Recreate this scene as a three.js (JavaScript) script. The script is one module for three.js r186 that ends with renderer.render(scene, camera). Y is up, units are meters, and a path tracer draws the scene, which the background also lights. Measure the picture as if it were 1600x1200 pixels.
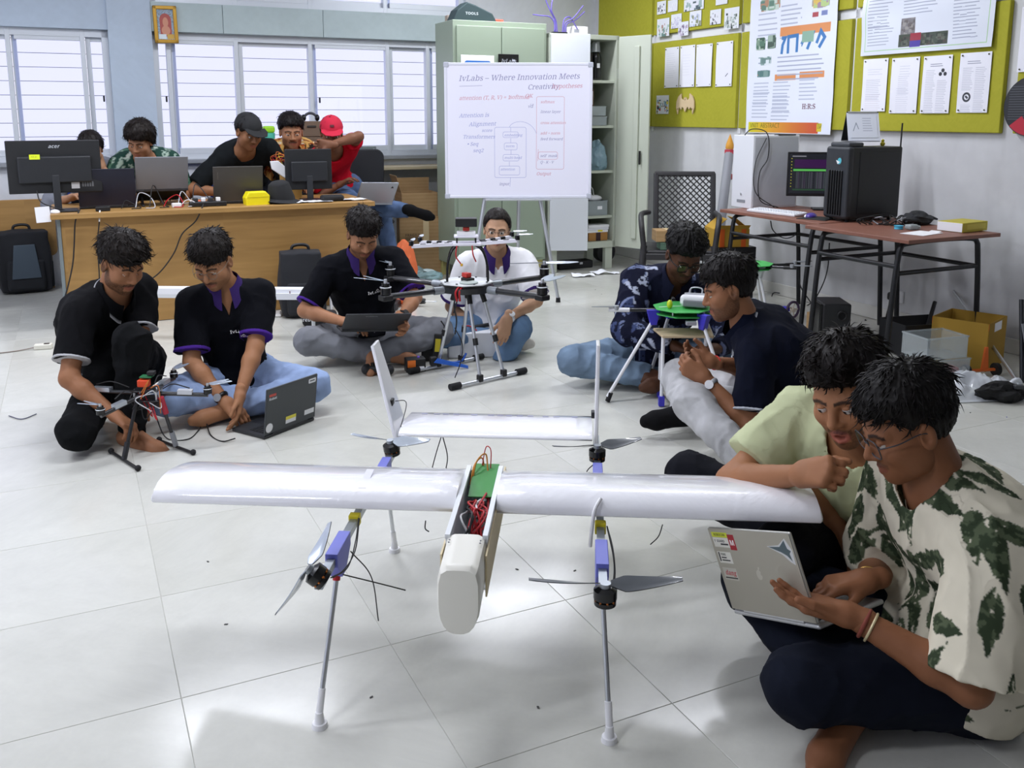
import * as THREE from 'three';
import { RoundedBoxGeometry } from 'three/addons/geometries/RoundedBoxGeometry.js';
import { mergeGeometries, toCreasedNormals } from 'three/addons/utils/BufferGeometryUtils.js';
import { RectAreaLightUniformsLib } from 'three/addons/lights/RectAreaLightUniformsLib.js';

// ---------------------------------------------------------------- camera
// World: metres, y up, the floor at y = 0. The lens stands at (0, 1.40, 0) and looks along -z, tilted
// down 10 degrees; the room is turned 25.6 degrees to it (u runs along the window wall, v towards it).
const scene = new THREE.Scene();
const EYE = 1.40, FOCAL = 1438, CX = 800, CY = 437, PITCH = Math.atan(257 / FOCAL);
const camera = new THREE.PerspectiveCamera(2 * Math.atan(763 / FOCAL) * 180 / Math.PI, 1600 / 1526, 0.05, 60);
camera.setViewOffset(1600, 1526, 0, 326, 1600, 1200);   // the picture is the lower part of a larger frame
camera.position.set(0, EYE, 0);
camera.rotation.x = -PITCH;
camera.updateProjectionMatrix();

// ---------------------------------------------------------------- sky, exposure
scene.background = new THREE.Color(0.88, 0.87, 1.0);
scene.backgroundIntensity = 1.12;
const renderer = new THREE.WebGLRenderer({ antialias: true });
renderer.toneMapping = THREE.LinearToneMapping;
renderer.toneMappingExposure = 1.13;
renderer.shadowMap.enabled = true;
RectAreaLightUniformsLib.init();
const TUBE_POWER = 62;          // radiance of the ceiling tube fittings
const TUBE_COLOR = 0xf2f5ff;

// ---------------------------------------------------------------- small tools
const YAW = 25.6 * Math.PI / 180, SY = Math.sin(YAW), CYW = Math.cos(YAW);
const V3 = (x, y, z) => new THREE.Vector3(x, y, z);
const D = Math.PI / 180;
const rm = (u, y, v) => V3(u * CYW - v * SY, y, -u * SY - v * CYW);            // room coordinates -> world
const sightLine = (px, py) => { const a = (px - CX) / FOCAL, b = -(py - CY) / FOCAL, c = Math.cos(PITCH), s = Math.sin(PITCH); return V3(a, b * c - s, -(c + b * s)); };
const at = (px, py, d) => { const r = sightLine(px, py); r.multiplyScalar(d / -r.z); r.y += EYE; return r; };            // measured point at a known distance
const gnd = (px, py, y = 0) => { const r = sightLine(px, py); r.multiplyScalar((y - EYE) / r.y); r.y = y; return r; };  // measured point at a known height
const roomOf = (p) => [p.x * CYW - p.z * SY, -p.x * SY - p.z * CYW];
const onV = (px, py, v) => { const r = sightLine(px, py); const k = roomOf(r)[1]; r.multiplyScalar(v / k); r.y += EYE; return [roomOf(r)[0], r.y]; };   // [u, y] on the plane v
const onU = (px, py, u) => { const r = sightLine(px, py); const k = roomOf(r)[0]; r.multiplyScalar(u / k); r.y += EYE; return [roomOf(r)[1], r.y]; };   // [v, y] on the plane u

const flatV = (px, py, v) => { const [u, y] = onV(px, py, v); return rm(u, y, v); };

let seed = 12345;
const rnd = () => { seed = (seed * 1664525 + 1013904223) >>> 0; return seed / 4294967296; };
const rr = (a, b) => a + (b - a) * rnd();
const clamp = (x, a, b) => x < a ? a : x > b ? b : x;
const mix = (a, b, t) => a + (b - a) * t;
const sstep = (a, b, x) => { const t = clamp((x - a) / (b - a), 0, 1); return t * t * (3 - 2 * t); };
const H3 = (x, y, z) => { let h = (x * 374761393 + y * 668265263 + z * 2147483647 | 0) ^ 0x5bf03635; h = Math.imul(h ^ (h >>> 13), 1274126177); return ((h ^ (h >>> 16)) >>> 0) / 4294967296; };
function noise(x, y, z) {      // value noise, -1 .. 1
  const xi = Math.floor(x), yi = Math.floor(y), zi = Math.floor(z); let fx = x - xi, fy = y - yi, fz = z - zi;
  fx = fx * fx * (3 - 2 * fx); fy = fy * fy * (3 - 2 * fy); fz = fz * fz * (3 - 2 * fz);
  const a = mix(mix(H3(xi, yi, zi), H3(xi + 1, yi, zi), fx), mix(H3(xi, yi + 1, zi), H3(xi + 1, yi + 1, zi), fx), fy);
  const b = mix(mix(H3(xi, yi, zi + 1), H3(xi + 1, yi, zi + 1), fx), mix(H3(xi, yi + 1, zi + 1), H3(xi + 1, yi + 1, zi + 1), fx), fy);
  return mix(a, b, fz) * 2 - 1;
}
const fbm = (x, y, z, o = 4) => { let s = 0, a = 0.5; for (let i = 0; i < o; i++) { s += a * noise(x, y, z); x *= 2.03; y *= 2.03; z *= 2.03; a *= 0.5; } return s; };

// textures
function dataTex(n, m, fn, srgb = true) {
  const d = new Uint8Array(n * m * 4);
  for (let j = 0; j < m; j++) for (let i = 0; i < n; i++) { const c = fn(i / n, j / m); const k = (j * n + i) * 4; d[k] = c[0] * 255; d[k + 1] = c[1] * 255; d[k + 2] = c[2] * 255; d[k + 3] = 255; }
  const t = new THREE.DataTexture(d, n, m); t.magFilter = THREE.LinearFilter; t.minFilter = THREE.LinearMipmapLinearFilter; t.generateMipmaps = true; t.wrapS = t.wrapT = THREE.RepeatWrapping;
  if (srgb) t.colorSpace = THREE.SRGBColorSpace; t.needsUpdate = true; return t;
}
function canvasTex(w, h, draw) {
  const c = document.createElement('canvas'); c.width = w; c.height = h; const g = c.getContext('2d'); draw(g, w, h);
  const t = new THREE.CanvasTexture(c); t.colorSpace = THREE.SRGBColorSpace; t.magFilter = THREE.LinearFilter; return t;
}
const tnoise = (u, v, f, s) => {   // tileable noise
  const a = u * Math.PI * 2, b = v * Math.PI * 2, r = f / (Math.PI * 2);
  return fbm(Math.cos(a) * r + s, Math.sin(a) * r + Math.cos(b) * r, Math.sin(b) * r - s, 4);
};
const grainTex = dataTex(256, 256, (u, v) => { const q = clamp(0.5 + 0.5 * tnoise(u, v, 40, 3.1), 0, 1); return [q, q, q]; }, false);
const clothTex = dataTex(128, 128, (u, v) => { const q = 0.5 + 0.25 * Math.sin(u * Math.PI * 64) + 0.25 * Math.sin(v * Math.PI * 64); return [q, q, q]; }, false);

// materials
const mats = new Map();
function M(color, rough = 0.6, metal = 0, extra) {
  const k = color + '|' + rough + '|' + metal + '|' + (extra ? JSON.stringify(extra) : '');
  if (!mats.has(k)) mats.set(k, new THREE.MeshPhysicalMaterial({ color, roughness: rough, metalness: metal, ...(extra || {}) }));
  return mats.get(k);
}
const black = M(0x141416, 0.5), blackGloss = M(0x101012, 0.25), carbon = M(0x1c1d20, 0.35, 0, { clearcoat: 0.5 }), steel = M(0xc9ccd0, 0.28, 0.9), alu = M(0xd6d9de, 0.38, 0.85), whitePlastic = M(0xeeeef0, 0.4), rubber = M(0x17171a, 0.85), redWire = M(0xb3151f, 0.5), blackWire = M(0x18181a, 0.6), copper = M(0xb56a35, 0.35, 0.9), board = M(0x17663a, 0.5), blueTape = M(0x3a55d8, 0.45), purplePlastic = M(0x3b35b8, 0.45), yellowPlastic = M(0xf2e316, 0.45), cardboard = M(0xb08a58, 0.9), paper = M(0xf1f1f4, 0.8), whitePaint = M(0xe9eaee, 0.5);

// geometry
const XF = (g, x = 0, y = 0, z = 0, rx = 0, ry = 0, rz = 0) => { const m = new THREE.Matrix4().makeRotationFromEuler(new THREE.Euler(rx, ry, rz, 'YXZ')); m.setPosition(x, y, z); g.applyMatrix4(m); return g; };
function boxUV(g) {   // texture coordinates in metres from the dominant direction of each face
  const n = g.toNonIndexed ? (g.index ? g.toNonIndexed() : g) : g; const p = n.attributes.position, q = n.attributes.normal, uv = new Float32Array(p.count * 2);
  for (let i = 0; i < p.count; i++) {
    const ax = Math.abs(q.getX(i)), ay = Math.abs(q.getY(i)), az = Math.abs(q.getZ(i)), x = p.getX(i), y = p.getY(i), z = p.getZ(i);
    if (ay >= ax && ay >= az) { uv[i * 2] = x; uv[i * 2 + 1] = z; } else if (ax >= az) { uv[i * 2] = z; uv[i * 2 + 1] = y; } else { uv[i * 2] = x; uv[i * 2 + 1] = y; }
  }
  n.setAttribute('uv', new THREE.BufferAttribute(uv, 2)); return n;
}
const bx = (w, h, d, x = 0, y = 0, z = 0, rx = 0, ry = 0, rz = 0) => XF(boxUV(new THREE.BoxGeometry(w, h, d)), x, y, z, rx, ry, rz);
const rb = (w, h, d, r, x = 0, y = 0, z = 0, rx = 0, ry = 0, rz = 0, s = 2) => XF(boxUV(new RoundedBoxGeometry(w, h, d, s, Math.min(r, w / 2.01, h / 2.01, d / 2.01))), x, y, z, rx, ry, rz);
const cyl = (r0, r1, h, x = 0, y = 0, z = 0, rx = 0, ry = 0, rz = 0, n = 20) => XF(new THREE.CylinderGeometry(r1, r0, h, n), x, y, z, rx, ry, rz);   // r0 below, r1 above
const sph = (r, x = 0, y = 0, z = 0, sx = 1, sy = 1, sz = 1, n = 18) => { const g = new THREE.SphereGeometry(r, n, Math.ceil(n * 0.7)); g.scale(sx, sy, sz); return XF(g, x, y, z); };
function rod(a, b, r0, r1 = r0, n = 12) {
  a = Array.isArray(a) ? V3(...a) : a; b = Array.isArray(b) ? V3(...b) : b;
  const d = b.clone().sub(a), g = new THREE.CylinderGeometry(r1, r0, d.length(), n); g.translate(0, d.length() / 2, 0);
  g.applyQuaternion(new THREE.Quaternion().setFromUnitVectors(V3(0, 1, 0), d.normalize())); g.translate(a.x, a.y, a.z); return g;
}
function beam(a, b, w, h, up = [0, 1, 0]) {    // rectangular bar from a to b
  a = Array.isArray(a) ? V3(...a) : a; b = Array.isArray(b) ? V3(...b) : b; const z = b.clone().sub(a), L = z.length(); z.normalize();
  const x = V3(...up).cross(z).normalize(), y = z.clone().cross(x); const g = boxUV(new THREE.BoxGeometry(w, h, L));
  g.applyMatrix4(new THREE.Matrix4().makeBasis(x, y, z).setPosition(a.clone().add(b).multiplyScalar(0.5))); return g;
}
const tube = (pts, r = 0.004, n = 6, seg) => new THREE.TubeGeometry(new THREE.CatmullRomCurve3(pts.map((p) => Array.isArray(p) ? V3(...p) : p)), seg || Math.max(8, pts.length * 7), r, n);
const lathe = (pts, n = 24) => new THREE.LatheGeometry(pts.map(([x, y]) => new THREE.Vector2(x, y)), n);
function slab(pts, depth, bevel = 0) {         // outline in x, y given depth along z, centred
  const s = new THREE.Shape(pts.map(([x, y]) => new THREE.Vector2(x, y)));
  const g = new THREE.ExtrudeGeometry(s, { depth: depth - 2 * bevel, bevelEnabled: bevel > 0, bevelSize: bevel, bevelThickness: bevel, bevelSegments: 2, curveSegments: 8 });
  g.translate(0, 0, -depth / 2 + bevel); return g;
}
function rrect(w, h, r, n = 5) { const o = []; for (const [cx, cy, a0] of [[w / 2 - r, h / 2 - r, 0], [-w / 2 + r, h / 2 - r, 90], [-w / 2 + r, -h / 2 + r, 180], [w / 2 - r, -h / 2 + r, 270]]) for (let i = 0; i <= n; i++) { const a = (a0 + 90 * i / n) * D; o.push([cx + r * Math.cos(a), cy + r * Math.sin(a)]); } return o; }
const flat = (w, h) => new THREE.PlaneGeometry(w, h);
function norm(g) { let q = g.index ? g : g; if (!q.index) { const n = q.attributes.position.count, ix = n > 65535 ? new Uint32Array(n) : new Uint16Array(n); for (let i = 0; i < n; i++) ix[i] = i; q.setIndex(new THREE.BufferAttribute(ix, 1)); } for (const k of Object.keys(q.attributes)) if (!['position', 'normal', 'uv', 'color'].includes(k)) q.deleteAttribute(k); q.morphAttributes = {}; if (!q.attributes.uv) q.setAttribute('uv', new THREE.BufferAttribute(new Float32Array(q.attributes.position.count * 2), 2)); return q; }
const join = (gs) => { gs = (Array.isArray(gs) ? gs : [gs]).map(norm); return gs.length > 1 ? mergeGeometries(gs) : gs[0]; };

// naming and the tree of things
const taken = new Map();
const numbered = (n) => { const k = taken.get(n) || 0; taken.set(n, k + 1); return k ? n + '_' + String(k).padStart(3, '0') : n; };
function put(parent, name, geos, mat, label) {
  const m = new THREE.Mesh(join(geos), mat); m.name = name; m.castShadow = m.receiveShadow = true; parent.add(m); if (label) m.userData.label = label; return m;
}
function each(parent, name, geos, mat, label) { return geos.map((g) => put(parent, name, g, mat, label)); }
function stuff(parent, name, geos, mat) { const m = put(parent, name, geos, mat); m.userData.kind = 'stuff'; return m; }
function thing(name, label, category, pos = [0, 0, 0], turn = 0, group) {
  const o = new THREE.Group(); o.name = numbered(name); if (pos.isVector3) o.position.copy(pos); else o.position.set(...pos); o.rotation.y = turn; o.userData = { label, category }; if (group) o.userData.group = group; scene.add(o); return o;
}
function single(name, label, category, geos, mat, group) { const m = put(scene, numbered(name), geos, mat); m.userData = { label, category }; if (group) m.userData.group = group; return m; }
function struct(name, geos, mat) { const m = put(scene, name, geos, mat); m.userData.kind = 'structure'; return m; }
function copyOf(o, pos, turn, label) { const c = o.clone(); c.userData = { ...o.userData }; c.name = numbered(o.name.replace(/_\d\d\d$/, '')); scene.add(c); if (pos) { if (pos.isVector3) c.position.copy(pos); else c.position.set(...pos); } if (turn !== undefined) c.rotation.y = turn; if (label) c.userData.label = label; return c; }
const LX = (p, o) => { const v = (Array.isArray(p) ? V3(...p) : p.clone()).sub(o.position); v.applyAxisAngle(V3(0, 1, 0), -o.rotation.y); return v; };   // world -> the frame of a thing

// ================================================================ the room
const U0 = -3.3, U1 = 5.0, VB = -2.6, VW = 8.45, CEIL = 3.05;
const TH = 0.2;
// a wall in room coordinates: panel boxes given as [a0, a1, y0, y1]
const wallTex = dataTex(512, 512, (u, v) => { const a = tnoise(u, v, 9, 1.7), b = tnoise(u, v, 60, 8.2); const q = 0.93 + 0.035 * a + 0.02 * b; return [q, q, q]; });
wallTex.repeat.set(0.5, 0.5);
const wallMat = new THREE.MeshStandardMaterial({ color: 0xe6e9ee, map: wallTex, roughness: 0.75 });
const stainTex = dataTex(1024, 512, (u, v) => {   // streaky grime of the old wall under the pinboards
  const s = fbm(u * 26, v * 3, 4.4, 5), p = fbm(u * 7, v * 5, 9.1, 5), f = fbm(u * 90, v * 60, 2.2, 3); let q = 0.93 + 0.02 * f;
  q -= 0.13 * clamp(s - 0.06, 0, 1) + 0.12 * clamp(p - 0.1, 0, 1); return [q, q * 0.995, q * 0.985];
});
stainTex.repeat.set(0.18, 0.36);
const stainMat = new THREE.MeshStandardMaterial({ color: 0xe4e6ea, map: stainTex, roughness: 0.6 });
const blueWall = new THREE.MeshStandardMaterial({ color: 0xc3d2e2, map: wallTex, roughness: 0.6 });
const greenWall = new THREE.MeshStandardMaterial({ color: 0xbfcfd0, map: wallTex, roughness: 0.6 });
const ceilMat = new THREE.MeshStandardMaterial({ color: 0xeeeff2, map: wallTex, roughness: 0.9 });
const place = (mesh) => { mesh.rotation.y = YAW; return mesh; };    // local x = u, local z = -v

// floor: a slab with a layer of square tiles on it, joints left open
const floorTex = dataTex(512, 512, (u, v) => { const a = tnoise(u, v, 6, 5.7), b = tnoise(u, v, 34, 2.2), c = tnoise(u, v, 160, 7.3); const q = 0.90 + 0.03 * a + 0.02 * b + 0.012 * c; return [q, q, q * 0.985]; });
const floorRough = dataTex(256, 256, (u, v) => { const q = clamp(0.5 + 0.55 * tnoise(u, v, 8, 3.3) + 0.2 * tnoise(u, v, 40, 1.3), 0, 1); return [q, 0.18 + 0.16 * q, q]; }, false);
const slabMat = new THREE.MeshStandardMaterial({ color: 0xd7d6ce, roughness: 0.35 });
const jointMat = new THREE.MeshStandardMaterial({ color: 0xc4c3bc, roughness: 0.9 });
const floor = place(struct('floor', [bx(U1 - U0 + 2 * TH, 0.1, VW - VB + 2 * TH, (U0 + U1) / 2, -0.0518, -(VW + VB) / 2)], jointMat));
{
  const P = 0.534, u0 = 0.15, v0 = 2.18, gap = 0.0014;
  const tones = [0xe2e2dd, 0xe4e4df, 0xe0e0da].map((c) => new THREE.MeshPhysicalMaterial({ color: c, map: floorTex, roughness: 0.75, roughnessMap: floorRough, specularIntensity: 0.75 }));
  const t0 = new RoundedBoxGeometry(P - gap, 0.008, P - gap, 1, 0.0012);
  const variants = [0, 1, 2, 3].map((k) => { const g = boxUV(t0.clone()); const uv = g.attributes.uv; for (let i = 0; i < uv.count; i++) uv.setXY(i, uv.getX(i) * 0.7 + k * 0.37, uv.getY(i) * 0.7 + k * 0.61); return g; });
  let far = [];
  for (let i = -7; i <= 9; i++) for (let j = -9; j <= 12; j++) {
    const cu = u0 + (i + 0.5) * P, cv = v0 + (j + 0.5) * P; if (cu < U0 - 0.2 || cu > U1 + 0.2 || cv > VW + 0.2 || cv < VB - 0.2) continue;
    const g = variants[(i * 7 + j * 3 + 100) % 4];
    const seen = cv > 0.6 && cu > -2.2 - 0.0 * cv;
    if (seen) { const m = put(floor, 'tile', g, tones[Math.floor(H3(i, j, 5) * 3)]); m.position.set(cu, -0.004, -cv); } else { const q = g.clone(); q.translate(cu, -0.004, -cv); far.push(q); }
  }
  const rest = put(floor, 'outer_tiles', far, tones[0]); rest.userData.kind = 'stuff';
}
struct('ceiling', bx(U1 - U0 + 2 * TH, 0.15, VW - VB + 2 * TH, (U0 + U1) / 2, CEIL + 0.075, -(VW + VB) / 2), ceilMat).rotation.y = YAW;

// window wall
const SILL = 1.02, HEAD = 2.09, BEAM = 2.33, TOPW = 2.98;
const WL0 = -2.45, WL1 = 0.375, WR0 = 0.71, WR1 = 3.56;
const vz = -(VW + TH / 2);
place(struct('wall_window', [
  bx(U1 - U0 + 2 * TH, SILL, TH, (U0 + U1) / 2, SILL / 2, vz),
  bx(WL0 - U0 + TH, CEIL - SILL, TH, (WL0 + U0 - TH) / 2, (CEIL + SILL) / 2, vz),
  bx(U1 - WR1 + TH, CEIL - SILL, TH, (WR1 + U1 + TH) / 2, (CEIL + SILL) / 2, vz),
  bx(WR1 - WL0, CEIL - TOPW, TH, (WR1 + WL0) / 2, (CEIL + TOPW) / 2, vz),
], wallMat));
place(struct('trim_1', [bx(WR0 - WL1, CEIL - SILL, TH + 0.03, (WL1 + WR0) / 2, (CEIL + SILL) / 2, vz + 0.015), bx(WL1 - WL0, BEAM - HEAD, TH, (WL0 + WL1) / 2, (BEAM + HEAD) / 2, vz)], blueWall));
place(struct('trim_2', [0, 1, 2].map((i) => { const a = [WR0, 1.29, 2.16, WR1]; return rb(a[i + 1] - a[i] - 0.003, BEAM - HEAD, TH + 0.02, 0.004, (a[i] + a[i + 1]) / 2, (BEAM + HEAD) / 2, vz + 0.01); }), greenWall));
// cream skirting along the sill
place(struct('trim_3', [rb(WL1 - WL0, 0.035, 0.1, 0.006, (WL0 + WL1) / 2, SILL - 0.012, vz + 0.12), rb(WR1 - WR0, 0.035, 0.1, 0.006, (WR0 + WR1) / 2, SILL - 0.012, vz + 0.12)], M(0x8d9196, 0.6)));
const frameMat = M(0xd3d8de, 0.4, 0.2), barMat = M(0x7c838c, 0.5, 0.3), paneMat = new THREE.MeshPhysicalMaterial({ color: 0xf4f6ff, roughness: 0.02, transmission: 1, thickness: 0, ior: 1.45 });
function windowUnit(name, u0, u1, y0, y1, mullions, bars, catches) {
  const w = struct(name, [bx(u1 - u0, 0.05, 0.09, (u0 + u1) / 2, y0 + 0.025, vz), bx(u1 - u0, 0.06, 0.09, (u0 + u1) / 2, y1 - 0.03, vz), bx(0.05, y1 - y0, 0.09, u0 + 0.025, (y0 + y1) / 2, vz), bx(0.05, y1 - y0, 0.09, u1 - 0.025, (y0 + y1) / 2, vz)], frameMat);
  place(w);
  const e = [u0, ...mullions, u1];
  for (const m of mullions) put(w, 'mullion', [rb(0.036, y1 - y0, 0.07, 0.004, m - 0.02, (y0 + y1) / 2, vz + 0.012), rb(0.036, y1 - y0, 0.06, 0.004, m + 0.022, (y0 + y1) / 2, vz - 0.022)], frameMat);
  for (let i = 0; i < e.length - 1; i++) {
    put(w, 'rail', [rb(e[i + 1] - e[i] - 0.05, 0.05, 0.04, 0.004, (e[i] + e[i + 1]) / 2, y0 + 0.075, vz + (i % 2 ? 0.02 : -0.02)), rb(e[i + 1] - e[i] - 0.05, 0.035, 0.04, 0.004, (e[i] + e[i + 1]) / 2, y1 - 0.075, vz + (i % 2 ? 0.02 : -0.02))], frameMat);
    put(w, 'pane', bx(e[i + 1] - e[i] - 0.03, y1 - y0 - 0.12, 0.004, (e[i] + e[i + 1]) / 2, (y0 + y1) / 2, vz + (i % 2 ? 0.02 : -0.02)), paneMat);
  }
  if (bars) for (let y = y0 + 0.09; y < y1 - 0.06; y += 0.113) put(w, 'bar', bx(u1 - u0, 0.0045, 0.005, (u0 + u1) / 2, y, vz - 0.085), barMat);
  for (const c of catches || []) put(w, 'catch', rb(0.014, 0.05, 0.02, 0.004, c, (y0 + y1) / 2 - 0.02, vz + 0.055), black);
  return w;
}
windowUnit('window_1', WL0, WL1, SILL, HEAD, [-1.75, -1.05, -0.34, 0.2], true, [0.31]);
windowUnit('window_2', WR0, WR1, SILL, HEAD, [0.86, 1.42, 2.07, 2.80, 3.2], true, [0.80, 2.12]);
windowUnit('window_3', WL0, WL1, BEAM, TOPW, [-1.75, -1.05, -0.34], false);
windowUnit('window_4', WR0, WR1, BEAM, TOPW, [1.427, 2.083, 2.787], false);

// right wall with the pinboards, wall behind the lens, wall on the left with its own windows
place(struct('wall_right', bx(TH, CEIL, VW - VB, U1 + TH / 2, CEIL / 2, -(VW + VB) / 2), stainMat));
place(struct('baseboard_right', rb(0.012, 0.09, VW - VB, 0.003, U1 - 0.006, 0.045, -(VW + VB) / 2), M(0xd9d8d2, 0.35)));
place(struct('wall_near', bx(U1 - U0 + 2 * TH, CEIL, TH, (U0 + U1) / 2, CEIL / 2, -(VB - TH / 2)), M(0x9c9b96, 0.8)));
const LW = [[-1.4, 1.0], [1.5, 4.2], [4.7, 7.4]];
{
  const g = [bx(TH, SILL, VW - VB, U0 - TH / 2, SILL / 2, -(VW + VB) / 2), bx(TH, CEIL - HEAD - 0.45, VW - VB, U0 - TH / 2, (CEIL + HEAD + 0.45) / 2, -(VW + VB) / 2)];
  const e = [VB, ...LW.flat(), VW];
  for (let i = 0; i < e.length; i += 2) g.push(bx(TH, HEAD + 0.45 - SILL, e[i + 1] - e[i], U0 - TH / 2, (HEAD + 0.45 + SILL) / 2, -(e[i] + e[i + 1]) / 2));
  place(struct('wall_left', g, wallMat));
  LW.forEach(([a, b], i) => {
    const w = place(struct('window_' + (5 + i), [0, 1, 2, 3].map((k) => bx(0.06, HEAD + 0.45 - SILL, 0.05, U0 - TH / 2, (HEAD + 0.45 + SILL) / 2, -mix(a + 0.025, b - 0.025, k / 3))).concat([bx(0.06, 0.05, b - a, U0 - TH / 2, SILL + 0.025, -(a + b) / 2), bx(0.06, 0.05, b - a, U0 - TH / 2, HEAD + 0.425, -(a + b) / 2)]), frameMat));
    for (let k = 0; k < 3; k++) put(w, 'pane', bx(0.004, HEAD + 0.45 - SILL - 0.08, (b - a) / 3 - 0.05, U0 - TH / 2, (HEAD + 0.45 + SILL) / 2, -mix(a, b, (k + 0.5) / 3)), paneMat);
  });
}
// ceiling tube fittings (over the far and left half of the room)
const glow = new THREE.MeshStandardMaterial({ color: 0xffffff, emissive: TUBE_COLOR, emissiveIntensity: 6, roughness: 0.5 });
function tubeLight(u, v, along) {
  const p = rm(u, CEIL - 0.005, v), t = thing('tube_light', 'white twin fluorescent fitting on the ceiling', 'lamp', p, YAW + (along ? Math.PI / 2 : 0), 'ceiling tube lights');
  put(t, 'housing', rb(1.24, 0.05, 0.2, 0.01, 0, -0.025, 0), whitePaint);
  for (const s of [-0.05, 0.05]) put(t, 'tube', XF(new THREE.CylinderGeometry(0.014, 0.014, 1.18, 12), 0, -0.07, s, 0, 0, Math.PI / 2), glow);
  const l = new THREE.RectAreaLight(TUBE_COLOR, TUBE_POWER, 1.18, 0.15); l.position.set(0, -0.095, 0); l.rotation.x = -Math.PI / 2; t.add(l);
}
for (const [u, v] of [[-1.6, 1.2], [-1.6, 3.6], [-1.6, 6.0], [0.9, 3.6], [0.9, 6.2], [3.4, 4.6], [3.4, 6.9]]) tubeLight(u, v, false);

// ================================================================ people: bodies from distance fields
function sdfMesh(field, lo, hi, cell, colorFn, slack = cell > 0.0062 ? 0.016 : 0.006) {          // surface nets over a blocked grid
  const B = 4, n = [0, 1, 2].map((k) => Math.ceil((hi[k] - lo[k]) / cell / B) * B + 1), [nx, ny, nz] = n, val = new Float32Array(nx * ny * nz);
  const reach = 3.6 * cell + slack;
  for (let bz = 0; bz < nz; bz += B) for (let by = 0; by < ny; by += B) for (let b0 = 0; b0 < nx; b0 += B) {
    const c = field(lo[0] + (b0 + B / 2) * cell, lo[1] + (by + B / 2) * cell, lo[2] + (bz + B / 2) * cell), far = Math.abs(c) > reach;
    for (let z = bz; z < Math.min(bz + B, nz); z++) for (let y = by; y < Math.min(by + B, ny); y++) { let o = (z * ny + y) * nx + b0; for (let x = b0; x < Math.min(b0 + B, nx); x++) val[o++] = far ? c : field(lo[0] + x * cell, lo[1] + y * cell, lo[2] + z * cell); }
  }
  const idx = new Int32Array(nx * ny * nz).fill(-1), pos = [], tri = [];
  const sx = 1, sy = nx, sz = nx * ny, cor = [0, sx, sy, sx + sy, sz, sx + sz, sy + sz, sx + sy + sz], edges = [[0, 1], [2, 3], [4, 5], [6, 7], [0, 2], [1, 3], [4, 6], [5, 7], [0, 4], [1, 5], [2, 6], [3, 7]];
  for (let z = 0; z < nz - 1; z++) for (let y = 0; y < ny - 1; y++) for (let x = 0; x < nx - 1; x++) {
    const o = (z * ny + y) * nx + x; let m = 0; for (let k = 0; k < 8; k++) if (val[o + cor[k]] < 0) m |= 1 << k;
    if (m === 0 || m === 255) continue;
    let px = 0, py = 0, pz = 0, c = 0;
    for (const [a, b] of edges) {
      if (((m >> a) & 1) === ((m >> b) & 1)) continue; const va = val[o + cor[a]], vb = val[o + cor[b]], t = va / (va - vb);
      px += mix(a & 1, b & 1, t); py += mix((a >> 1) & 1, (b >> 1) & 1, t); pz += mix((a >> 2) & 1, (b >> 2) & 1, t); c++;
    }
    idx[o] = pos.length / 3; pos.push(lo[0] + (x + px / c) * cell, lo[1] + (y + py / c) * cell, lo[2] + (z + pz / c) * cell);
  }
  const quad = (a, b, c, d, flip) => { if (a < 0 || b < 0 || c < 0 || d < 0) return; if (flip) tri.push(a, c, b, a, d, c); else tri.push(a, b, c, a, c, d); };
  for (let z = 1; z < nz - 1; z++) for (let y = 1; y < ny - 1; y++) for (let x = 1; x < nx - 1; x++) {
    const o = (z * ny + y) * nx + x, s = val[o] < 0;
    if (s !== (val[o + sx] < 0)) quad(idx[o - sy - sz], idx[o - sz], idx[o], idx[o - sy], !s);
    if (s !== (val[o + sy] < 0)) quad(idx[o - sx - sz], idx[o - sx], idx[o], idx[o - sz], !s);
    if (s !== (val[o + sz] < 0)) quad(idx[o - sx - sy], idx[o - sy], idx[o], idx[o - sx], !s);
  }
  const g = new THREE.BufferGeometry(); g.setAttribute('position', new THREE.Float32BufferAttribute(pos, 3)); g.setIndex(pos.length / 3 > 65535 ? new THREE.Uint32BufferAttribute(tri, 1) : new THREE.Uint16BufferAttribute(tri, 1));
  g.computeVertexNormals();
  const nv = pos.length / 3, nor = g.attributes.normal.array, uv = new Float32Array(nv * 2); for (let i = 0; i < nv; i++) { const ax = Math.abs(nor[i * 3]), ay = Math.abs(nor[i * 3 + 1]), az = Math.abs(nor[i * 3 + 2]), x = pos[i * 3], y = pos[i * 3 + 1], z = pos[i * 3 + 2]; if (ay > ax && ay > az) { uv[i * 2] = x; uv[i * 2 + 1] = z; } else if (ax > az) { uv[i * 2] = z; uv[i * 2 + 1] = y; } else { uv[i * 2] = x; uv[i * 2 + 1] = y; } }
  g.setAttribute('uv', new THREE.BufferAttribute(uv, 2));
  if (colorFn) { const c = new Float32Array(nv * 3); for (let i = 0; i < nv; i++) { const q = colorFn(pos[i * 3], pos[i * 3 + 1], pos[i * 3 + 2], nor[i * 3], nor[i * 3 + 1], nor[i * 3 + 2]); c[i * 3] = q[0]; c[i * 3 + 1] = q[1]; c[i * 3 + 2] = q[2]; } g.setAttribute('color', new THREE.BufferAttribute(c, 3)); }
  return g;
}
const smin = (a, b, k) => { const h = Math.max(k - Math.abs(a - b), 0) / k; return Math.min(a, b) - h * h * k * 0.25; };
const smax = (a, b, k) => -smin(-a, -b, k);
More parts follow.
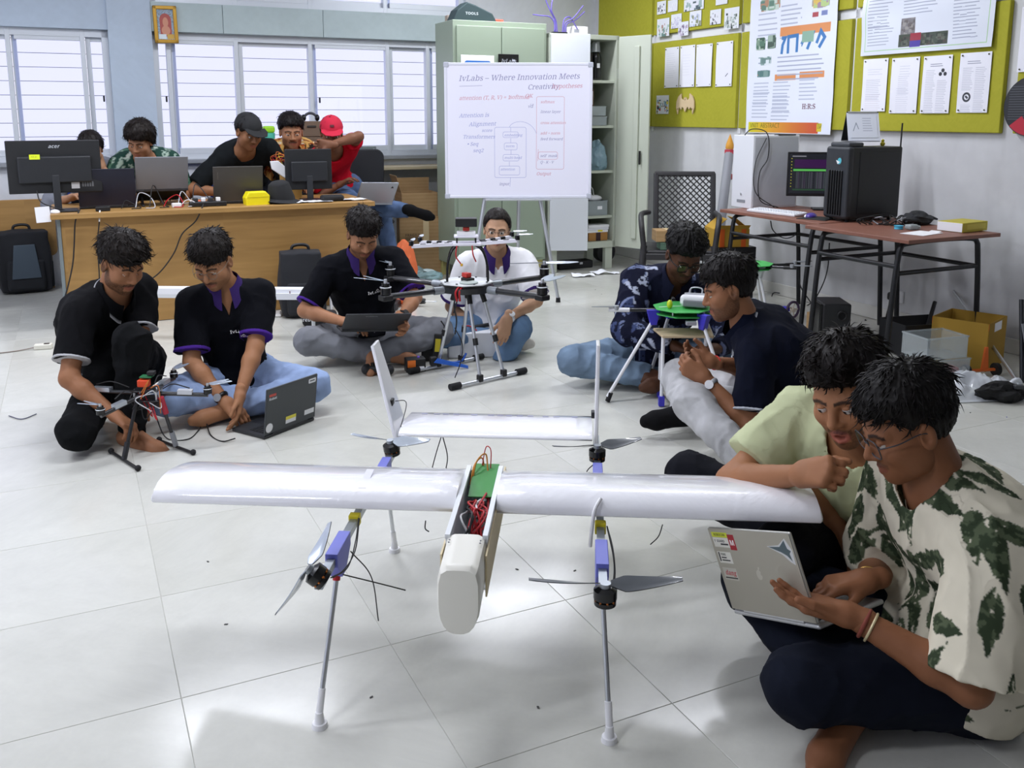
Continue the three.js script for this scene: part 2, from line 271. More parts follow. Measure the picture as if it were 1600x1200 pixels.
const cap = (a, b, ra, rb2 = ra) => { const bax = b.x - a.x, bay = b.y - a.y, baz = b.z - a.z, l2 = bax * bax + bay * bay + baz * baz || 1e-9, ax = a.x, ay = a.y, az = a.z; return (x, y, z) => { const px = x - ax, py = y - ay, pz = z - az; const h = clamp((px * bax + py * bay + pz * baz) / l2, 0, 1); const dx = px - h * bax, dy = py - h * bay, dz = pz - h * baz; return Math.sqrt(dx * dx + dy * dy + dz * dz) - (ra + (rb2 - ra) * h); }; };
const ell = (cx, cy, cz, rx, ry, rz) => (x, y, z) => { const a = (x - cx) / rx, b = (y - cy) / ry, c = (z - cz) / rz, k0 = Math.sqrt(a * a + b * b + c * c), d = a / rx, e = b / ry, f = c / rz, k1 = Math.sqrt(d * d + e * e + f * f); return k1 < 1e-6 ? -Math.min(rx, ry, rz) : k0 * (k0 - 1) / k1; };
const uni = (prims, k) => (x, y, z) => { let d = 1e9; for (let i = 0; i < prims.length; i++) { const e = prims[i](x, y, z); d = d > 1e8 ? e : (k ? smin(d, e, k) : Math.min(d, e)); } return d; };
const lin = (hex) => { const c = new THREE.Color(hex); return [c.r, c.g, c.b]; };
const mix3 = (a, b, t) => [mix(a[0], b[0], t), mix(a[1], b[1], t), mix(a[2], b[2], t)];
const boundsOf = (pts, r) => { const lo = [1e9, 1e9, 1e9], hi = [-1e9, -1e9, -1e9]; for (const p of pts) { lo[0] = Math.min(lo[0], p.x - r); lo[1] = Math.min(lo[1], p.y - r); lo[2] = Math.min(lo[2], p.z - r); hi[0] = Math.max(hi[0], p.x + r); hi[1] = Math.max(hi[1], p.y + r); hi[2] = Math.max(hi[2], p.z + r); } return [lo, hi]; };
function framed(field, basis, origin) { const e = new THREE.Matrix4().makeBasis(...basis).setPosition(origin).invert().elements; return (x, y, z) => field(e[0] * x + e[4] * y + e[8] * z + e[12], e[1] * x + e[5] * y + e[9] * z + e[13], e[2] * x + e[6] * y + e[10] * z + e[14]); }
const vcol = (rough, extra) => new THREE.MeshPhysicalMaterial({ color: 0xffffff, vertexColors: true, roughness: rough, ...(extra || {}) });
const skinMat = vcol(0.5, { specularIntensity: 0.4, sheen: 0.1 }), clothMat = vcol(0.9, { specularIntensity: 0.25, bumpMap: clothTex, bumpScale: 0.0004 }), hairMat = vcol(0.5, { specularIntensity: 0.35 });
const solveIK = (a, t, l1, l2, pole) => {                  // two-bone chain: returns [elbow, wrist]
  const d = t.clone().sub(a); let L = d.length(); const max = (l1 + l2) * 0.995; if (L > max) { d.multiplyScalar(max / L); L = max; } const e = t.clone().copy(a).add(d); d.normalize();
  const q = clamp((l1 * l1 + L * L - l2 * l2) / (2 * l1 * L), -1, 1), x = pole.clone().addScaledVector(d, -pole.dot(d)).normalize();
  return [a.clone().addScaledVector(d, l1 * q).addScaledVector(x, l1 * Math.sqrt(1 - q * q)), e];
};

// ---- a hand: y along the fingers, z out of the palm, x towards the thumb
function handField(curl, spread, thumbIn) {
  const C = Array.isArray(curl) ? curl : [curl, curl, curl, curl], P = [], bases = [[0.029, 0.086], [0.01, 0.092], [-0.009, 0.088], [-0.027, 0.078]], len = [0.07, 0.079, 0.073, 0.057];
  const palm = []; for (let i = 0; i < 4; i++) palm.push(cap(V3(bases[i][0] * 0.55, 0.008, 0), V3(bases[i][0], bases[i][1], -0.002), 0.0165, 0.0115));
  palm.push(cap(V3(0.018, 0.012, 0.004), V3(0.033, 0.045, 0.012), 0.0165, 0.012)); palm.push(cap(V3(0, -0.03, 0), V3(0, 0.01, 0), 0.0245, 0.023));
  P.push(uni(palm, 0.016));
  const ends = [];
  for (let i = 0; i < 4; i++) {
    let p = V3(bases[i][0], bases[i][1], -0.002), ang = 0.1 * C[i] * 1.2; const sp = (1.5 - i) * 0.05 * spread; let r = i === 3 ? 0.0078 : 0.0088;
    for (let k = 0; k < 3; k++) {
      ang += C[i] * [0.75, 0.95, 0.6][k]; const L = len[i] * [0.46, 0.31, 0.23][k], q = p.clone().add(V3(Math.sin(sp) * Math.cos(ang) * L, Math.cos(ang) * Math.cos(sp) * L, Math.sin(ang) * L));
      P.push(cap(p, q, r, r * 0.9)); p = q; r *= 0.9;
    }
    ends.push(p);
  }
  const t0 = V3(0.033, 0.04, 0.012), ta = 0.75 - 0.7 * thumbIn, t1 = t0.clone().add(V3(Math.sin(ta) * 0.036, Math.cos(ta) * 0.036, 0.008 + 0.014 * thumbIn)), t2 = t1.clone().add(V3(Math.sin(ta - 0.35) * 0.03, Math.cos(ta - 0.35) * 0.03, 0.004 + 0.01 * thumbIn));
  P.push(uni([cap(t0, t1, 0.0125, 0.0098), cap(t1, t2, 0.0098, 0.0082)], 0.004));
  return uni(P, 0.006);
}
// ---- a head: origin between the ears, z out of the face
function headField(o) {
  const w = o.w || 1, jaw = o.jaw || 1, P = [ell(0, 0.036, -0.014, 0.0745 * w, 0.084, 0.094), ell(0, -0.022, 0.026, 0.062 * w, 0.085, 0.062), ell(0, -0.07, 0.03, 0.05 * w * jaw, 0.042, 0.052), ell(0, -0.098, 0.067, 0.02 * jaw, 0.017, 0.018), ell(0.042 * w, -0.027, 0.06, 0.021, 0.02, 0.021), ell(-0.042 * w, -0.027, 0.06, 0.021, 0.02, 0.021), ell(0.045 * w, -0.06, 0.02, 0.016, 0.03, 0.03), ell(-0.045 * w, -0.06, 0.02, 0.016, 0.03, 0.03)];
  const skull = uni(P, 0.03), brow = uni([cap(V3(-0.04, 0.018, 0.07), V3(-0.012, 0.017, 0.081), 0.0125), cap(V3(0.04, 0.018, 0.07), V3(0.012, 0.017, 0.081), 0.0125)], 0.01);
  const nose = uni([cap(V3(0, 0.012, 0.083), V3(0, -0.03, 0.106), 0.0085, 0.0115), ell(0.0125, -0.035, 0.093, 0.0085, 0.0075, 0.011), ell(-0.0125, -0.035, 0.093, 0.0085, 0.0075, 0.011)], 0.01);
  const eyeL = ell(0.031 * w, -0.001, 0.091, 0.0165, 0.0115, 0.0165), eyeR = ell(-0.031 * w, -0.001, 0.091, 0.0165, 0.0115, 0.0165);
  const ly = -0.0655, op = o.mouthOpen || 0;
  const lipU = uni([cap(V3(-0.02, ly, 0.081), V3(-0.006, ly + 0.0035, 0.0895), 0.0045, 0.0058), cap(V3(0.02, ly, 0.081), V3(0.006, ly + 0.0035, 0.0895), 0.0045, 0.0058)], 0.006), lipL = uni([cap(V3(-0.018, ly - 0.004 - op, 0.081), V3(0, ly - 0.0095 - op, 0.0885), 0.0045, 0.0068), cap(V3(0.018, ly - 0.004 - op, 0.081), V3(0, ly - 0.0095 - op, 0.0885), 0.0045, 0.0068)], 0.006);
  const muzzle = ell(0, -0.066, 0.067, 0.03, 0.028, 0.019), lidA = o.lids || 0.2;
  const lids = [1, -1].map((s) => { const e = ell(0.031 * w * s, -0.001, 0.0765, 0.0142, 0.0142, 0.0142); return (x, y, z) => Math.max(e(x, y, z), -(y - (0.0075 - 0.0135 * lidA) + (z - 0.09) * 0.25)); });
  const lowLids = [1, -1].map((s) => { const e = ell(0.031 * w * s, -0.001, 0.0765, 0.0138, 0.0138, 0.0138); return (x, y, z) => Math.max(e(x, y, z), y + 0.0075); });
  const ears = [1, -1].map((s) => { const e = ell(0.0775 * w * s, -0.006, -0.006, 0.01, 0.031, 0.019), h = ell(0.089 * w * s, -0.003, 0.0, 0.012, 0.018, 0.011); return (x, y, z) => smax(e(x, y + (z + 0.006) * 0.2, z), -h(x, y, z), 0.006); });
  return (x, y, z) => {
    let d = skull(x, y, z); if (d > 0.05) return d - 0.02;
    d = smin(d, brow(x, y, z), 0.014); d = smin(d, muzzle(x, y, z), 0.016); d = smax(d, -eyeL(x, y, z), 0.01); d = smax(d, -eyeR(x, y, z), 0.01); d = smin(d, nose(x, y, z), 0.01);
    d = smin(d, lipU(x, y, z), 0.005); d = smin(d, lipL(x, y, z), 0.005); if (op > 0.002) { const q = ell(0, ly - 0.003 - op * 0.5, 0.09, 0.014, 0.0035 + op * 0.45, 0.012)(x, y, z); d = smax(d, -q, 0.003); }
    for (const l of lids) d = Math.min(d, l(x, y, z)); for (const l of lowLids) d = smin(d, l(x, y, z), 0.004); for (const e of ears) d = smin(d, e(x, y, z), 0.008);
    return d;
  };
}
function headColor(o) {
  const sk = lin(o.skin), lip = mix3(sk, lin(o.lips || 0x8a3f3c), 0.55), hair = lin(o.hairColor || 0x120d0b), w = o.w || 1, beard = o.beard || 0, mous = o.moustache === undefined ? beard : o.moustache;
  return (x, y, z) => {
    const n = fbm(x * 60, y * 60, z * 60, 3); let c = mix3(sk, [sk[0] * 0.86, sk[1] * 0.8, sk[2] * 0.78], clamp(0.35 + n * 0.7, 0, 1) * 0.5);
    const ly = -0.0665 - (o.mouthOpen || 0) * 0.5, ax = Math.abs(x);
    if (z > 0.07 && ax < 0.026) { const q = Math.abs(y - ly) - (0.0105 + (o.mouthOpen || 0)) * Math.sqrt(Math.max(0, 1 - (ax / 0.026) ** 2)); c = mix3(c, lip, sstep(0.002, -0.002, q) * sstep(0.076, 0.08, z)); if (Math.abs(y - ly - 0.001) < 0.0017 && ax < 0.02 && z < 0.088) c = mix3(c, [0.05, 0.015, 0.015], 0.7); }
    const bA = clamp((ax - 0.012) / 0.036, 0, 1), by = 0.0185 + 0.006 * Math.sin(bA * 2.6) - 0.004 * bA; if (z > 0.055 && ax > 0.009 && ax < 0.052 * w) c = mix3(c, hair, sstep(0.0055, 0.003, Math.abs(y - by)) * 0.9);
    const g = fbm(x * 300, y * 300, z * 300, 2);
    if (beard) { const line = mix(-0.05, 0.0, sstep(0.055, 0.0, z)); let b = sstep(line + 0.006, line - 0.012, y) * sstep(-0.03, -0.004, z); if (z > 0.07 && ax < 0.024 && y > -0.086) b = 0; if (y < -0.108) b *= 0.6; c = mix3(c, hair, clamp(b * beard * (0.85 + g * 0.6), 0, 1)); }
    if (mous && z > 0.07 && ax < 0.03 && y > -0.064 && y < -0.045) c = mix3(c, hair, clamp(sstep(0.0085, 0.004, Math.abs(y + 0.0545 + ax * 0.12)) * mous * (0.9 + g * 0.5), 0, 1));
    return c;
  };
}
const eyeGeo = (s, w, gaze) => { const g = new THREE.SphereGeometry(0.0127, 20, 16); const p = g.attributes.position, c = new Float32Array(p.count * 3), d = V3(gaze[0], gaze[1], 1).normalize(); for (let i = 0; i < p.count; i++) { const q = V3(p.getX(i), p.getY(i), p.getZ(i)).normalize().dot(d), k = q > 0.94 ? [0.006, 0.004, 0.003] : q > 0.86 ? [0.03, 0.015, 0.008] : [0.62, 0.58, 0.54]; c.set(k, i * 3); } g.setAttribute('color', new THREE.BufferAttribute(c, 3)); g.translate(0.031 * w * s, -0.001, 0.0765); return g; };
// ---- hair: a displaced shell cut along the hairline, with loose tufts on it
function hairGeo(o, cell) {
  const h = o.hair, hc = lin(o.hairColor || 0x120d0b), w = o.w || 1, top = h.top ?? 0.03, side = h.side ?? 0.008, back = h.back ?? 0.012, low = h.low ?? -0.07, front = h.front ?? 0.062, fr = h.fringe ?? 0, curl = h.curl ?? 0.005, cf = h.freq ?? 70, burn = h.burn ?? -0.02;
  const extra = (h.blobs || []).map((b) => cap(V3(b[0], b[1], b[2]), V3(b[3], b[4], b[5]), b[6], b[7] ?? b[6])), sk = ell(0, 0.036, -0.014, 0.0745 * w, 0.084, 0.094);
  const field = (x, y, z) => {
    let d = sk(x, y, z); if (d < -0.03) return d; const th = mix(mix(side, back, sstep(0, -0.08, z)), top, sstep(0.02, 0.105, y));
    d -= th;
    for (const e of extra) d = smin(d, e(x, y, z), 0.02);
    if (d > 0.045) return d - 0.02;
    const ph = Math.atan2(x, z + 0.045), rad = Math.hypot(x, z + 0.045), n = fbm(x * cf + 3, y * cf * 0.7, z * cf * 0.8, 2), sw = noise(x * 16, y * 16, z * 16), r = 1 - Math.abs(noise(ph * 15 + sw * 1.6, rad * 16 - y * 14, 1.7)), r2 = 1 - Math.abs(noise(ph * 34 - sw, rad * 22 - y * 20, 5.1)); d += -curl * 0.8 * n - 0.006 * (r - 0.5) - 0.003 * (r2 - 0.5) - 0.004 * sw;
    const ax = Math.abs(x); let lim = y > front - 0.004 ? mix(0.07, 0.115 + fr, sstep(front - 0.004, front + 0.014, y + n * 0.01)) : mix(0.002, 0.052, sstep(burn, front, y)) + (ax < 0.055 ? 0 : 0.0) - (y < 0.03 && y > burn ? 0.004 : 0);
    if (fr > 0 && y <= front) lim = Math.max(lim, (h.fringeY !== undefined && y > h.fringeY + n * 0.02 + (h.part ? (x * h.part) : 0)) ? 0.13 : -1);
    const cutF = z - lim, bottom = z > -0.012 ? burn : mix(burn, low, sstep(-0.012, -0.05, z)), cutB = bottom - y + n * 0.006;
    d = smax(d, cutF, 0.006); if (!h.long) d = smax(d, cutB, 0.006);
    else d = smax(d, (h.longTo ?? -0.16) - y, 0.01);
    if (!h.coverEars) { const e = Math.sqrt(((y + 0.008) / 0.036) ** 2 + ((z - 0.002) / 0.024) ** 2); if (ax > 0.045) d = smax(d, (1 - e) * 0.02, 0.004); }
    return d;
  };
  const R = 0.15, g = sdfMesh(field, [-R, Math.min(-0.14, (h.longTo ?? 0) - 0.02), -R - 0.02], [R, R + 0.03, R], cell, (x, y, z) => { const n = noise(x * 120, y * 90, z * 100); const k = 1 + n * 0.35; return [hc[0] * k, hc[1] * k, hc[2] * k]; }, 0.018);
  const out = [g], p = g.attributes.position, q = g.attributes.normal, N = h.tufts ?? 420, flow = V3(...(h.flow || [0.2, -0.1, 0.6])), crown = V3(0, 0.125, -0.05);
  if (N && p.count) {
    const pos = [], col = [], ix = [];
    for (let i = 0; i < N; i++) {
      const k = Math.floor(rnd() * p.count), a = V3(p.getX(k), p.getY(k), p.getZ(k)), n = V3(q.getX(k), q.getY(k), q.getZ(k)); if (a.y < 0.03 && !h.long) continue; if (a.z > 0.085 && a.y < 0.07) continue;
      const f = a.clone().sub(crown).normalize().multiplyScalar(0.8).addScaledVector(flow, 0.9 * sstep(0, 0.08, a.z)).add(V3(rr(-0.3, 0.3), rr(-0.2, 0.2), rr(-0.3, 0.3))); f.addScaledVector(n, -f.dot(n)).normalize(); const side2 = n.clone().cross(f).normalize(), L = rr(0.018, 0.042) * (h.tuftLen ?? 1), wd = rr(0.0014, 0.003);
      const lift = rr(0.02, 0.22) * (h.lift ?? 1), b = a.clone().addScaledVector(f, L * 0.55).addScaledVector(n, L * lift * 0.7), c = a.clone().addScaledVector(f, L).addScaledVector(n, L * lift * 0.5).addScaledVector(side2, rr(-0.2, 0.2) * L); a.addScaledVector(n, -0.004);
      const s0 = pos.length / 3, kcol = rr(0.7, 1.5);
      for (const [pt, ww] of [[a, wd], [b, wd * 0.7]]) for (const e of [[1, 0], [-0.5, 0.8], [-0.5, -0.8]]) pos.push(pt.x + side2.x * ww * e[0] + n.x * ww * e[1], pt.y + side2.y * ww * e[0] + n.y * ww * e[1], pt.z + side2.z * ww * e[0] + n.z * ww * e[1]);
      pos.push(c.x, c.y, c.z); for (let m = 0; m < 7; m++) col.push(hc[0] * kcol, hc[1] * kcol, hc[2] * kcol);
      for (let m = 0; m < 3; m++) { const m2 = (m + 1) % 3; ix.push(s0 + m, s0 + m2, s0 + 3 + m, s0 + m2, s0 + 3 + m2, s0 + 3 + m, s0 + 3 + m, s0 + 3 + m2, s0 + 6); }
    }
    const t = new THREE.BufferGeometry(); t.setAttribute('position', new THREE.Float32BufferAttribute(pos, 3)); t.setAttribute('color', new THREE.Float32BufferAttribute(col, 3)); t.setAttribute('uv', new THREE.BufferAttribute(new Float32Array(pos.length / 3 * 2), 2)); t.setIndex(ix); t.computeVertexNormals(); out.push(t);
  }
  return out;
}
// cloth folds: ridged, warped noise in metres
const folds = (f, amp, sx = 1, sy = 1, sz = 1, off = 0) => (x, y, z) => { const w = noise(x * f * 0.4 + off, y * f * 0.4, z * f * 0.4) * 1.3, r = Math.abs(noise(x * f * sx + w + off, y * f * sy + w, z * f * sz - w)), r2 = Math.abs(noise(x * f * 2.1 * sx - w, y * f * 2.1 * sy + off, z * f * 2.1 * sz + w)); return amp * (Math.sqrt(r + 0.05) - 0.6) + amp * 0.4 * (Math.sqrt(r2 + 0.06) - 0.6); };

// ---- the whole figure. Local frame: origin on the seat below the pelvis, z forward, x to the person's left.
function person(o) {
  const s = o.s || 1, g = thing('person', o.label, 'person', o.pos, (o.yaw || 0) * D, o.group), q = (p) => LX(p, g), lod = o.lod || 1;
  const tw = (o.twist || 0) * D, pelH = (o.pelvis ?? 0.105) * s, ph = o.pelvisZ || 0;
  const rotH = new THREE.Matrix4().makeRotationFromEuler(new THREE.Euler((o.headPitch || 0) * D, (o.headYaw || 0) * D, (o.headRoll || 0) * D, 'YXZ')), hx = V3(), hy = V3(), hz = V3(); rotH.extractBasis(hx, hy, hz);
  const hs = s * (o.headS || 1), hips = V3(0, pelH, ph), wantH = q(o.headAt), reachD = wantH.clone().sub(hips).normalize();
  const wantN = wantH.clone().addScaledVector(hy, -0.1 * hs).addScaledVector(hz, -0.022 * hs).addScaledVector(reachD, -0.055 * s);
  const [mid, neck] = solveIK(hips, wantN, 0.235 * s, 0.265 * s * (o.torso || 1), V3(0, 0.15, -1));
  const headC = wantH.clone().add(neck).sub(wantN);
  const up = neck.clone().sub(mid).normalize(), low = mid.clone().sub(hips).normalize(), fwd0 = V3(Math.sin(tw), 0, Math.cos(tw)), xs = up.clone().cross(fwd0).normalize(), fw = xs.clone().cross(up).normalize();
  const xh = V3(Math.cos(tw * 0.3), 0, -Math.sin(tw * 0.3));
  const sw = 0.175 * s * (o.shoulder || 1), sh = [1, -1].map((k) => neck.clone().addScaledVector(up, -0.06 * s).addScaledVector(xs, k * sw).addScaledVector(fw, (o.hunch || 0.015) * s)), hip = [1, -1].map((k) => hips.clone().addScaledVector(xh, k * 0.088 * s));
  const toHead = new THREE.Matrix4().makeBasis(hx.clone().multiplyScalar(hs), hy.clone().multiplyScalar(hs), hz.clone().multiplyScalar(hs)).setPosition(headC);
  // limbs
  const arms = [o.armL, o.armR].map((a, i) => { const k = i ? -1 : 1, t = a && a.at ? q(a.at) : V3(k * 0.2, 0.12, 0.3), pole = a && a.poleW ? dirLocal(a.poleW, g) : a && a.pole ? V3(...a.pole) : V3(k * 0.6, -0.6, -0.5); const [e, w] = solveIK(sh[i], t, 0.275 * s, 0.245 * s, pole); return { s: sh[i], e, w, a: a || {} }; });
  const L3 = (p) => p.isVector3 ? q(p) : V3(...p); const legs = [o.legL, o.legR].map((l, i) => { const k = hip[i].clone().add(L3(l.knee).sub(hip[i]).setLength(0.415 * s)), a = k.clone().add(L3(l.ankle).sub(k).setLength(0.39 * s)), toe = a.clone().add((l.toe ? V3(...l.toe) : V3(0, -0.2, 1)).setLength(0.17 * s)); return { h: hip[i], k, a, toe, l }; });
  const fat = o.fat || 0;
  const torso = (grow, k) => uni([cap(hips.clone().addScaledVector(xh, 0.075 * s), hips.clone().addScaledVector(xh, -0.075 * s), (0.108 + grow + fat * 0.5) * s), cap(mid.clone().addScaledVector(xs, 0.06 * s), mid.clone().addScaledVector(xs, -0.06 * s), (0.1 + grow + fat) * s), cap(neck.clone().addScaledVector(up, -0.14 * s).addScaledVector(xs, 0.085 * s), neck.clone().addScaledVector(up, -0.14 * s).addScaledVector(xs, -0.085 * s), (0.112 + grow * 0.8 + fat * 0.4) * s), cap(sh[0].clone().addScaledVector(xs, -0.03 * s), neck.clone().addScaledVector(up, -0.02 * s), (0.062 + grow * 0.5) * s, (0.05 + grow * 0.5) * s), cap(sh[1].clone().addScaledVector(xs, 0.03 * s), neck.clone().addScaledVector(up, -0.02 * s), (0.062 + grow * 0.5) * s, (0.05 + grow * 0.5) * s), cap(hips, mid, (0.1 + grow + fat) * s), cap(mid, neck.clone().addScaledVector(up, -0.1 * s), (0.1 + grow + fat * 0.6) * s, (0.085 + grow * 0.6) * s)], k);
  const thin = o.armR0 || 1;
  const armF = (a) => uni([cap(a.s, a.e, 0.05 * s * thin, 0.038 * s * thin), cap(a.e, a.e.clone().lerp(a.w, 0.3), 0.038 * s * thin, 0.0385 * s * thin), cap(a.e.clone().lerp(a.w, 0.3), a.w, 0.0385 * s * thin, 0.0245 * s)], 0.02);
  const legF = (l) => uni([cap(l.h, l.k, 0.072 * s, 0.044 * s), cap(l.k, l.k.clone().lerp(l.a, 0.35), 0.044 * s, 0.044 * s), cap(l.k.clone().lerp(l.a, 0.35), l.a, 0.044 * s, 0.034 * s)], 0.03);
  const footF = (l) => { const d = l.toe.clone().sub(l.a), heel = l.a.clone().addScaledVector(d, -0.22), ball = l.a.clone().addScaledVector(d, 0.75); const drop = V3(...(l.l.sole || [0, -1, 0])).multiplyScalar(0.028 * s); heel.add(drop); ball.add(drop); const e = l.toe.clone().add(drop); return uni([cap(l.a, heel, 0.036 * s, 0.033 * s), cap(heel, ball, 0.032 * s, 0.034 * s), cap(l.a, ball, 0.036 * s, 0.028 * s), cap(ball, e, 0.034 * s, 0.024 * s)], 0.02); };
  const nk = cap(neck.clone().addScaledVector(up, -0.03 * s), headC.clone().addScaledVector(hy, -0.045 * hs).addScaledVector(hz, -0.018 * hs), (0.06 + (o.neckW || 0)) * s, (0.052 + (o.neckW || 0)) * s);
  const sk = lin(o.skin), skinC = (x, y, z) => { const n = fbm(x * 22, y * 22, z * 22, 3); return mix3(sk, [sk[0] * 0.82, sk[1] * 0.76, sk[2] * 0.74], clamp(0.4 + n * 0.8, 0, 1) * 0.55); };
  const bare = legs.filter((l) => l.l.foot === 'bare').map(footF), body = uni([torso(-0.005, 0.05), uni([nk, cap(neck, sh[0], 0.045 * s, 0.04 * s), cap(neck, sh[1], 0.045 * s, 0.04 * s)], 0.03), ...arms.map(armF), ...legs.map(legF), ...bare], 0.02);
  const pts = [hips, mid, neck, headC, ...sh, ...arms.flatMap((a) => [a.e, a.w]), ...legs.flatMap((l) => [l.k, l.a, l.toe])];
  const [blo, bhi] = boundsOf(pts, 0.15 * s);
  const parts = [sdfMesh(body, blo, bhi, 0.0105 * lod, skinC)];
  // head, eyes
  const hf = headField(o), hg = sdfMesh(hf, [-0.11, -0.14, -0.13], [0.11, 0.14, 0.13], 0.0034 * lod, headColor(o)); hg.applyMatrix4(toHead); parts.push(hg);
  for (const k of [1, -1]) { const e = eyeGeo(k, o.w || 1, o.gaze || [0, -0.25]); e.applyMatrix4(toHead); parts.push(e); }
  // hands
  arms.forEach((a, i) => {
    const A = a.a; if (A.none) return; const fd = A.dir ? dirLocal(A.dir, g) : a.w.clone().sub(a.e).normalize(); let pn = A.palm ? dirLocal(A.palm, g) : V3(0, -1, 0); pn.addScaledVector(fd, -pn.dot(fd)).normalize(); const th = fd.clone().cross(pn).multiplyScalar(i ? 1 : -1);
    const m = new THREE.Matrix4().makeBasis(th, fd, pn).setPosition(a.w); m.scale(V3(s, s, s)); const hgeo = sdfMesh(handField(A.curl ?? 0.45, A.spread ?? 0.6, A.thumb ?? 0.3), [-0.06, -0.062, -0.035], [0.085, 0.195, 0.1], 0.0033 * lod, skinC); if (!i) { const ix = hgeo.index.array; for (let k = 0; k < ix.length; k += 3) { const t = ix[k]; ix[k] = ix[k + 1]; ix[k + 1] = t; } }
    hgeo.applyMatrix4(m); if (!i) hgeo.computeVertexNormals(); parts.push(hgeo);
  });
  put(g, 'body', parts, skinMat);
  // hair
  if (o.hair) { const hh = hairGeo(o, 0.0036 * lod).map((x) => { x.applyMatrix4(toHead); return x; }); put(g, 'hair', hh, hairMat); }
  // trousers
  if (!o.noLegs) {
    const T = o.trousers, tc = lin(T.color), tg = T.loose ?? 0.014, tf = folds(T.f ?? 12, (T.amp ?? 0.011) * 1.25, 1, 1, 1, o.pos[0] * 7 + 3), cut = T.cut ?? 0.97;
    const legC = legs.map((l) => { const end = l.k.clone().lerp(l.a, cut), ax = l.a.clone().sub(l.k).normalize(), c = ax.dot(end), f = uni([cap(l.h, l.k, (0.088 + tg) * s, (0.058 + tg) * s), cap(l.k, l.a, (0.058 + tg) * s, (0.04 + tg * 1.2) * s)], 0.03); return (x, y, z) => smax(f(x, y, z), ax.x * x + ax.y * y + ax.z * z - c, 0.006); });
    const seat = uni([cap(hips.clone().addScaledVector(xh, 0.075 * s), hips.clone().addScaledVector(xh, -0.075 * s), (0.112 + tg) * s), cap(hips, hips.clone().lerp(mid, 0.35), (0.11 + tg * 0.6 + fat * 0.6) * s)], 0.03), tro0 = uni([seat, ...legC], 0.025);
    const tro = (x, y, z) => { const d = tro0(x, y, z); return d > 0.05 || (d < -0.06 && y > 0.08) ? d : smax(d + tf(x, y, z), -y + 0.004 + (o.seatY || -9) * 0 - (o.noFloor ? 9 : 0), 0.01); };
    const [lo, hi] = boundsOf([hips, mid, ...legs.flatMap((l) => [l.k, l.a])], 0.17 * s);
    put(g, 'trousers', sdfMesh(tro, lo, hi, 0.0085 * lod, (x, y, z) => { const n = fbm(x * 14 + 5, y * 14, z * 14, 4), k = 1 + (T.wash ?? 0.12) * n * 2; return [clamp(tc[0] * k, 0, 1), clamp(tc[1] * k, 0, 1), clamp(tc[2] * k, 0, 1)]; }), clothMat);
  }
  // socks or shoes
  legs.forEach((l, i) => { if (!l.l.foot || l.l.foot === 'bare' || o.noLegs) return; const f = footF(l), sf = uni([f, cap(l.a, l.a.clone().lerp(l.k, 0.22), 0.04 * s, 0.043 * s)], 0.02), c = lin(l.l.foot), [lo, hi] = boundsOf([l.a, l.toe, l.a.clone().lerp(l.k, 0.3)], 0.1 * s); put(g, l.l.shoe ? 'shoe' : 'sock', sdfMesh((x, y, z) => sf(x, y, z) - 0.004 + 0.0015 * noise(x * 40, y * 40, z * 40), lo, hi, 0.006 * lod, () => c), clothMat); });
  // shirt
  const S = o.shirt, sg = S.loose ?? 0.016, sf = folds(S.f ?? 11, (S.amp ?? 0.012) * 1.3, 1, 0.6, 1, o.pos[0] * 5 + 1), sl = S.sleeve ?? 0.62, sc = lin(S.color);
  const cuffF = [], cuffFold = sf;
  const sleeves = arms.map((a) => { const full = sl > 1, ends = full ? a.w : a.s.clone().lerp(a.e, sl), axS = (full ? a.w.clone().sub(a.e) : a.e.clone().sub(a.s)).normalize(), c = axS.dot(ends) - (full ? 0.01 : 0), f = full ? uni([cap(a.s, a.e, (0.062 + sg) * s, (0.05 + sg) * s), cap(a.e, a.w, (0.05 + sg) * s, 0.04 * s)], 0.02) : cap(a.s, a.e, (0.062 + sg * 0.6) * s, (0.056 + sg * (S.flare ?? 1)) * s); cuffF.push(f); return (x, y, z) => smax(f(x, y, z), axS.x * x + axS.y * y + axS.z * z - c, 0.004); });
  const hemP = hips.clone().addScaledVector(low, (S.hem ?? -0.03) * s), hemN = low.clone(), tor = torso(sg, 0.06), neckR = (S.neckR ?? 0.074) * s, nc = neck.clone().addScaledVector(fw, 0.014 * s), vdepth = S.vee ?? 0, lap = legs.map((l) => cap(l.h, l.k, 0.09 * s, 0.06 * s));
  const hole = (x, y, z) => { const px = x - nc.x, py = y - nc.y, pz = z - nc.z, h = px * up.x + py * up.y + pz * up.z, fx = px * fw.x + py * fw.y + pz * fw.z, sx = px * xs.x + py * xs.y + pz * xs.z; let r = Math.sqrt(sx * sx + fx * fx); const lo = fx > 0 ? -0.02 * s - (S.drop ?? 0.3) * fx : -0.008 * s; let d = Math.max(r - neckR, (lo - h)); if (vdepth && fx > 0) { const k = clamp((h + vdepth) / vdepth, 0, 1); d = Math.min(d, Math.max(Math.abs(sx) - 0.05 * s * k * k, -(h + vdepth))); } if (h > 0.05 * s) d = Math.min(d, -0.02); return d; };
  const shirt0 = uni([tor, ...sleeves], 0.022), shirtF = (x, y, z) => { let d = shirt0(x, y, z); if (d > 0.05) return d; if (d < -0.06) { const ho = -hole(x, y, z), he = -((x - hemP.x) * hemN.x + (y - hemP.y) * hemN.y + (z - hemP.z) * hemN.z); return Math.max(d, ho, he); } d += sf(x, y, z); d = smax(d, -((x - hemP.x) * hemN.x + (y - hemP.y) * hemN.y + (z - hemP.z) * hemN.z), 0.006); return smax(d, -hole(x, y, z), 0.005); };
  const [slo, shi] = boundsOf([hips, mid, neck, ...sh, ...arms.flatMap((a) => sl > 1 ? [a.e, a.w] : [a.s.clone().lerp(a.e, sl)])], 0.165 * s);
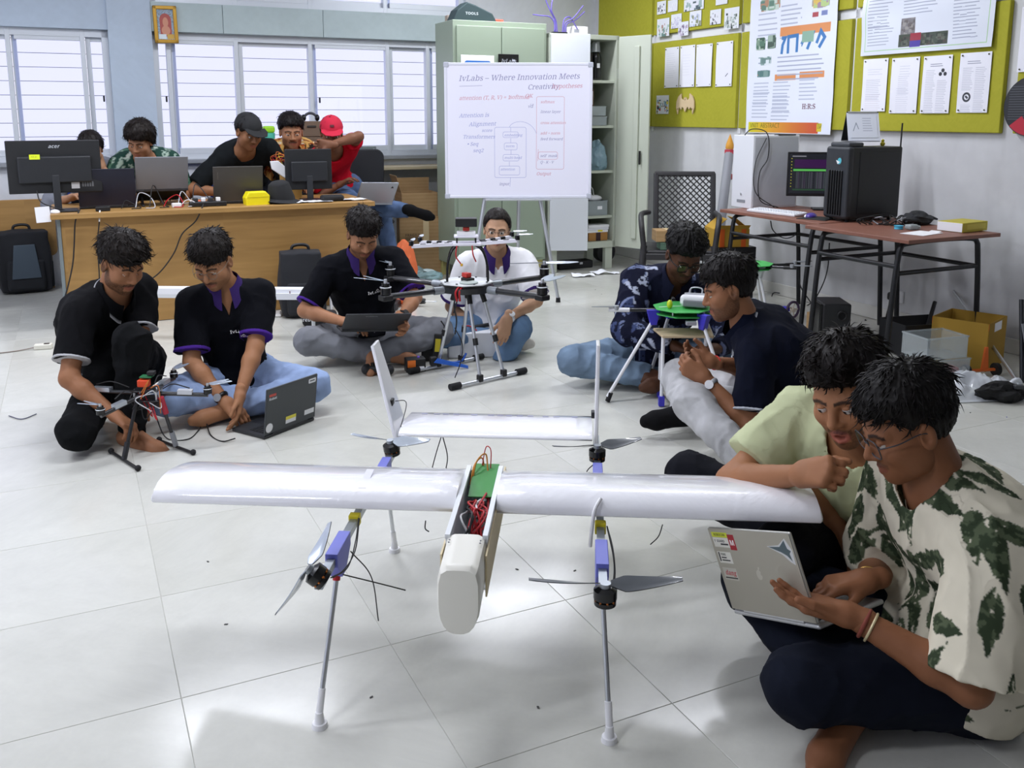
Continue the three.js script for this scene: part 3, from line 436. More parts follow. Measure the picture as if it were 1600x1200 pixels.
  const paint = S.paint ? S.paint({ hips, mid, neck, up, fw, xs, sh, arms, s }) : null, trim = S.trim ? lin(S.trim) : null, tw2 = S.trimW ?? 0.018;
  put(g, S.kind || 'shirt', sdfMesh(shirtF, slo, shi, (S.cell ?? 0.008) * lod, (x, y, z, nx, ny, nz) => {
    let c = sc; if (paint) c = paint(x, y, z, nx, ny, nz);
    const n = 1 + 0.08 * fbm(x * 30, y * 30, z * 30, 2); return [c[0] * n, c[1] * n, c[2] * n];
  }), clothMat);
  if (trim && sl < 1) arms.forEach((a, i) => { const ax = a.e.clone().sub(a.s), L = ax.length(); ax.divideScalar(L); const c = a.s.clone().addScaledVector(ax, L * sl), k = ax.dot(c), f = sleeves[i]; put(g, 'cuff', sdfMesh((x, y, z) => { const t = ax.x * x + ax.y * y + ax.z * z - k; return Math.max(cuffF[i](x, y, z) + cuffFold(x, y, z) - 0.003, t - 0.002, -t - tw2); }, [c.x - 0.11, c.y - 0.11, c.z - 0.11], [c.x + 0.11, c.y + 0.11, c.z + 0.11], 0.0042 * lod, () => trim, 0.012), clothMat); void f; });
  // collar: two sloping leaves round the neck with an open front
  if (S.collar) {
    const cc = lin(S.collar), edge = S.collarEdge ? lin(S.collarEdge) : null, W = new THREE.Matrix4().makeBasis(xs, up, fw).setPosition(nc), nU = 48, nW = 5, pos = [], col = [], ix = [];
    for (const side of [0, 1]) for (let i = 0; i <= nU; i++) for (let j = 0; j <= nW; j++) {
      const a = mix(-0.9, 0.9, i / nU) * Math.PI, f = Math.abs(a) / (0.9 * Math.PI), t = j / nW, front = sstep(0.55, 1, f), r = mix(0.064, 0.087 + 0.012 * front, t) * s + side * 0.0035, y = (mix(0.052, 0.006, t) - 0.036 * front * (0.7 + 0.9 * t) - 0.012 * sstep(0.85, 1, f) * t) * s;
      const ang = a + Math.PI, zz = -Math.cos(a) * r * 1.02, xx = Math.sin(a) * r * (1 - 0.1 * front); void ang; const p = V3(xx, y, zz + 0.012 * front * s).applyMatrix4(W); pos.push(p.x, p.y, p.z); const c = edge && t > 0.82 ? edge : cc; col.push(...c);
    }
    const st = (nU + 1) * (nW + 1); for (const side of [0, 1]) for (let i = 0; i < nU; i++) for (let j = 0; j < nW; j++) { const a = side * st + i * (nW + 1) + j, b = a + nW + 1; ix.push(a, b, a + 1, b, b + 1, a + 1); }
    const e = new THREE.BufferGeometry(); e.setAttribute('position', new THREE.Float32BufferAttribute(pos, 3)); e.setAttribute('color', new THREE.Float32BufferAttribute(col, 3)); e.setIndex(ix); e.computeVertexNormals(); put(g, 'collar', e, vcol(0.9, { side: THREE.DoubleSide, specularIntensity: 0.2 }));
  }
  // print on the chest, laid on the cloth
  if (S.print) { const [dx, dy, w, h, tex] = S.print; put(g, 'chest_print', drape(shirtF, nc.clone().addScaledVector(up, dy * s).addScaledVector(xs, dx * s).addScaledVector(fw, 0.25 * s), fw.clone().negate(), xs, up, w * s, h * s), new THREE.MeshStandardMaterial({ map: tex, alphaMap: tex, transparent: true, roughness: 0.8, polygonOffset: true, polygonOffsetFactor: -2 })); }
  // glasses
  if (o.glasses) {
    const gm = [], w = o.w || 1, R = o.glasses.r ?? 0.024, sq = o.glasses.square ?? 0, t = o.glasses.t ?? 0.0016, cxg = 0.0315, zf = 0.1;
    const ring = (k) => { const pts = []; for (let i = 0; i < 28; i++) { const a = i / 28 * Math.PI * 2, m = sq ? 1 / Math.pow(Math.abs(Math.cos(a)) ** 4 + Math.abs(Math.sin(a)) ** 4, 0.25) : 1; pts.push(V3(k * cxg + Math.cos(a) * R * m, -0.004 + Math.sin(a) * R * 0.85 * m, zf - Math.abs(Math.cos(a) * R * 0.2 + (k > 0 ? 0.002 : -0.002)) * 0.4)); } return new THREE.TubeGeometry(new THREE.CatmullRomCurve3(pts, true), 44, t, 6, true); };
    gm.push(ring(1), ring(-1), tube([[-0.008, 0.002, zf], [0, 0.005, zf + 0.002], [0.008, 0.002, zf]], t, 6, 8));
    for (const k of [1, -1]) gm.push(tube([[k * (cxg + R), 0.003, zf - 0.003], [k * 0.074 * w, 0.004, 0.06], [k * 0.079 * w, 0.006, 0.0], [k * 0.078 * w, -0.012, -0.022]], t, 6, 16));
    const gg = join(gm); gg.applyMatrix4(toHead); const fr = put(g, 'glasses', gg, M(o.glasses.color ?? 0x26262a, 0.3, 0.3));
    const lens = []; for (const k of [1, -1]) { const c = new THREE.CircleGeometry(R * 0.97, 24); c.scale(sq ? 1.08 : 1, sq ? 0.95 : 0.85, 1); c.translate(k * cxg, -0.004, zf - 0.001); lens.push(c); }
    const lg = join(lens); lg.applyMatrix4(toHead); put(fr, 'lens', lg, new THREE.MeshPhysicalMaterial({ color: 0xffffff, transmission: 1, thickness: 0, roughness: 0.02, ior: 1.5 }));
  }
  for (const i of [0, 1]) { const a = arms[i].a, ax = arms[i].w.clone().sub(arms[i].e).normalize(); for (const b of a.bands || []) { const p = arms[i].w.clone().addScaledVector(ax, -(b.back ?? 0.035) * s), r = mix(0.0245, 0.0385, clamp((b.back ?? 0.035) / 0.17, 0, 1)) * s + 0.0025; const tr = new THREE.TorusGeometry(r, b.r ?? 0.004, 8, 36); if (b.wide) tr.scale(1, 1, b.wide); tr.applyQuaternion(new THREE.Quaternion().setFromUnitVectors(V3(0, 0, 1), ax)); tr.translate(p.x, p.y, p.z); const bm = put(g, b.name || 'bracelet', tr, b.mat); if (b.face) { const out = dirLocal(b.face, g); out.addScaledVector(ax, -out.dot(ax)).normalize(); const f = new THREE.CylinderGeometry(0.018, 0.018, 0.008, 24); f.applyQuaternion(new THREE.Quaternion().setFromUnitVectors(V3(0, 1, 0), out)); const c = p.clone().addScaledVector(out, r + 0.004); f.translate(c.x, c.y, c.z); put(bm, 'watch_face', f, b.faceMat || b.mat); } } }
  return { g, toHead, neck, up, fw, xs, sh, arms, legs, hips, mid, shirtF, s };
}
const dirLocal = (d, g) => (Array.isArray(d) ? V3(...d) : d.clone()).applyAxisAngle(V3(0, 1, 0), -g.rotation.y).normalize();
function drape(field, o, dir, ax, ay, w, h, nx = 16, ny = 8) {        // a patch that follows a surface
  const pos = [], uv = [], ix = []; for (let j = 0; j <= ny; j++) for (let i = 0; i <= nx; i++) { const p = o.clone().addScaledVector(ax, (i / nx - 0.5) * w).addScaledVector(ay, (j / ny - 0.5) * h); for (let k = 0; k < 40; k++) { const d = field(p.x, p.y, p.z); if (d < 0.002) break; p.addScaledVector(dir, Math.max(d * 0.7, 0.0008)); } p.addScaledVector(dir, -0.011); pos.push(p.x, p.y, p.z); uv.push(i / nx, j / ny); }
  for (let j = 0; j < ny; j++) for (let i = 0; i < nx; i++) { const a = j * (nx + 1) + i; ix.push(a, a + 1, a + nx + 1, a + 1, a + nx + 2, a + nx + 1); }
  const g = new THREE.BufferGeometry(); g.setAttribute('position', new THREE.Float32BufferAttribute(pos, 3)); g.setAttribute('uv', new THREE.Float32BufferAttribute(uv, 2)); g.setIndex(ix); g.computeVertexNormals(); return g;
}

// ================================================================ the white twin-boom aircraft
{
  const A = thing('aircraft', 'white twin-boom model aircraft with four upward propellers standing on thin legs', 'aircraft', [-0.081, 0, -2.337], -4.2 * D);
  const film = new THREE.MeshPhysicalMaterial({ color: 0xf7f7fb, roughness: 0.34, clearcoat: 1, clearcoatRoughness: 0.08, bumpMap: grainTex, bumpScale: 0.0012 }), nosePl = M(0xe9e7dc, 0.35), ply = M(0xd9c9a4, 0.7), purple = M(0x6a70c8, 0.45), galv = M(0x9aa0a6, 0.35, 0.8);
  // airfoil lofted along x
  const foil = (x0, x1, chord, thick, y0, zc, n = 14, tip0 = false, tip1 = false) => {
    const prof = []; for (let i = 0; i <= n; i++) { const t = 1 - Math.cos(i / n * Math.PI / 2); prof.push([t, 0.5 * (0.2969 * Math.sqrt(t) - 0.126 * t - 0.3516 * t * t + 0.2843 * t ** 3 - 0.1036 * t ** 4) / 0.5]); }
    const ring = prof.map(([t, h]) => [t, h * 1.75]).concat(prof.slice(1, -1).reverse().map(([t, h]) => [t, -h * 0.55])), m = ring.length, xs = []; const K = 10; for (let i = 0; i <= K; i++) xs.push(mix(x0, x1, i / K));
    const sec = xs.map((x) => [x, 1, 1]); if (tip0) sec.unshift([x0 - 0.008, 0.94, 0.5]); if (tip1) sec.push([x1 + 0.008, 0.94, 0.5]);
    const pos = [], ix = []; for (const [x, c, th] of sec) for (const [t, h] of ring) pos.push(x, y0 + h * thick * th / 0.1 * 0.55, zc + chord / 2 - (t * c + (1 - c) * 0.5) * chord);
    for (let i = 0; i < sec.length - 1; i++) for (let j = 0; j < m; j++) { const a = i * m + j, b = i * m + (j + 1) % m; ix.push(a, b, a + m, b, b + m, a + m); }
    for (const [base, flip] of [[0, 1], [(sec.length - 1) * m, 0]]) for (let j = 1; j < m - 1; j++) flip ? ix.push(base, base + j + 1, base + j) : ix.push(base, base + j, base + j + 1);
    const g = new THREE.BufferGeometry(); g.setAttribute('position', new THREE.Float32BufferAttribute(pos, 3)); g.setIndex(ix); g.computeVertexNormals(); const uv = new Float32Array(pos.length / 3 * 2); for (let i = 0; i < uv.length / 2; i++) { uv[i * 2] = pos[i * 3] * 2; uv[i * 2 + 1] = pos[i * 3 + 2] * 2; } g.setAttribute('uv', new THREE.BufferAttribute(uv, 2)); return g;
  };
  const wingL = put(A, 'wing', foil(-0.845, -0.052, 0.285, 0.046, 0.412, 0.005, 14, true, false), film), wingR = put(A, 'wing', foil(0.052, 0.855, 0.285, 0.046, 0.412, 0.005, 14, false, true), film);
  put(wingL, 'seam_tape', [bx(0.02, 0.0015, 0.1, -0.3, 0.4555, 0.06, 0.12)], M(0xe2e2ee, 0.25)); put(wingR, 'ribbon', tube([[0.315, 0.45, 0.13], [0.3, 0.43, 0.155], [0.292, 0.37, 0.16], [0.29, 0.33, 0.15]], 0.005, 6), whitePlastic);
  // fuselage: open box with plywood and white walls, pale moulded nose
  const F = put(A, 'fuselage', [rb(0.006, 0.14, 0.36, 0.002, -0.046, 0.395, 0.1), rb(0.006, 0.14, 0.36, 0.002, 0.046, 0.395, 0.1), bx(0.09, 0.006, 0.36, 0, 0.335, 0.1), bx(0.09, 0.12, 0.006, 0, 0.395, -0.077), bx(0.012, 0.012, 0.36, -0.044, 0.462, 0.1), bx(0.012, 0.012, 0.36, 0.044, 0.462, 0.1)], M(0xe4e8ec, 0.4));
  F.position.set(0, -0.026, 0.006); F.scale.z = 1.2;
  each(F, 'side_plate', [bx(0.004, 0.1, 0.45, 0.0515, 0.395, 0.1), bx(0.004, 0.1, 0.45, -0.0515, 0.395, 0.1)], ply);
  put(F, 'divider', bx(0.084, 0.04, 0.004, 0, 0.38, 0.16), M(0x5c5f62, 0.6));
  put(F, 'circuit_board', [bx(0.07, 0.003, 0.13, 0.004, 0.452, -0.025, 0.25)], M(0x1f8a2c, 0.4));
  each(F, 'capacitor', [cyl(0.009, 0.009, 0.03, -0.012, 0.43, 0.08, 1.2), cyl(0.007, 0.007, 0.02, 0.014, 0.43, 0.06)], M(0x2d3033, 0.4));
  const wires = [], wires2 = [], wires3 = []; for (let i = 0; i < 16; i++) (i % 3 ? wires : i % 2 ? wires2 : wires3).push(tube([[rr(-0.03, 0.03), 0.4, 0.22 - rr(0, 0.03)], [rr(-0.035, 0.035), rr(0.43, 0.47), rr(0.12, 0.19)], [rr(-0.03, 0.03), rr(0.42, 0.46), rr(0.07, 0.12)], [rr(-0.03, 0.03), 0.42, rr(0.0, 0.06)]], 0.0028, 6));
  each(F, 'red_wire', wires, redWire); each(F, 'white_wire', wires2, whitePlastic); each(F, 'black_wire', wires3, blackWire);
  each(F, 'yellow_wire', [tube([[-0.03, 0.44, -0.03], [-0.02, 0.49, -0.06], [0.0, 0.5, -0.085], [0.01, 0.46, -0.06]], 0.0022), tube([[-0.034, 0.44, -0.02], [-0.026, 0.48, -0.06], [-0.01, 0.485, -0.09], [0.0, 0.45, -0.07]], 0.0022)], M(0xc9862a, 0.5)); put(F, 'aerial_wire', tube([[-0.01, 0.46, -0.08], [0.004, 0.52, -0.09], [0.014, 0.515, -0.085], [0.016, 0.46, -0.07]], 0.0016), redWire);
  const nose = []; { // lofted nose: flat top, rounded and drooping front
    const pos = [], ix = [], m = 24, K = 14; for (let i = 0; i <= K; i++) { const t = i / K, z = mix(0.335, 0.49, t), top = 0.441 - 0.004 * t - (t > 0.9 ? (t - 0.9) ** 2 * 0.7 : 0), bot = mix(0.31, 0.28, t), w = 0.0495 - 0.002 * t - (t > 0.9 ? (t - 0.9) ** 2 * 0.4 : 0); for (let j = 0; j < m; j++) { const a = j / m * Math.PI * 2, c = Math.cos(a), s = Math.sin(a), p = Math.pow(Math.abs(c) ** 5 + Math.abs(s) ** 5, -0.2), ps = s < 0 ? Math.pow(Math.abs(c) ** 2.6 + Math.abs(s) ** 2.6, -1 / 2.6) : p; pos.push(c * (s < 0 ? ps : p) * w, (top + bot) / 2 + s * (s < 0 ? ps : p) * (top - bot) / 2, z); } }
    for (let i = 0; i < K; i++) for (let j = 0; j < m; j++) { const a = i * m + j, b = i * m + (j + 1) % m; ix.push(a, b, a + m, b, b + m, a + m); } const c = pos.length / 3; pos.push(0, 0.355, 0.4925); for (let j = 0; j < m; j++) ix.push(K * m + j, K * m + (j + 1) % m, c);
    const g = new THREE.BufferGeometry(); g.setAttribute('position', new THREE.Float32BufferAttribute(pos, 3)); g.setIndex(ix); nose.push(toCreasedNormals(g, 0.6));
  }
  const N = put(A, 'nose', nose, nosePl, 'cream moulded plastic nose'); const scr = []; for (const x of [-0.036, 0.036]) for (const z of [0.365, 0.377]) scr.push(cyl(0.0022, 0.0022, 0.002, x, 0.4405, z, 0, 0, 0, 10)); each(N, 'screw', scr, M(0x8b8d90, 0.4, 0.6)); void N;
  // propeller blade pair, twisted strip
  const blade = (L, wide, tipUp = 0.01) => { const pos = [], ix = [], n = 16, c = []; for (const side of [1, -1]) { const o = pos.length / 3; for (const sgn of [1, -1]) for (let i = 0; i <= n; i++) { const t = i / n, r = mix(0.012, L, t), w = wide * (t < 0.2 ? mix(0.35, 1, t / 0.2) : mix(1, 0.35, ((t - 0.2) / 0.8) ** 1.4)), tw = mix(0.55, 0.18, t); for (const e of [-0.45, 0.15, 0.55]) pos.push(side * r, tipUp * t * t + sgn * 0.0011 + Math.sin(tw) * e * w * -1, side * Math.cos(tw) * e * w); } const q = (a, b, d, e2) => ix.push(a, b, d, b, e2, d); for (let s = 0; s < 2; s++) for (let i = 0; i < n; i++) for (let k = 0; k < 2; k++) { const a = o + s * (n + 1) * 3 + i * 3 + k; q(a, a + 1, a + 3, a + 4); } for (const k of [0, 2]) for (let i = 0; i < n; i++) { const a = o + i * 3 + k, b = a + (n + 1) * 3; q(a, a + 3, b, b + 3); } } void c; const g = new THREE.BufferGeometry(); g.setAttribute('position', new THREE.Float32BufferAttribute(pos, 3)); g.setIndex(ix); g.computeVertexNormals(); return g; };
  const propMat = M(0x54585c, 0.3, 0.1, { clearcoat: 0.6 }), propSilver = M(0xb9c2cc, 0.22, 0.4, { clearcoat: 0.6 });
  const motorUnit = (boom, x, y, z, turn, tiltX, tiltZ, mat, L = 0.165) => {
    const e = new THREE.Euler(tiltX, turn, tiltZ, 'ZXY'), T = (g) => { g.applyMatrix4(new THREE.Matrix4().makeRotationFromEuler(new THREE.Euler(tiltX, 0, tiltZ))); g.translate(x, y, z); return g; }; void e;
    const m = put(A, 'motor', [T(cyl(0.024, 0.024, 0.01, 0, -0.027, 0)), T(cyl(0.0255, 0.0255, 0.019, 0, -0.008, 0)), T(cyl(0.0255, 0.014, 0.006, 0, 0.0045, 0)), T(cyl(0.02, 0.02, 0.018, 0, -0.02, 0))], blackGloss); const ring = []; for (let i = 0; i < 9; i++) ring.push(T(XF(new THREE.BoxGeometry(0.004, 0.009, 0.004), Math.cos(i / 9 * 6.28) * 0.0215, -0.02, Math.sin(i / 9 * 6.28) * 0.0215))); stuff(m, 'windings', ring, copper);
    each(m, 'mount', [T(cyl(0.012, 0.012, 0.012, 0, 0.011, 0)), T(rb(0.034, 0.008, 0.034, 0.003, 0, -0.028, 0))], galv);
    const p = blade(L, 0.04); p.rotateY(turn); p.translate(0, 0.016, 0); put(A, 'propeller', T(p), mat); void boom;
  };
  for (const s of [-1, 1]) {
    const X = s * 0.315;
    const bm = put(A, 'boom', beam([X - s * 0.0, 0.372, 0.47], [X, 0.372, -0.53], 0.019, 0.019), galv);
    each(bm, 'clamp', [rb(0.028, 0.03, 0.024, 0.003, X, 0.375, 0.135), rb(0.028, 0.03, 0.024, 0.003, X, 0.375, -0.12)], M(0xd6c51e, 0.5));
    put(bm, 'bracket', [slab([[-0.06, 0.018], [0.06, 0.018], [0.06, -0.012], [0.02, -0.055], [-0.01, -0.055], [-0.06, -0.012]], 0.03, 0.002)].map((g) => XF(g, X, 0.372, 0.3, 0, -Math.PI / 2)), purple, 'violet printed leg bracket'); put(bm, 'bracket', [slab([[-0.045, 0.016], [0.045, 0.016], [0.045, -0.012], [0.0, -0.045], [-0.045, -0.012]], 0.028, 0.002)].map((g) => XF(g, X, 0.372, -0.22, 0, -Math.PI / 2)), purple);
    for (const [z0, z1] of [[0.31, 0.438], [-0.25, -0.438]]) {
      const top = [X, 0.33, z0], foot = [s * 0.335, 0.035, z1], lg = put(A, 'leg', [rod(top, foot, 0.0062)], steel); put(lg, 'foot', [cyl(0.019, 0.017, 0.012, foot[0], 0.006, z1), cyl(0.012, 0.009, 0.028, foot[0], 0.024, z1), rod([foot[0], 0.03, z1], [mix(foot[0], X, 0.16), 0.085, mix(z1, z0, 0.16)], 0.0085)], whitePlastic); put(lg, 'socket', rod([X, 0.336, z0], [mix(X, foot[0], 0.08), 0.305, mix(z0, z1, 0.08)], 0.009), redWire);
    }
    each(bm, 'cable', [tube([[X + 0.016, 0.39, 0.16], [X + 0.028, 0.37, 0.24], [X + 0.03, 0.345, 0.33], [X + 0.016, 0.36, 0.41]], 0.0016), tube([[X + 0.016, 0.385, 0.15], [X + 0.03, 0.35, 0.26], [X + 0.025, 0.35, 0.36], [X + 0.014, 0.365, 0.42]], 0.0016), tube([[X + 0.012, 0.38, -0.32], [X - 0.03, 0.35, -0.3], [X - 0.035, 0.31, -0.285]], 0.0016)], blackWire);
  }
  motorUnit(null, 0.318, 0.395, 0.485, 0.08, 0, 0, propMat); motorUnit(null, -0.33, 0.395, 0.455, 1.25, 0.15, 0.85, propSilver, 0.13); motorUnit(null, -0.315, 0.405, -0.33, -0.35, 0.1, 0.12, propSilver, 0.14); motorUnit(null, 0.315, 0.405, -0.33, 0.32, 0, 0, propMat, 0.14);
  put(A, 'tailplane', foil(-0.3, 0.3, 0.235, 0.017, 0.42, -0.485, 10), film); const dash = []; for (const x of [-0.25, -0.21, -0.18, -0.145, -0.085, -0.03, 0.0, 0.03, 0.065, 0.1, 0.15, 0.185, 0.245]) dash.push(bx(0.02, 0.0012, 0.006, x, 0.4275, -0.568, -0.04)); each(A, 'tail_mark', dash, M(0xa9aac4, 0.6));
  const fin = (x, cant, lean) => { const g = slab([[0.075, 0], [-0.075, 0], [-0.085, 0.29], [-0.015, 0.29]], 0.012, 0.003); g.rotateY(-Math.PI / 2); g.rotateZ(cant); g.rotateX(lean); g.translate(x, 0.4, -0.46); return g; };
  const f1 = put(A, 'fin', fin(-0.312, 0.3, 0), film), f2 = put(A, 'fin', fin(0.312, -0.015, 0), film); put(f1, 'servo', rb(0.014, 0.02, 0.03, 0.003, -0.338, 0.5, -0.46), black); put(f2, 'servo', rb(0.014, 0.02, 0.03, 0.003, 0.304, 0.475, -0.46), black);
  put(f1, 'pushrod', tube([[-0.328, 0.5, -0.47], [-0.3, 0.49, -0.5], [-0.3, 0.43, -0.4]], 0.0014), black);
  each(A, 'trailing_cable', [tube([[-0.17, 0.41, -0.4], [-0.185, 0.36, -0.39], [-0.2, 0.3, -0.37]], 0.0018), tube([[-0.165, 0.41, -0.4], [-0.15, 0.34, -0.39], [-0.17, 0.26, -0.35]], 0.0018), tube([[-0.29, 0.36, 0.28], [-0.26, 0.25, 0.2], [-0.25, 0.12, 0.18]], 0.0016), tube([[-0.3, 0.32, 0.32], [-0.22, 0.26, 0.25], [-0.17, 0.23, 0.22]], 0.0016), tube([[-0.13, 0.38, 0.14], [-0.13, 0.36, 0.145], [-0.12, 0.355, 0.15]], 0.0016), tube([[0.47, 0.39, 0.14], [0.46, 0.36, 0.145], [0.44, 0.34, 0.15]], 0.0014)], blackWire);
}

// ================================================================ desk and what stands on it
const grain = (a, b, fx, fy, s) => dataTex(512, 512, (u, v) => { const w = tnoise(u, v, 4, s) * 0.6, q = clamp(0.5 + 0.5 * tnoise(u, (v * fy + w * 0.2) % 1, fx, s + 2) + 0.25 * tnoise(u, v, 120, s + 5), 0, 1); return mix3(a, b, q); });
const deskTex = dataTex(512, 512, (u, v) => { const w = fbm(u * 2, v * 3, 1.5, 3) * 0.5; const q = clamp(0.5 + 0.55 * fbm(u * 3 + w, v * 42 + w * 3, 2.2, 4) + 0.3 * fbm(u * 2, v * 7, 7.7, 3), 0, 1); return [mix(0.66, 0.78, q), mix(0.51, 0.62, q), mix(0.29, 0.37, q)]; });
const deskMat = new THREE.MeshPhysicalMaterial({ map: deskTex, color: 0xe6e2e0, roughness: 0.45 });
const DV = 6.62, DB = 7.36, DT = 0.772, DU0 = -0.10, DU1 = onV(577, 310, DV)[0];
const DW = DU1 - DU0;
{
  const t = thing('desk', 'long wooden desk with a full front panel and pale wood top', 'desk', rm((DU0 + DU1) / 2, 0, DV), YAW);
  put(t, 'top', rb(DW + 0.06, 0.034, DB - DV + 0.05, 0.004, 0, DT - 0.017, -(DB - DV) / 2 + 0.02), deskMat);
  put(t, 'front_panel', rb(DW - 0.05, DT - 0.04, 0.02, 0.003, 0, (DT - 0.034) / 2, -0.05), deskMat);
  for (const s of [-1, 1]) put(t, 'side_panel', rb(0.022, DT - 0.036, DB - DV - 0.06, 0.003, s * (DW / 2 - 0.014), (DT - 0.036) / 2, -(DB - DV) / 2), M(0x7c8587, 0.55));
}
const onDesk = (px, v, dy = 0) => { let lo = 200, hi = 420; for (let i = 0; i < 30; i++) { const m = (lo + hi) / 2; onV(px, m, v)[1] > DT ? lo = m : hi = m; } const [u] = onV(px, lo, v); return rm(u, DT + dy, v); };
const facing = YAW;      // local z towards the room

function laptop(name, label, pos, turn, o = {}) {     // hinge at z = -d/2, user side +z
  const w = o.w ?? 0.34, d = o.d ?? 0.235, th = o.th ?? 0.016, t = thing(name, label, 'laptop', pos, turn), base = o.base || black, lidM = o.lid || black;
  if (o.tilt) t.rotation.set(o.tilt[0], turn, o.tilt[1], 'YXZ');
  put(t, 'base', rb(w, th, d, 0.006, 0, th / 2, 0), base);
  const keys = []; for (let r = 0; r < 5; r++) for (let k = 0; k < 13; k++) keys.push(XF(new THREE.BoxGeometry(w / 17, 0.0025, d / 13), (k - 6) * w / 15.2, th + 0.001, -d * 0.36 + r * d / 10.5)); stuff(t, 'keys', keys, o.keys || M(0x1a1a1c, 0.6)); put(t, 'touchpad', bx(w * 0.32, 0.001, d * 0.3, 0, th + 0.0004, d * 0.28), o.pad || M(0x2a2a2d, 0.35));
  const L = new THREE.Group(); void L; const a = -(o.open ?? 20) * D, H = (g) => { g.rotateX(a); g.translate(0, th + 0.002, -d / 2 + 0.004); return g; };
  const lid = put(t, 'lid', H(rb(w, o.lh ?? d, 0.008, 0.004, 0, (o.lh ?? d) / 2, 0)), lidM);
  put(lid, 'screen', H(bx(w * 0.94, (o.lh ?? d) * 0.86, 0.001, 0, (o.lh ?? d) * 0.53, 0.0046)), o.screen || M(0x20242c, 0.2));
  for (const [x, y, sw, sh, mat, nm] of o.stickers || []) { const g = flat(sw, sh); g.rotateY(Math.PI); g.translate(x, y, -0.0047); put(lid, nm || 'sticker', H(g), mat); }
  put(t, 'hinge', XF(new THREE.CylinderGeometry(0.006, 0.006, w * 0.7, 10), 0, th + 0.001, -d / 2 + 0.004, 0, 0, Math.PI / 2), base);
  return t;
}
const decalMat = (w, h, draw, rough = 0.6) => new THREE.MeshStandardMaterial({ map: canvasTex(w, h, draw), roughness: rough, polygonOffset: true, polygonOffsetFactor: -1 });
const cutMat = (w, h, draw, color = 0xffffff, rough = 0.5, metal = 0) => { const t = canvasTex(w, h, (g) => { g.fillStyle = '#000'; g.fillRect(0, 0, w, h); g.fillStyle = '#fff'; g.strokeStyle = '#fff'; draw(g, w, h); }); return new THREE.MeshStandardMaterial({ color, alphaMap: t, transparent: true, roughness: rough, metalness: metal }); };

// big monitor, back to the room
function monitor(name, label, pos, turn, w, h, y0, o = {}) {
  const t = thing(name, label, 'monitor', pos, turn); put(t, 'stand_foot', [rb(w * 0.42, 0.012, 0.18, 0.005, 0, 0.006, 0)], o.mat || black);
  put(t, 'stand_neck', [rb(0.045, y0 + h * 0.35, 0.03, 0.006, 0, (y0 + h * 0.35) / 2, -0.02)], M(0x2a2c30, 0.5));
  const b = put(t, 'panel', rb(w, h, 0.03, 0.006, 0, y0 + h / 2, -0.055), o.mat || M(0x1b1c1f, 0.5)); put(b, 'rear_housing', rb(w * 0.78, h * 0.5, 0.035, 0.01, 0, y0 + h * 0.45, -0.025), M(0x232529, 0.45)); put(b, 'screen', bx(w * 0.95, h * 0.92, 0.002, 0, y0 + h * 0.52, -0.0712), o.screen || M(0x2d3440, 0.2));
  return [t, b];
}
{
  const [t, b] = monitor('monitor', 'large black monitor with a yellow sticker on its back at the desk end', onDesk(92, 6.78), facing + 0.03, 0.56, 0.345, 0.12);
  const g1 = flat(0.11, 0.034); g1.translate(0.01, 0.12 + 0.345 - 0.04, -0.0385); put(b, 'brand_name', g1, cutMat(256, 80, (g) => { g.font = 'italic bold 76px sans-serif'; g.fillText('acer', 30, 62); }, 0xb9bcc2, 0.4));
  const g2 = flat(0.062, 0.032); g2.translate(-0.115, 0.12 + 0.24, -0.006); put(b, 'yellow_sticker', g2, decalMat(128, 64, (g) => { g.fillStyle = '#e2f02a'; g.fillRect(0, 0, 128, 64); g.fillStyle = '#6c7a10'; g.font = '24px sans-serif'; g.fillText('FYP-31', 22, 40); }));
  const g3 = flat(0.16, 0.07); g3.translate(0.16, 0.12 + 0.05, -0.0385); put(b, 'ports_label', g3, decalMat(128, 64, (g) => { g.fillStyle = '#1d1e21'; g.fillRect(0, 0, 128, 64); g.fillStyle = '#d8d8da'; g.fillRect(8, 10, 40, 44); g.fillStyle = '#6b6d70'; for (let i = 0; i < 5; i++) g.fillRect(60 + i * 12, 14, 8, 30); }));
  put(t, 'cable', tube([[-0.12, 0.14, -0.03], [-0.1, 0.07, 0.04], [-0.02, 0.03, 0.05], [0.04, 0.01, 0.03]], 0.004), blackWire);
  monitor('monitor', 'smaller black monitor in front of the person in the red cap', onDesk(486, 6.85), facing - 0.05, 0.345, 0.3, 0.08);
}
laptop('laptop', 'dark navy laptop with a white bird mark beside the large monitor', onDesk(170, 6.98), facing + Math.PI - 0.05, { w: 0.36, lh: 0.26, open: 12, lid: M(0x14162a, 0.4), stickers: [[0.07, 0.13, 0.06, 0.06, cutMat(128, 128, (g) => { g.beginPath(); g.moveTo(8, 20); g.lineTo(60, 60); g.lineTo(120, 24); g.lineTo(84, 90); g.lineTo(50, 118); g.lineTo(46, 84); g.fill(); }, 0xe9e9ee), 'bird_mark']] });
{
  const p = onDesk(255, 6.9), t = thing('laptop_stand', 'black folding stand under the grey laptop', 'stand', p, facing); put(t, 'plate', rb(0.33, 0.012, 0.2, 0.004, 0, 0.075, -0.08, -0.45), black); for (const s of [-1, 1]) { put(t, 'arm', beam([s * 0.13, 0.0, 0.01], [s * 0.13, 0.08, -0.1], 0.012, 0.02), black); put(t, 'foot', rb(0.02, 0.012, 0.22, 0.004, s * 0.13, 0.006, -0.08), black); }
  laptop('laptop', 'plain grey laptop raised on a black stand', p.clone().add(rm(0, 0.13, 0.09)), facing + Math.PI, { w: 0.345, lh: 0.245, d: 0.23, open: 8, lid: M(0x7f8187, 0.45, 0.3), base: M(0x3a3a3e, 0.5), tilt: [-0.25, 0] });
}
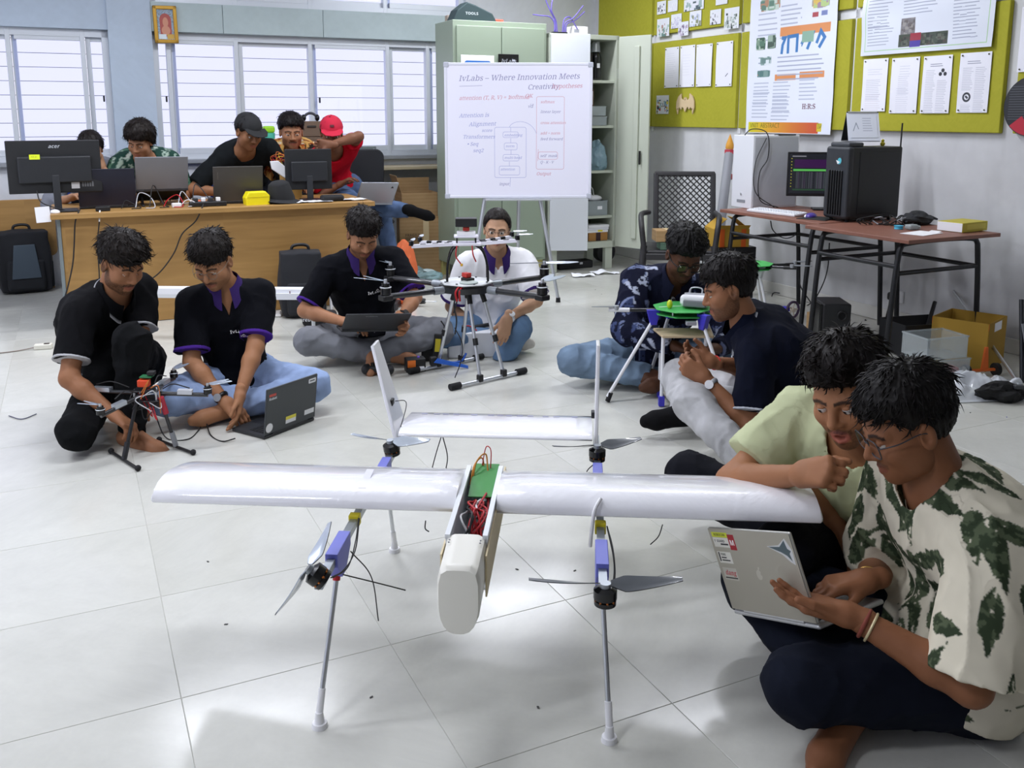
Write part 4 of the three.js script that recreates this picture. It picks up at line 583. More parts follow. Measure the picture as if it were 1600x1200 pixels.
laptop('laptop', 'brown-grey laptop in front of the person in the black cap', onDesk(370, 6.95), facing + Math.PI - 0.04, { w: 0.345, lh: 0.26, open: 14, lid: M(0x4d4a47, 0.45, 0.3), stickers: [[0.148, 0.19, 0.02, 0.08, cutMat(48, 192, (g) => { g.translate(36, 20); g.rotate(Math.PI / 2); g.font = '40px sans-serif'; g.fillText('Lenovo', 0, 0); }, 0x8b8883), 'brand_name']] });
laptop('laptop', 'silver laptop resting on the raised jeans leg beside the desk', flatV(577, 316, 7.12), facing + Math.PI + 0.05, { w: 0.31, lh: 0.215, open: 32, d: 0.22, lid: M(0x9a9ea6, 0.35, 0.7), base: M(0x9a9ea6, 0.35, 0.7), tilt: [-0.12, 0.04], stickers: [[-0.11, 0.17, 0.03, 0.03, cutMat(64, 64, (g) => { g.beginPath(); g.moveTo(32, 6); g.lineTo(60, 56); g.lineTo(4, 56); g.fill(); }, 0x15161a), 'logo']] });
// small things on the desk
single('sticky_note', 'blank white note stuck over the desk corner', 'note', XF(boxUV(new THREE.BoxGeometry(0.085, 0.1, 0.002)), ...onDesk(67, 6.608, 0.0).toArray(), -0.05, YAW, 0.05), paper);
const deskThing = (name, label, cat, px, v, turn = 0) => thing(name, label, cat, onDesk(px, v), facing + turn);
{ const t = deskThing('yellow_box', 'bright yellow plastic case on the desk beside the black hat', 'case', 401, 6.72, 0.1); put(t, 'case', XF(slab([[-0.075, 0], [0.075, 0], [0.078, 0.06], [0.055, 0.085], [-0.06, 0.085], [-0.08, 0.05]], 0.09, 0.008), 0, 0, 0), yellowPlastic); put(t, 'lid_seam', bx(0.15, 0.003, 0.094, 0, 0.056, 0), M(0xc9bb0e, 0.5)); }
{ const t = deskThing('bucket_hat', 'black hat lying on the desk', 'hat', 440, 6.78, 0.2); put(t, 'crown', XF(lathe([[0.001, 0.15], [0.05, 0.148], [0.075, 0.13], [0.09, 0.06], [0.1, 0.02], [0.1, 0]]), 0, 0.01, 0, 0.1, 0, 0.18), M(0x1d1e20, 0.9)); put(t, 'brim', XF(lathe([[0.095, 0.02], [0.15, 0.004], [0.152, 0], [0.09, 0.014]]), 0, 0.012, 0, 0.06, 0, -0.06), M(0x202124, 0.9)); }
{ const t = deskThing('pencil_case', 'black zipped pouch on the desk near its right end', 'pouch', 519, 6.74, -0.05); put(t, 'pouch', rb(0.17, 0.045, 0.09, 0.02, 0, 0.0235, 0, 0, 0, 0, 4), M(0x1b1b1d, 0.8)); put(t, 'zip', tube([[-0.07, 0.047, 0.01], [0, 0.049, 0.015], [0.07, 0.047, 0.01]], 0.002), M(0x55565a, 0.5)); }
for (const [px, v, a, w, h, l] of [[478, 6.74, 0.3, 0.21, 0.15, 'white sheet lying crumpled before the smaller monitor'], [500, 6.7, -0.15, 0.18, 0.12, 'white sheet beside the black pouch'], [552, 6.75, 0.1, 0.2, 0.13, 'white sheet at the right end of the desk']]) { const g = new THREE.PlaneGeometry(w, h, 14, 10); const p = g.attributes.position; for (let i = 0; i < p.count; i++) p.setZ(i, 0.006 + 0.012 * Math.abs(fbm(p.getX(i) * 14 + px, p.getY(i) * 14, 1, 3))); g.computeVertexNormals(); g.rotateX(-Math.PI / 2); const t = onDesk(px, v); single('paper_sheet', l, 'paper', XF(g, t.x, t.y, t.z, 0, YAW + a, 0), new THREE.MeshStandardMaterial({ color: 0xf0f1f5, roughness: 0.8, side: THREE.DoubleSide }), 'loose sheets on the desk'); }
{ const t = deskThing('power_strip', 'black power strip with plugs on the desk before the brown-grey laptop', 'power strip', 325, 6.72); put(t, 'body', rb(0.25, 0.035, 0.06, 0.008, 0, 0.0175, 0), black); for (let i = 0; i < 4; i++) put(t, 'plug', rb(0.03, 0.028, 0.035, 0.006, -0.08 + i * 0.05, 0.048, 0), i % 2 ? whitePlastic : M(0x2c2d30, 0.5)); }
{ const t = deskThing('screwdriver', 'screwdriver with an orange grip lying behind the power strip', 'screwdriver', 312, 6.86, 0.3); put(t, 'grip', XF(lathe([[0.001, -0.05], [0.014, -0.045], [0.016, 0], [0.013, 0.04], [0.006, 0.05]]), 0, 0.018, 0, 0, 0, Math.PI / 2), M(0xd9603c, 0.5)); put(t, 'shaft', rod([-0.05, 0.018, 0], [-0.13, 0.018, 0], 0.003), steel); }
{ const t = deskThing('adapter', 'white charger brick with leads on the desk before the stand', 'charger', 276, 6.74, 0.1); put(t, 'brick', rb(0.06, 0.03, 0.045, 0.006, 0, 0.015, 0), whitePlastic); put(t, 'lead', tube([[0.03, 0.015, 0], [0.07, 0.05, 0.02], [0.12, 0.03, 0.05], [0.16, 0.006, 0.02]], 0.003), whitePlastic); }
{ const t = deskThing('adapter', 'black charger brick on the desk edge with a hanging lead', 'charger', 161, 6.68); put(t, 'brick', rb(0.09, 0.03, 0.045, 0.006, 0, 0.0155, 0), black); put(t, 'tip', rod([-0.02, 0.01, 0.06], [-0.03, -0.06, 0.09], 0.006), alu); put(t, 'lead', tube([[-0.03, -0.06, 0.09], [-0.05, -0.2, 0.085], [-0.055, -0.4, 0.085], [-0.06, -0.55, 0.085], [-0.02, -0.735, 0.1]], 0.0045), blackWire); }
{ const t = deskThing('desk_mouse', 'white computer mouse beside the large monitor foot', 'mouse', 86, 6.7, 0.2); put(t, 'shell', sph(0.03, 0, 0.004, 0, 1, 0.6, 1.7), whitePlastic); put(t, 'wheel', cyl(0.006, 0.006, 0.008, 0, 0.02, -0.03, 0, 0, 1.57), black); }
{ const cab = (label, pts, r = 0.0045, m = blackWire) => single('cable', label, 'cable', tube(pts, r), m); const e = (px, py, o = 0.02) => { const [u, y] = onV(px, py, DV - o); return rm(u, y, DV - o); };
  cab('black lead hanging down the front panel from the large monitor', [onDesk(125, 6.72, 0.01), onDesk(123, 6.6, 0.008), e(118, 345), e(116, 380), e(114, 410), e(108, 440), e(100, 470), e(92, 500)]);
  cab('long black lead sloping down the front panel from the power strip', [onDesk(318, 6.7, 0.02), onDesk(316, 6.59, 0.008), e(306, 345), e(285, 365), e(272, 395), e(250, 425), e(225, 445), e(200, 470), e(190, 500)]);
  for (let i = 0; i < 7; i++) { const p0 = 190 + i * 22, q = onDesk(p0, 6.75, 0.008); const m = i % 3 === 1 ? M(0xb8b9bd, 0.5) : i === 3 ? redWire : blackWire; cab(['thin lead curled before the navy laptop', 'grey lead looping up beside the stand', 'black lead tangled under the grey laptop', 'red lead running over the stand', 'pale lead arching behind the power strip', 'black lead looped beside the screwdriver', 'black lead coiled by the brown-grey laptop'][i], [q, onDesk(p0 + 8, 6.85, 0.05 + 0.05 * (i % 3)), onDesk(p0 + 22, 6.82, 0.06 * (i % 2) + 0.02), onDesk(p0 + 30, 6.72, 0.008), onDesk(p0 + 16, 6.68, 0.008)], 0.0035, m); } }
{ // jumble of jumper wires with a white circuit arm held over the desk
  const t = deskThing('robot_arm', 'white printed robot arm with orange jumper wires on the desk', 'robot arm', 452, 7.05); put(t, 'base', rb(0.14, 0.19, 0.12, 0.005, 0.02, 0.095, -0.02), M(0xc9a15a, 0.7)); put(t, 'arm', XF(slab([[-0.03, -0.03], [0.03, -0.03], [0.035, 0.1], [0, 0.14], [-0.035, 0.1]], 0.02, 0.004), -0.03, 0.2, 0.06, 0, 0, 0.9), whitePlastic); put(t, 'sensor', rb(0.03, 0.03, 0.02, 0.004, 0.04, 0.22, 0.04), black);
  for (let i = 0; i < 14; i++) put(t, 'jumper_wire', tube([[rr(-0.09, 0.02), 0.19, 0.02], [rr(-0.14, -0.04), rr(0.26, 0.36), rr(-0.02, 0.06)], [rr(-0.02, 0.06), rr(0.26, 0.34), 0.04], [rr(0, 0.07), 0.19, 0.03]], 0.0022, 5), [M(0xd9742a, 0.5), redWire, blackWire, M(0xd9c32a, 0.5)][i % 4]); }

// ================================================================ cabinets, whiteboard, boxes, bags at the back
const steelGreen = M(0x9aa894, 0.42, 0.15), steelPale = M(0xc2c8b8, 0.42, 0.15);
const CF = 7.2;     // front plane of the cabinets
{
  const u0 = onV(709, 100, CF)[0], u1 = onV(855, 100, CF)[0], w = u1 - u0, h = onV(709, 30, CF)[1], t = thing('steel_cabinet', 'closed grey-green steel cabinet with two doors behind the whiteboard', 'cabinet', rm((u0 + u1) / 2, 0, CF), YAW), y0 = 0.13;
  put(t, 'body', [rb(w, h - y0, 0.4, 0.004, 0, (h + y0) / 2, -0.215)], steelGreen); for (const s of [-1, 1]) put(t, 'door', rb(w / 2 - 0.03, h - y0 - 0.07, 0.02, 0.004, s * (w / 4 - 0.012), (h + y0) / 2 - 0.01, -0.006), steelGreen);
  for (const s of [-1, 1]) for (const z of [-0.06, -0.38]) put(t, 'foot', rb(0.07, y0, 0.05, 0.004, s * (w / 2 - 0.05), y0 / 2, z), M(0xb0a86a, 0.6)); put(t, 'lock_handle', rb(0.015, 0.11, 0.02, 0.004, 0.03, 1.15, 0.012), steel);
  const blue = thing('sign_board', 'white sign with a blue panel hung on the closed cabinet', 'sign', rm((u0 + u1) / 2, 0, CF - 0.02), YAW), bp = onV(746, 100, CF - 0.02); put(blue, 'board', rb(0.3, 0.34, 0.008, 0.004, bp[0] - (u0 + u1) / 2, bp[1] - 0.1, 0.004), paper); const g = flat(0.25, 0.28); g.translate(bp[0] - (u0 + u1) / 2, bp[1] - 0.11, 0.0085); put(blue, 'blue_panel', g, decalMat(256, 280, (c) => { c.fillStyle = '#f1f2f6'; c.fillRect(0, 0, 256, 280); c.fillStyle = '#2f6fc0'; c.beginPath(); c.roundRect(4, 4, 248, 270, 26); c.fill(); c.fillStyle = '#fff'; c.font = 'bold 54px sans-serif'; c.fillText('IvLabs', 40, 90); }));
  const bl = onV(795, 96, CF - 0.02), s2 = thing('name_plate', 'small black plate with pale lettering on the closed cabinet', 'sign', rm(bl[0], bl[1], CF - 0.014), YAW); put(s2, 'plate', rb(0.19, 0.12, 0.006, 0.003, 0, 0, 0), blackGloss); const g2 = flat(0.17, 0.09); g2.translate(0, 0, 0.004); put(s2, 'lettering', g2, cutMat(256, 128, (c) => { c.font = 'italic 66px serif'; c.fillText('IvLabs', 20, 84); c.fillRect(180, 40, 40, 20); }, 0xb9bcc4));
  // on top of it
  const tp = onV(745, 26, CF + 0.1), bag = thing('toolbox_bag', 'dark bag with pale lettering on top of the closed cabinet', 'bag', rm(onV(737, 26, CF + 0.15)[0], h + 0.001, CF + 0.15), YAW); void tp; put(bag, 'bag', XF(slab([[-0.19, 0], [0.19, 0], [0.15, 0.06], [0.0, 0.12], [-0.07, 0.14], [-0.15, 0.08]], 0.16, 0.01), 0, 0, 0), M(0x24383a, 0.7)); const lg = flat(0.12, 0.05); lg.translate(-0.03, 0.06, 0.081); put(bag, 'lettering', lg, cutMat(128, 64, (c) => { c.font = 'bold 40px sans-serif'; c.fillText('TOOLS', 0, 46); }, 0xb8c0c0));
  const red = thing('red_pliers', 'red handled tool on top of the closed cabinet', 'tool', rm(onV(766, 26, CF + 0.12)[0], h + 0.001, CF + 0.12), YAW); each(red, 'handle', [rb(0.2, 0.028, 0.03, 0.01, 0.02, 0.0145, 0), rb(0.18, 0.02, 0.02, 0.008, 0.02, 0.011, -0.05, 0, 0.12)], M(0xd0503a, 0.5)); put(red, 'jaw', rb(0.07, 0.02, 0.03, 0.006, -0.11, 0.012, 0), M(0x55585c, 0.4, 0.6));
  const bb = thing('small_block', 'small wooden block on the back corner of the closed cabinet', 'block', rm(onV(703, 20, CF + 0.3)[0], h + 0.001, CF + 0.3), YAW); put(bb, 'block', rb(0.07, 0.06, 0.06, 0.004, 0, 0.03, 0), M(0xa99a8c, 0.8)); put(bb, 'label', XF(flat(0.04, 0.03), 0, 0.03, 0.0306), paper);
}
const cab2 = {};
const clearBox = M(0xc9d2d4, 0.25, 0, { transmission: 0.55, thickness: 0 });
const tub = (t2, bw, bh, bd, mat, y = 0) => { const b = put(t2, 'tub', [bx(bw, 0.004, bd, 0, y + 0.002, 0), bx(bw, bh, 0.004, 0, y + bh / 2, bd / 2), bx(bw, bh, 0.004, 0, y + bh / 2, -bd / 2), bx(0.004, bh, bd, bw / 2, y + bh / 2, 0), bx(0.004, bh, bd, -bw / 2, y + bh / 2, 0)], mat); put(b, 'rim', [bx(bw + 0.012, 0.008, 0.008, 0, y + bh, bd / 2), bx(bw + 0.012, 0.008, 0.008, 0, y + bh, -bd / 2), bx(0.008, 0.008, bd, bw / 2, y + bh, 0), bx(0.008, 0.008, bd, -bw / 2, y + bh, 0)], mat); return b; };
{
  const u0 = onV(858, 200, CF)[0], u1 = onV(965, 200, CF)[0], w = u1 - u0, h = onV(900, 53, CF)[1], t = thing('steel_cabinet', 'pale steel cabinet with its right door wide open and full shelves', 'cabinet', rm((u0 + u1) / 2, 0, CF), YAW), y0 = 0.2, d = 0.42; Object.assign(cab2, { u0, u1, w, h, y0, d, t });
  put(t, 'side', rb(0.014, h - y0, d, 0.003, -w / 2 + 0.007, (h + y0) / 2, -d / 2), steelPale); put(t, 'side', rb(0.03, h - y0, d, 0.003, w / 2 - 0.015, (h + y0) / 2, -d / 2), steelPale); put(t, 'back', bx(w, h - y0, 0.01, 0, (h + y0) / 2, -d + 0.005), steelGreen); put(t, 'top', rb(w, 0.04, d, 0.004, 0, h - 0.02, -d / 2), steelPale); put(t, 'bottom', rb(w, 0.06, d, 0.004, 0, y0 + 0.03, -d / 2), steelPale);
  cab2.shelf = [y0 + 0.06]; for (const py of [338, 268, 198, 128]) { const y = onV(945, py, CF + 0.05)[1]; cab2.shelf.push(y + 0.012); put(t, 'shelf', rb(w - 0.05, 0.024, d - 0.03, 0.003, -0.005, y, -d / 2 - 0.005), steelPale); }
  for (const s of [-1, 1]) for (const z of [-0.04, -d + 0.04]) put(t, 'foot', rb(0.075, y0, 0.05, 0.004, s * (w / 2 - 0.06), y0 / 2, z), steelPale);
  const dw = w / 2 - 0.01, hinge = (g, x, a) => { g.rotateY(a); g.translate(x, (h + y0) / 2, 0.012); return g; };
  const L = put(t, 'door', hinge(rb(dw, h - y0 - 0.02, 0.02, 0.004, dw / 2, 0, 0), -w / 2 + 0.005, -0.42), M(0xd2d6da, 0.38, 0.1)); void L;
  const R = put(t, 'door', [hinge(rb(dw, h - y0 - 0.02, 0.02, 0.004, -dw / 2, 0, 0), w / 2 - 0.005, 1.95)], steelPale); put(R, 'inner_frame', [hinge(rb(0.05, h - y0 - 0.2, 0.02, 0.004, -dw * 0.62, 0, -0.02), w / 2 - 0.005, 1.95)], steelPale); put(R, 'lock_bar', hinge(rb(0.012, 0.12, 0.02, 0.003, -dw * 0.78, -0.12, -0.03), w / 2 - 0.005, 1.95), black); each(R, 'hinge', [0.62, -0.1, -0.7].map((y) => hinge(cyl(0.009, 0.009, 0.09, 0, y, 0), w / 2 - 0.002, 0)), alu);
  const inCab = (name, label, cat, x, s, z = -0.16) => thing(name, label, cat, rm((u0 + u1) / 2 + x, cab2.shelf[s] + 0.001, CF - z), YAW);
  { const a = inCab('dark_case', 'dark red and black case standing on the top shelf of the open cabinet', 'case', 0.1, 4); put(a, 'case', rb(0.13, 0.24, 0.2, 0.01, -0.05, 0.12, 0), M(0x241a1c, 0.5)); put(a, 'strap', rb(0.02, 0.2, 0.205, 0.005, -0.05, 0.12, 0.002), M(0x47191d, 0.6)); }
  { const a = inCab('bottle', 'black flask with a clear cap on the top shelf', 'bottle', 0.185, 4, -0.13); put(a, 'flask', XF(lathe([[0.001, 0], [0.05, 0], [0.052, 0.02], [0.052, 0.2], [0.04, 0.24], [0.03, 0.25]]), 0, 0, 0), blackGloss); put(a, 'cap', cyl(0.045, 0.035, 0.09, 0, 0.295, 0), M(0xd9dde0, 0.15, 0, { transmission: 0.6, thickness: 0 })); put(a, 'label', XF(flat(0.03, 0.04), 0, 0.13, 0.0525), paper); }
  { const a = inCab('carton', 'brown and white carton standing on the second shelf tub', 'carton', 0.13, 3, -0.2); tub(a, 0.2, 0.16, 0.2, clearBox); put(a, 'carton', rb(0.13, 0.15, 0.1, 0.004, -0.01, 0.245, 0), M(0x6b4a30, 0.8)); put(a, 'white_label', bx(0.06, 0.12, 0.002, 0.015, 0.245, 0.0512), paper); }
  { const a = inCab('storage_tub', 'clear lidded tub with white parts on the second shelf', 'tub', 0.13, 3, -0.055); tub(a, 0.22, 0.075, 0.08, clearBox); tub(a, 0.2, 0.08, 0.08, clearBox, 0.085); put(a, 'contents', sph(0.05, 0, 0.13, 0, 1.4, 0.6, 0.6), whitePlastic); }
  { const a = inCab('plastic_bag', 'crumpled pale blue plastic bag on the third shelf', 'bag', 0.2, 2, -0.12); const g = new THREE.IcosahedronGeometry(0.1, 4), p = g.attributes.position; for (let i = 0; i < p.count; i++) { const k = 1 + 0.5 * fbm(p.getX(i) * 26, p.getY(i) * 26, p.getZ(i) * 26, 3); p.setXYZ(i, p.getX(i) * k, Math.max(p.getY(i) * k * 1.5, -0.1), p.getZ(i) * k); } g.translate(0, 0.1, 0); g.computeVertexNormals(); put(a, 'bag', g, M(0x9fc0cc, 0.25, 0, { transmission: 0.35, thickness: 0 })); put(a, 'knot', sph(0.02, 0.02, 0.25, 0, 1, 1.4, 1), M(0xc9dde4, 0.3)); }
  { const a = inCab('glass_jar', 'clear jar with dark parts on the third shelf', 'jar', 0.08, 2, -0.12); put(a, 'jar', XF(lathe([[0.001, 0], [0.045, 0], [0.047, 0.2], [0.04, 0.22]]), 0, 0, 0), clearBox); put(a, 'parts', cyl(0.04, 0.04, 0.13, 0, 0.068, 0), M(0x45505a, 0.6)); put(a, 'lid', cyl(0.045, 0.045, 0.02, 0, 0.232, 0), M(0xc9ccd0, 0.4)); }
  { const a = inCab('storage_tub', 'clear tub with a white cloth on the fourth shelf', 'tub', 0.16, 1, -0.12); tub(a, 0.24, 0.13, 0.16, clearBox); put(a, 'cloth', sph(0.07, 0.02, 0.15, 0, 1.2, 0.45, 0.8), paper); put(a, 'tag', XF(flat(0.05, 0.03), 0.04, 0.07, 0.083), paper); put(a, 'cable_loop', tube([[-0.08, 0.13, 0], [-0.06, 0.22, 0.02], [0.0, 0.25, 0], [0.01, 0.16, 0.03]], 0.004), M(0xc9c9c4, 0.5)); }
  { const a = inCab('storage_tub', 'small clear tub with metal parts on the fourth shelf', 'tub', 0.015, 1, -0.12); tub(a, 0.09, 0.1, 0.14, clearBox); for (let i = 0; i < 8; i++) put(a, 'bolt', rod([rr(-0.03, 0.03), rr(0.01, 0.06), rr(-0.05, 0.05)], [rr(-0.03, 0.03), rr(0.03, 0.1), rr(-0.05, 0.05)], 0.008), steel); }
  { const a = inCab('book_stack', 'white books stacked on a brown box on the bottom shelf', 'books', 0.18, 0, -0.12); put(a, 'box', rb(0.2, 0.075, 0.16, 0.004, 0.01, 0.038, 0), M(0xa9793f, 0.8)); put(a, 'box_band', bx(0.05, 0.076, 0.162, 0.01, 0.038, 0), M(0x33191c, 0.7)); for (let i = 0; i < 3; i++) put(a, 'book', rb(0.22, 0.022, 0.16, 0.003, 0.005 + i * 0.006, 0.088 + i * 0.023, 0), [paper, M(0xe3e4ea, 0.6), paper][i]); put(a, 'yellow_tab', bx(0.05, 0.014, 0.002, 0.03, 0.092, 0.081), yellowPlastic); }
  { const a = inCab('purple_pouch', 'purple pouch at the left of the bottom shelf', 'pouch', 0.045, 0, -0.1); put(a, 'pouch', sph(0.05, 0, 0.048, 0, 1, 0.95, 0.9), M(0x3322a0, 0.6)); put(a, 'neck', cyl(0.02, 0.03, 0.03, 0.005, 0.1, 0), M(0x3f2db0, 0.6)); }
  { const a = inCab('white_package', 'crumpled white and grey package on the bottom shelf', 'package', -0.02, 0, -0.13); put(a, 'package', XF(slab([[-0.05, 0], [0.05, 0], [0.045, 0.1], [0.02, 0.18], [-0.03, 0.15]], 0.07, 0.012), 0, 0, 0), M(0xb9bcb4, 0.6)); put(a, 'flap', XF(slab([[-0.02, 0], [0.02, 0], [0, 0.1]], 0.02, 0.003), 0.03, 0.1, 0.03), paper); }
  // the wiry purple model on top
  const sp = thing('spider_model', 'bent purple wires standing on a black bar on top of the open cabinet', 'model', rm(onV(874, 47, CF + 0.1)[0], h + 0.001, CF + 0.1), YAW); put(sp, 'bar', rb(0.14, 0.018, 0.05, 0.004, 0, 0.009, 0), black);
  const pw = M(0x6c5fb0, 0.5); for (const pts of [[[-0.05, 0.01, 0], [-0.05, 0.09, 0], [-0.09, 0.14, 0], [-0.2, 0.15, 0], [-0.26, 0.155, 0]], [[-0.035, 0.01, 0], [-0.05, 0.12, 0], [-0.1, 0.21, 0], [-0.14, 0.3, 0.0], [-0.13, 0.4, 0]], [[-0.02, 0.01, 0], [-0.035, 0.11, 0], [-0.09, 0.2, 0.02], [-0.07, 0.3, 0.02], [0.03, 0.39, 0.02]], [[0.03, 0.01, 0], [0.05, 0.13, 0], [0.1, 0.15, 0], [0.13, 0.12, 0], [0.18, 0.05, 0]], [[0.045, 0.01, 0], [0.06, 0.1, 0], [0.13, 0.14, 0.01], [0.23, 0.25, 0.01]], [[0.06, 0.01, 0], [0.075, 0.09, 0], [0.15, 0.12, 0], [0.25, 0.2, 0]]]) put(sp, 'wire_leg', tube(pts, 0.0055, 7, 40), pw); void pw;
  const wb = thing('white_carton', 'white carton on the top right of the open cabinet', 'carton', rm(onV(902, 47, CF + 0.16)[0], h + 0.001, CF + 0.16), YAW); put(wb, 'box', rb(0.15, 0.075, 0.12, 0.004, 0, 0.038, 0), M(0xe7e4e6, 0.7)); put(wb, 'picture', XF(flat(0.05, 0.03), -0.04, 0.035, 0.0605), M(0x9a9ca6, 0.7));
}
// whiteboard on an easel
{
  const p = at(810, 205, 6.95), t = thing('whiteboard_easel', 'white marker board with diagrams on a folding metal easel', 'whiteboard', [p.x, 0, p.z], 0.02), y = p.y, W = 1.075, Hh = 0.975;
  const b = put(t, 'board', rb(W, Hh, 0.022, 0.004, 0, y, 0), M(0xe6e6f4, 0.3)); put(b, 'frame', [rb(W + 0.02, 0.022, 0.03, 0.006, 0, y + Hh / 2, 0), rb(W + 0.02, 0.022, 0.03, 0.006, 0, y - Hh / 2, 0), rb(0.022, Hh + 0.02, 0.03, 0.006, W / 2, y, 0), rb(0.022, Hh + 0.02, 0.03, 0.006, -W / 2, y, 0)], M(0xdfe0ec, 0.4));
  each(b, 'corner', [[-1, 1], [1, 1], [-1, -1], [1, -1]].map(([sx, sy]) => rb(0.04, 0.04, 0.034, 0.008, sx * (W / 2 - 0.005), y + sy * (Hh / 2 - 0.005), 0)), M(0xb9bcc8, 0.5));
  const wt = canvasTex(1100, 1000, (g) => {
    g.fillStyle = '#eeedfb'; g.fillRect(0, 0, 1100, 1000); g.lineWidth = 2.4; g.lineCap = 'round';
    const wr = (s, x, y2, sz, col, rot = 0) => { g.save(); g.translate(x, y2); g.rotate(rot); g.fillStyle = col; g.font = 'italic ' + sz + 'px serif'; g.fillText(s, 0, 0); g.restore(); }, ink = '#8e8cb4', red = '#d094a4', blue = '#a0a4d4';
    wr('IvLabs – Where Innovation Meets', 90, 118, 58, ink, -0.02); g.strokeStyle = ink; g.beginPath(); g.moveTo(96, 158); g.lineTo(270, 152); g.stroke();
    wr('Creativity', 620, 182, 52, ink, -0.03); wr('hypotheses', 806, 172, 44, red, -0.02);
    wr('attention (T, R, V) = 1', 92, 262, 40, red, -0.02); wr('softmax', 480, 252, 40, red); wr('QKᵀ', 600, 244, 40, red); wr('√dₖ', 620, 320, 38, ink);
    wr('Attention is', 90, 396, 42, blue, -0.03); wr('Alignment', 165, 462, 42, blue, -0.03); wr('score', 265, 505, 32, blue); wr('→ Transformers', 92, 556, 38, blue, 0); wr('• Seq', 150, 612, 38, blue); wr('→ seq2', 170, 662, 38, blue);
    g.strokeStyle = blue; const box = (x, y2, w, h) => { g.beginPath(); g.roundRect(x, y2, w, h, 14); g.stroke(); };
    box(365, 470, 245, 390); for (const [x, y2, w, h, s] of [[430, 505, 120, 44, 'embedding'], [440, 590, 100, 54, 'norm'], [430, 680, 125, 50, 'multi-head'], [400, 770, 160, 70, 'attention']]) { box(x, y2, w, h); wr(s, x + 10, y2 + 34, 26, blue); g.beginPath(); g.moveTo(x + w / 2, y2 - 34); g.lineTo(x + w / 2, y2); g.stroke(); }
    g.strokeStyle = red; box(690, 235, 215, 560); for (const [y2, s] of [[285, 'softmax'], [360, 'linear layer'], [445, 'cross attention'], [525, 'add + norm'], [570, 'feed forward'], [700, 'self  mask'], [750, 'Q · K · V']]) { wr(s, 720, y2, 28, y2 % 2 ? red : ink); } box(705, 660, 150, 58); g.strokeStyle = red; g.beginPath(); g.moveTo(705, 640); g.lineTo(700, 730); g.stroke(); wr('Output', 690, 842, 34, red); g.strokeStyle = blue; g.beginPath(); g.moveTo(480, 470); g.bezierCurveTo(500, 410, 650, 400, 690, 520); g.stroke(); g.beginPath(); g.moveTo(488, 860); g.lineTo(484, 930); g.stroke(); wr('input', 400, 920, 30, ink);
  });
  const pl = flat(W - 0.02, Hh - 0.02); pl.translate(0, y, 0.0118); put(b, 'writing', pl, new THREE.MeshPhysicalMaterial({ map: wt, roughness: 0.25, clearcoat: 0.3 }));
  const leg = (a, b2) => put(t, 'leg', [rod(a, b2, 0.016, 0.013)], M(0xb9bdc2, 0.4, 0.6)); const fr = LX(gnd(872, 472), t), fl = V3(-fr.x - 0.02, 0, fr.z); leg([0.15, y - Hh / 2 + 0.06, -0.03], [fr.x, 0.02, fr.z]); leg([-0.24, y - Hh / 2 + 0.06, -0.03], [fl.x - 0.06, 0.02, fl.z]); each(t, 'rail', [0.15, -0.24].map((x) => rod([x, y - Hh / 2 + 0.05, -0.03], [x * 0.7, y + 0.3, -0.03], 0.014)), M(0xb9bdc2, 0.4, 0.6)); leg([0.02, y + 0.1, -0.06], [0.0, 0.02, -0.42]); each(t, 'foot_cap', [[fr.x, fr.z], [fl.x - 0.06, fl.z], [0, -0.42]].map(([x, z]) => cyl(0.018, 0.016, 0.035, x, 0.0175, z)), rubber); put(t, 'pen_tray', rb(0.5, 0.015, 0.05, 0.004, 0, y - Hh / 2 - 0.02, 0.02), alu);
}
// picture on the pillar
{
  const a = onV(238, 8, VW - 0.05), b = onV(279, 68, VW - 0.05), w = b[0] - a[0], h = a[1] - b[1], t = thing('framed_picture', 'gold framed devotional print hung beside the window pillar', 'picture', rm((a[0] + b[0]) / 2, (a[1] + b[1]) / 2, VW - 0.045), YAW); t.rotation.z = 0.02;
  const fm = M(0xb58a2c, 0.4, 0.4); put(t, 'frame', [rb(w, 0.03, 0.03, 0.006, 0, h / 2 - 0.015, 0), rb(w, 0.03, 0.03, 0.006, 0, -h / 2 + 0.015, 0), rb(0.03, h, 0.03, 0.006, w / 2 - 0.015, 0, 0), rb(0.03, h, 0.03, 0.006, -w / 2 + 0.015, 0, 0)], fm); const p = flat(w - 0.04, h - 0.04); p.translate(0, 0, 0.004);
  put(t, 'print', p, decalMat(200, 300, (g) => { g.fillStyle = '#8fa3b4'; g.fillRect(0, 0, 200, 300); for (let i = 0; i < 500; i++) { g.fillStyle = ['#c9d3d8', '#6b5a4a', '#a08060', '#55667a'][i % 4]; g.fillRect(rr(0, 200), rr(0, 300), 8, 4); } g.fillStyle = '#a8524a'; g.beginPath(); g.arc(100, 110, 62, Math.PI, 0); g.lineTo(160, 260); g.lineTo(40, 260); g.fill(); g.fillStyle = '#c98d72'; g.beginPath(); g.ellipse(100, 130, 30, 46, 0, 0, 7); g.fill(); g.beginPath(); g.ellipse(100, 205, 46, 44, 0, 0, 7); g.fill(); g.fillStyle = '#d8e2e6'; g.fillRect(20, 240, 80, 44); g.fillStyle = '#c9a24a'; g.fillRect(110, 240, 74, 44); }));
}
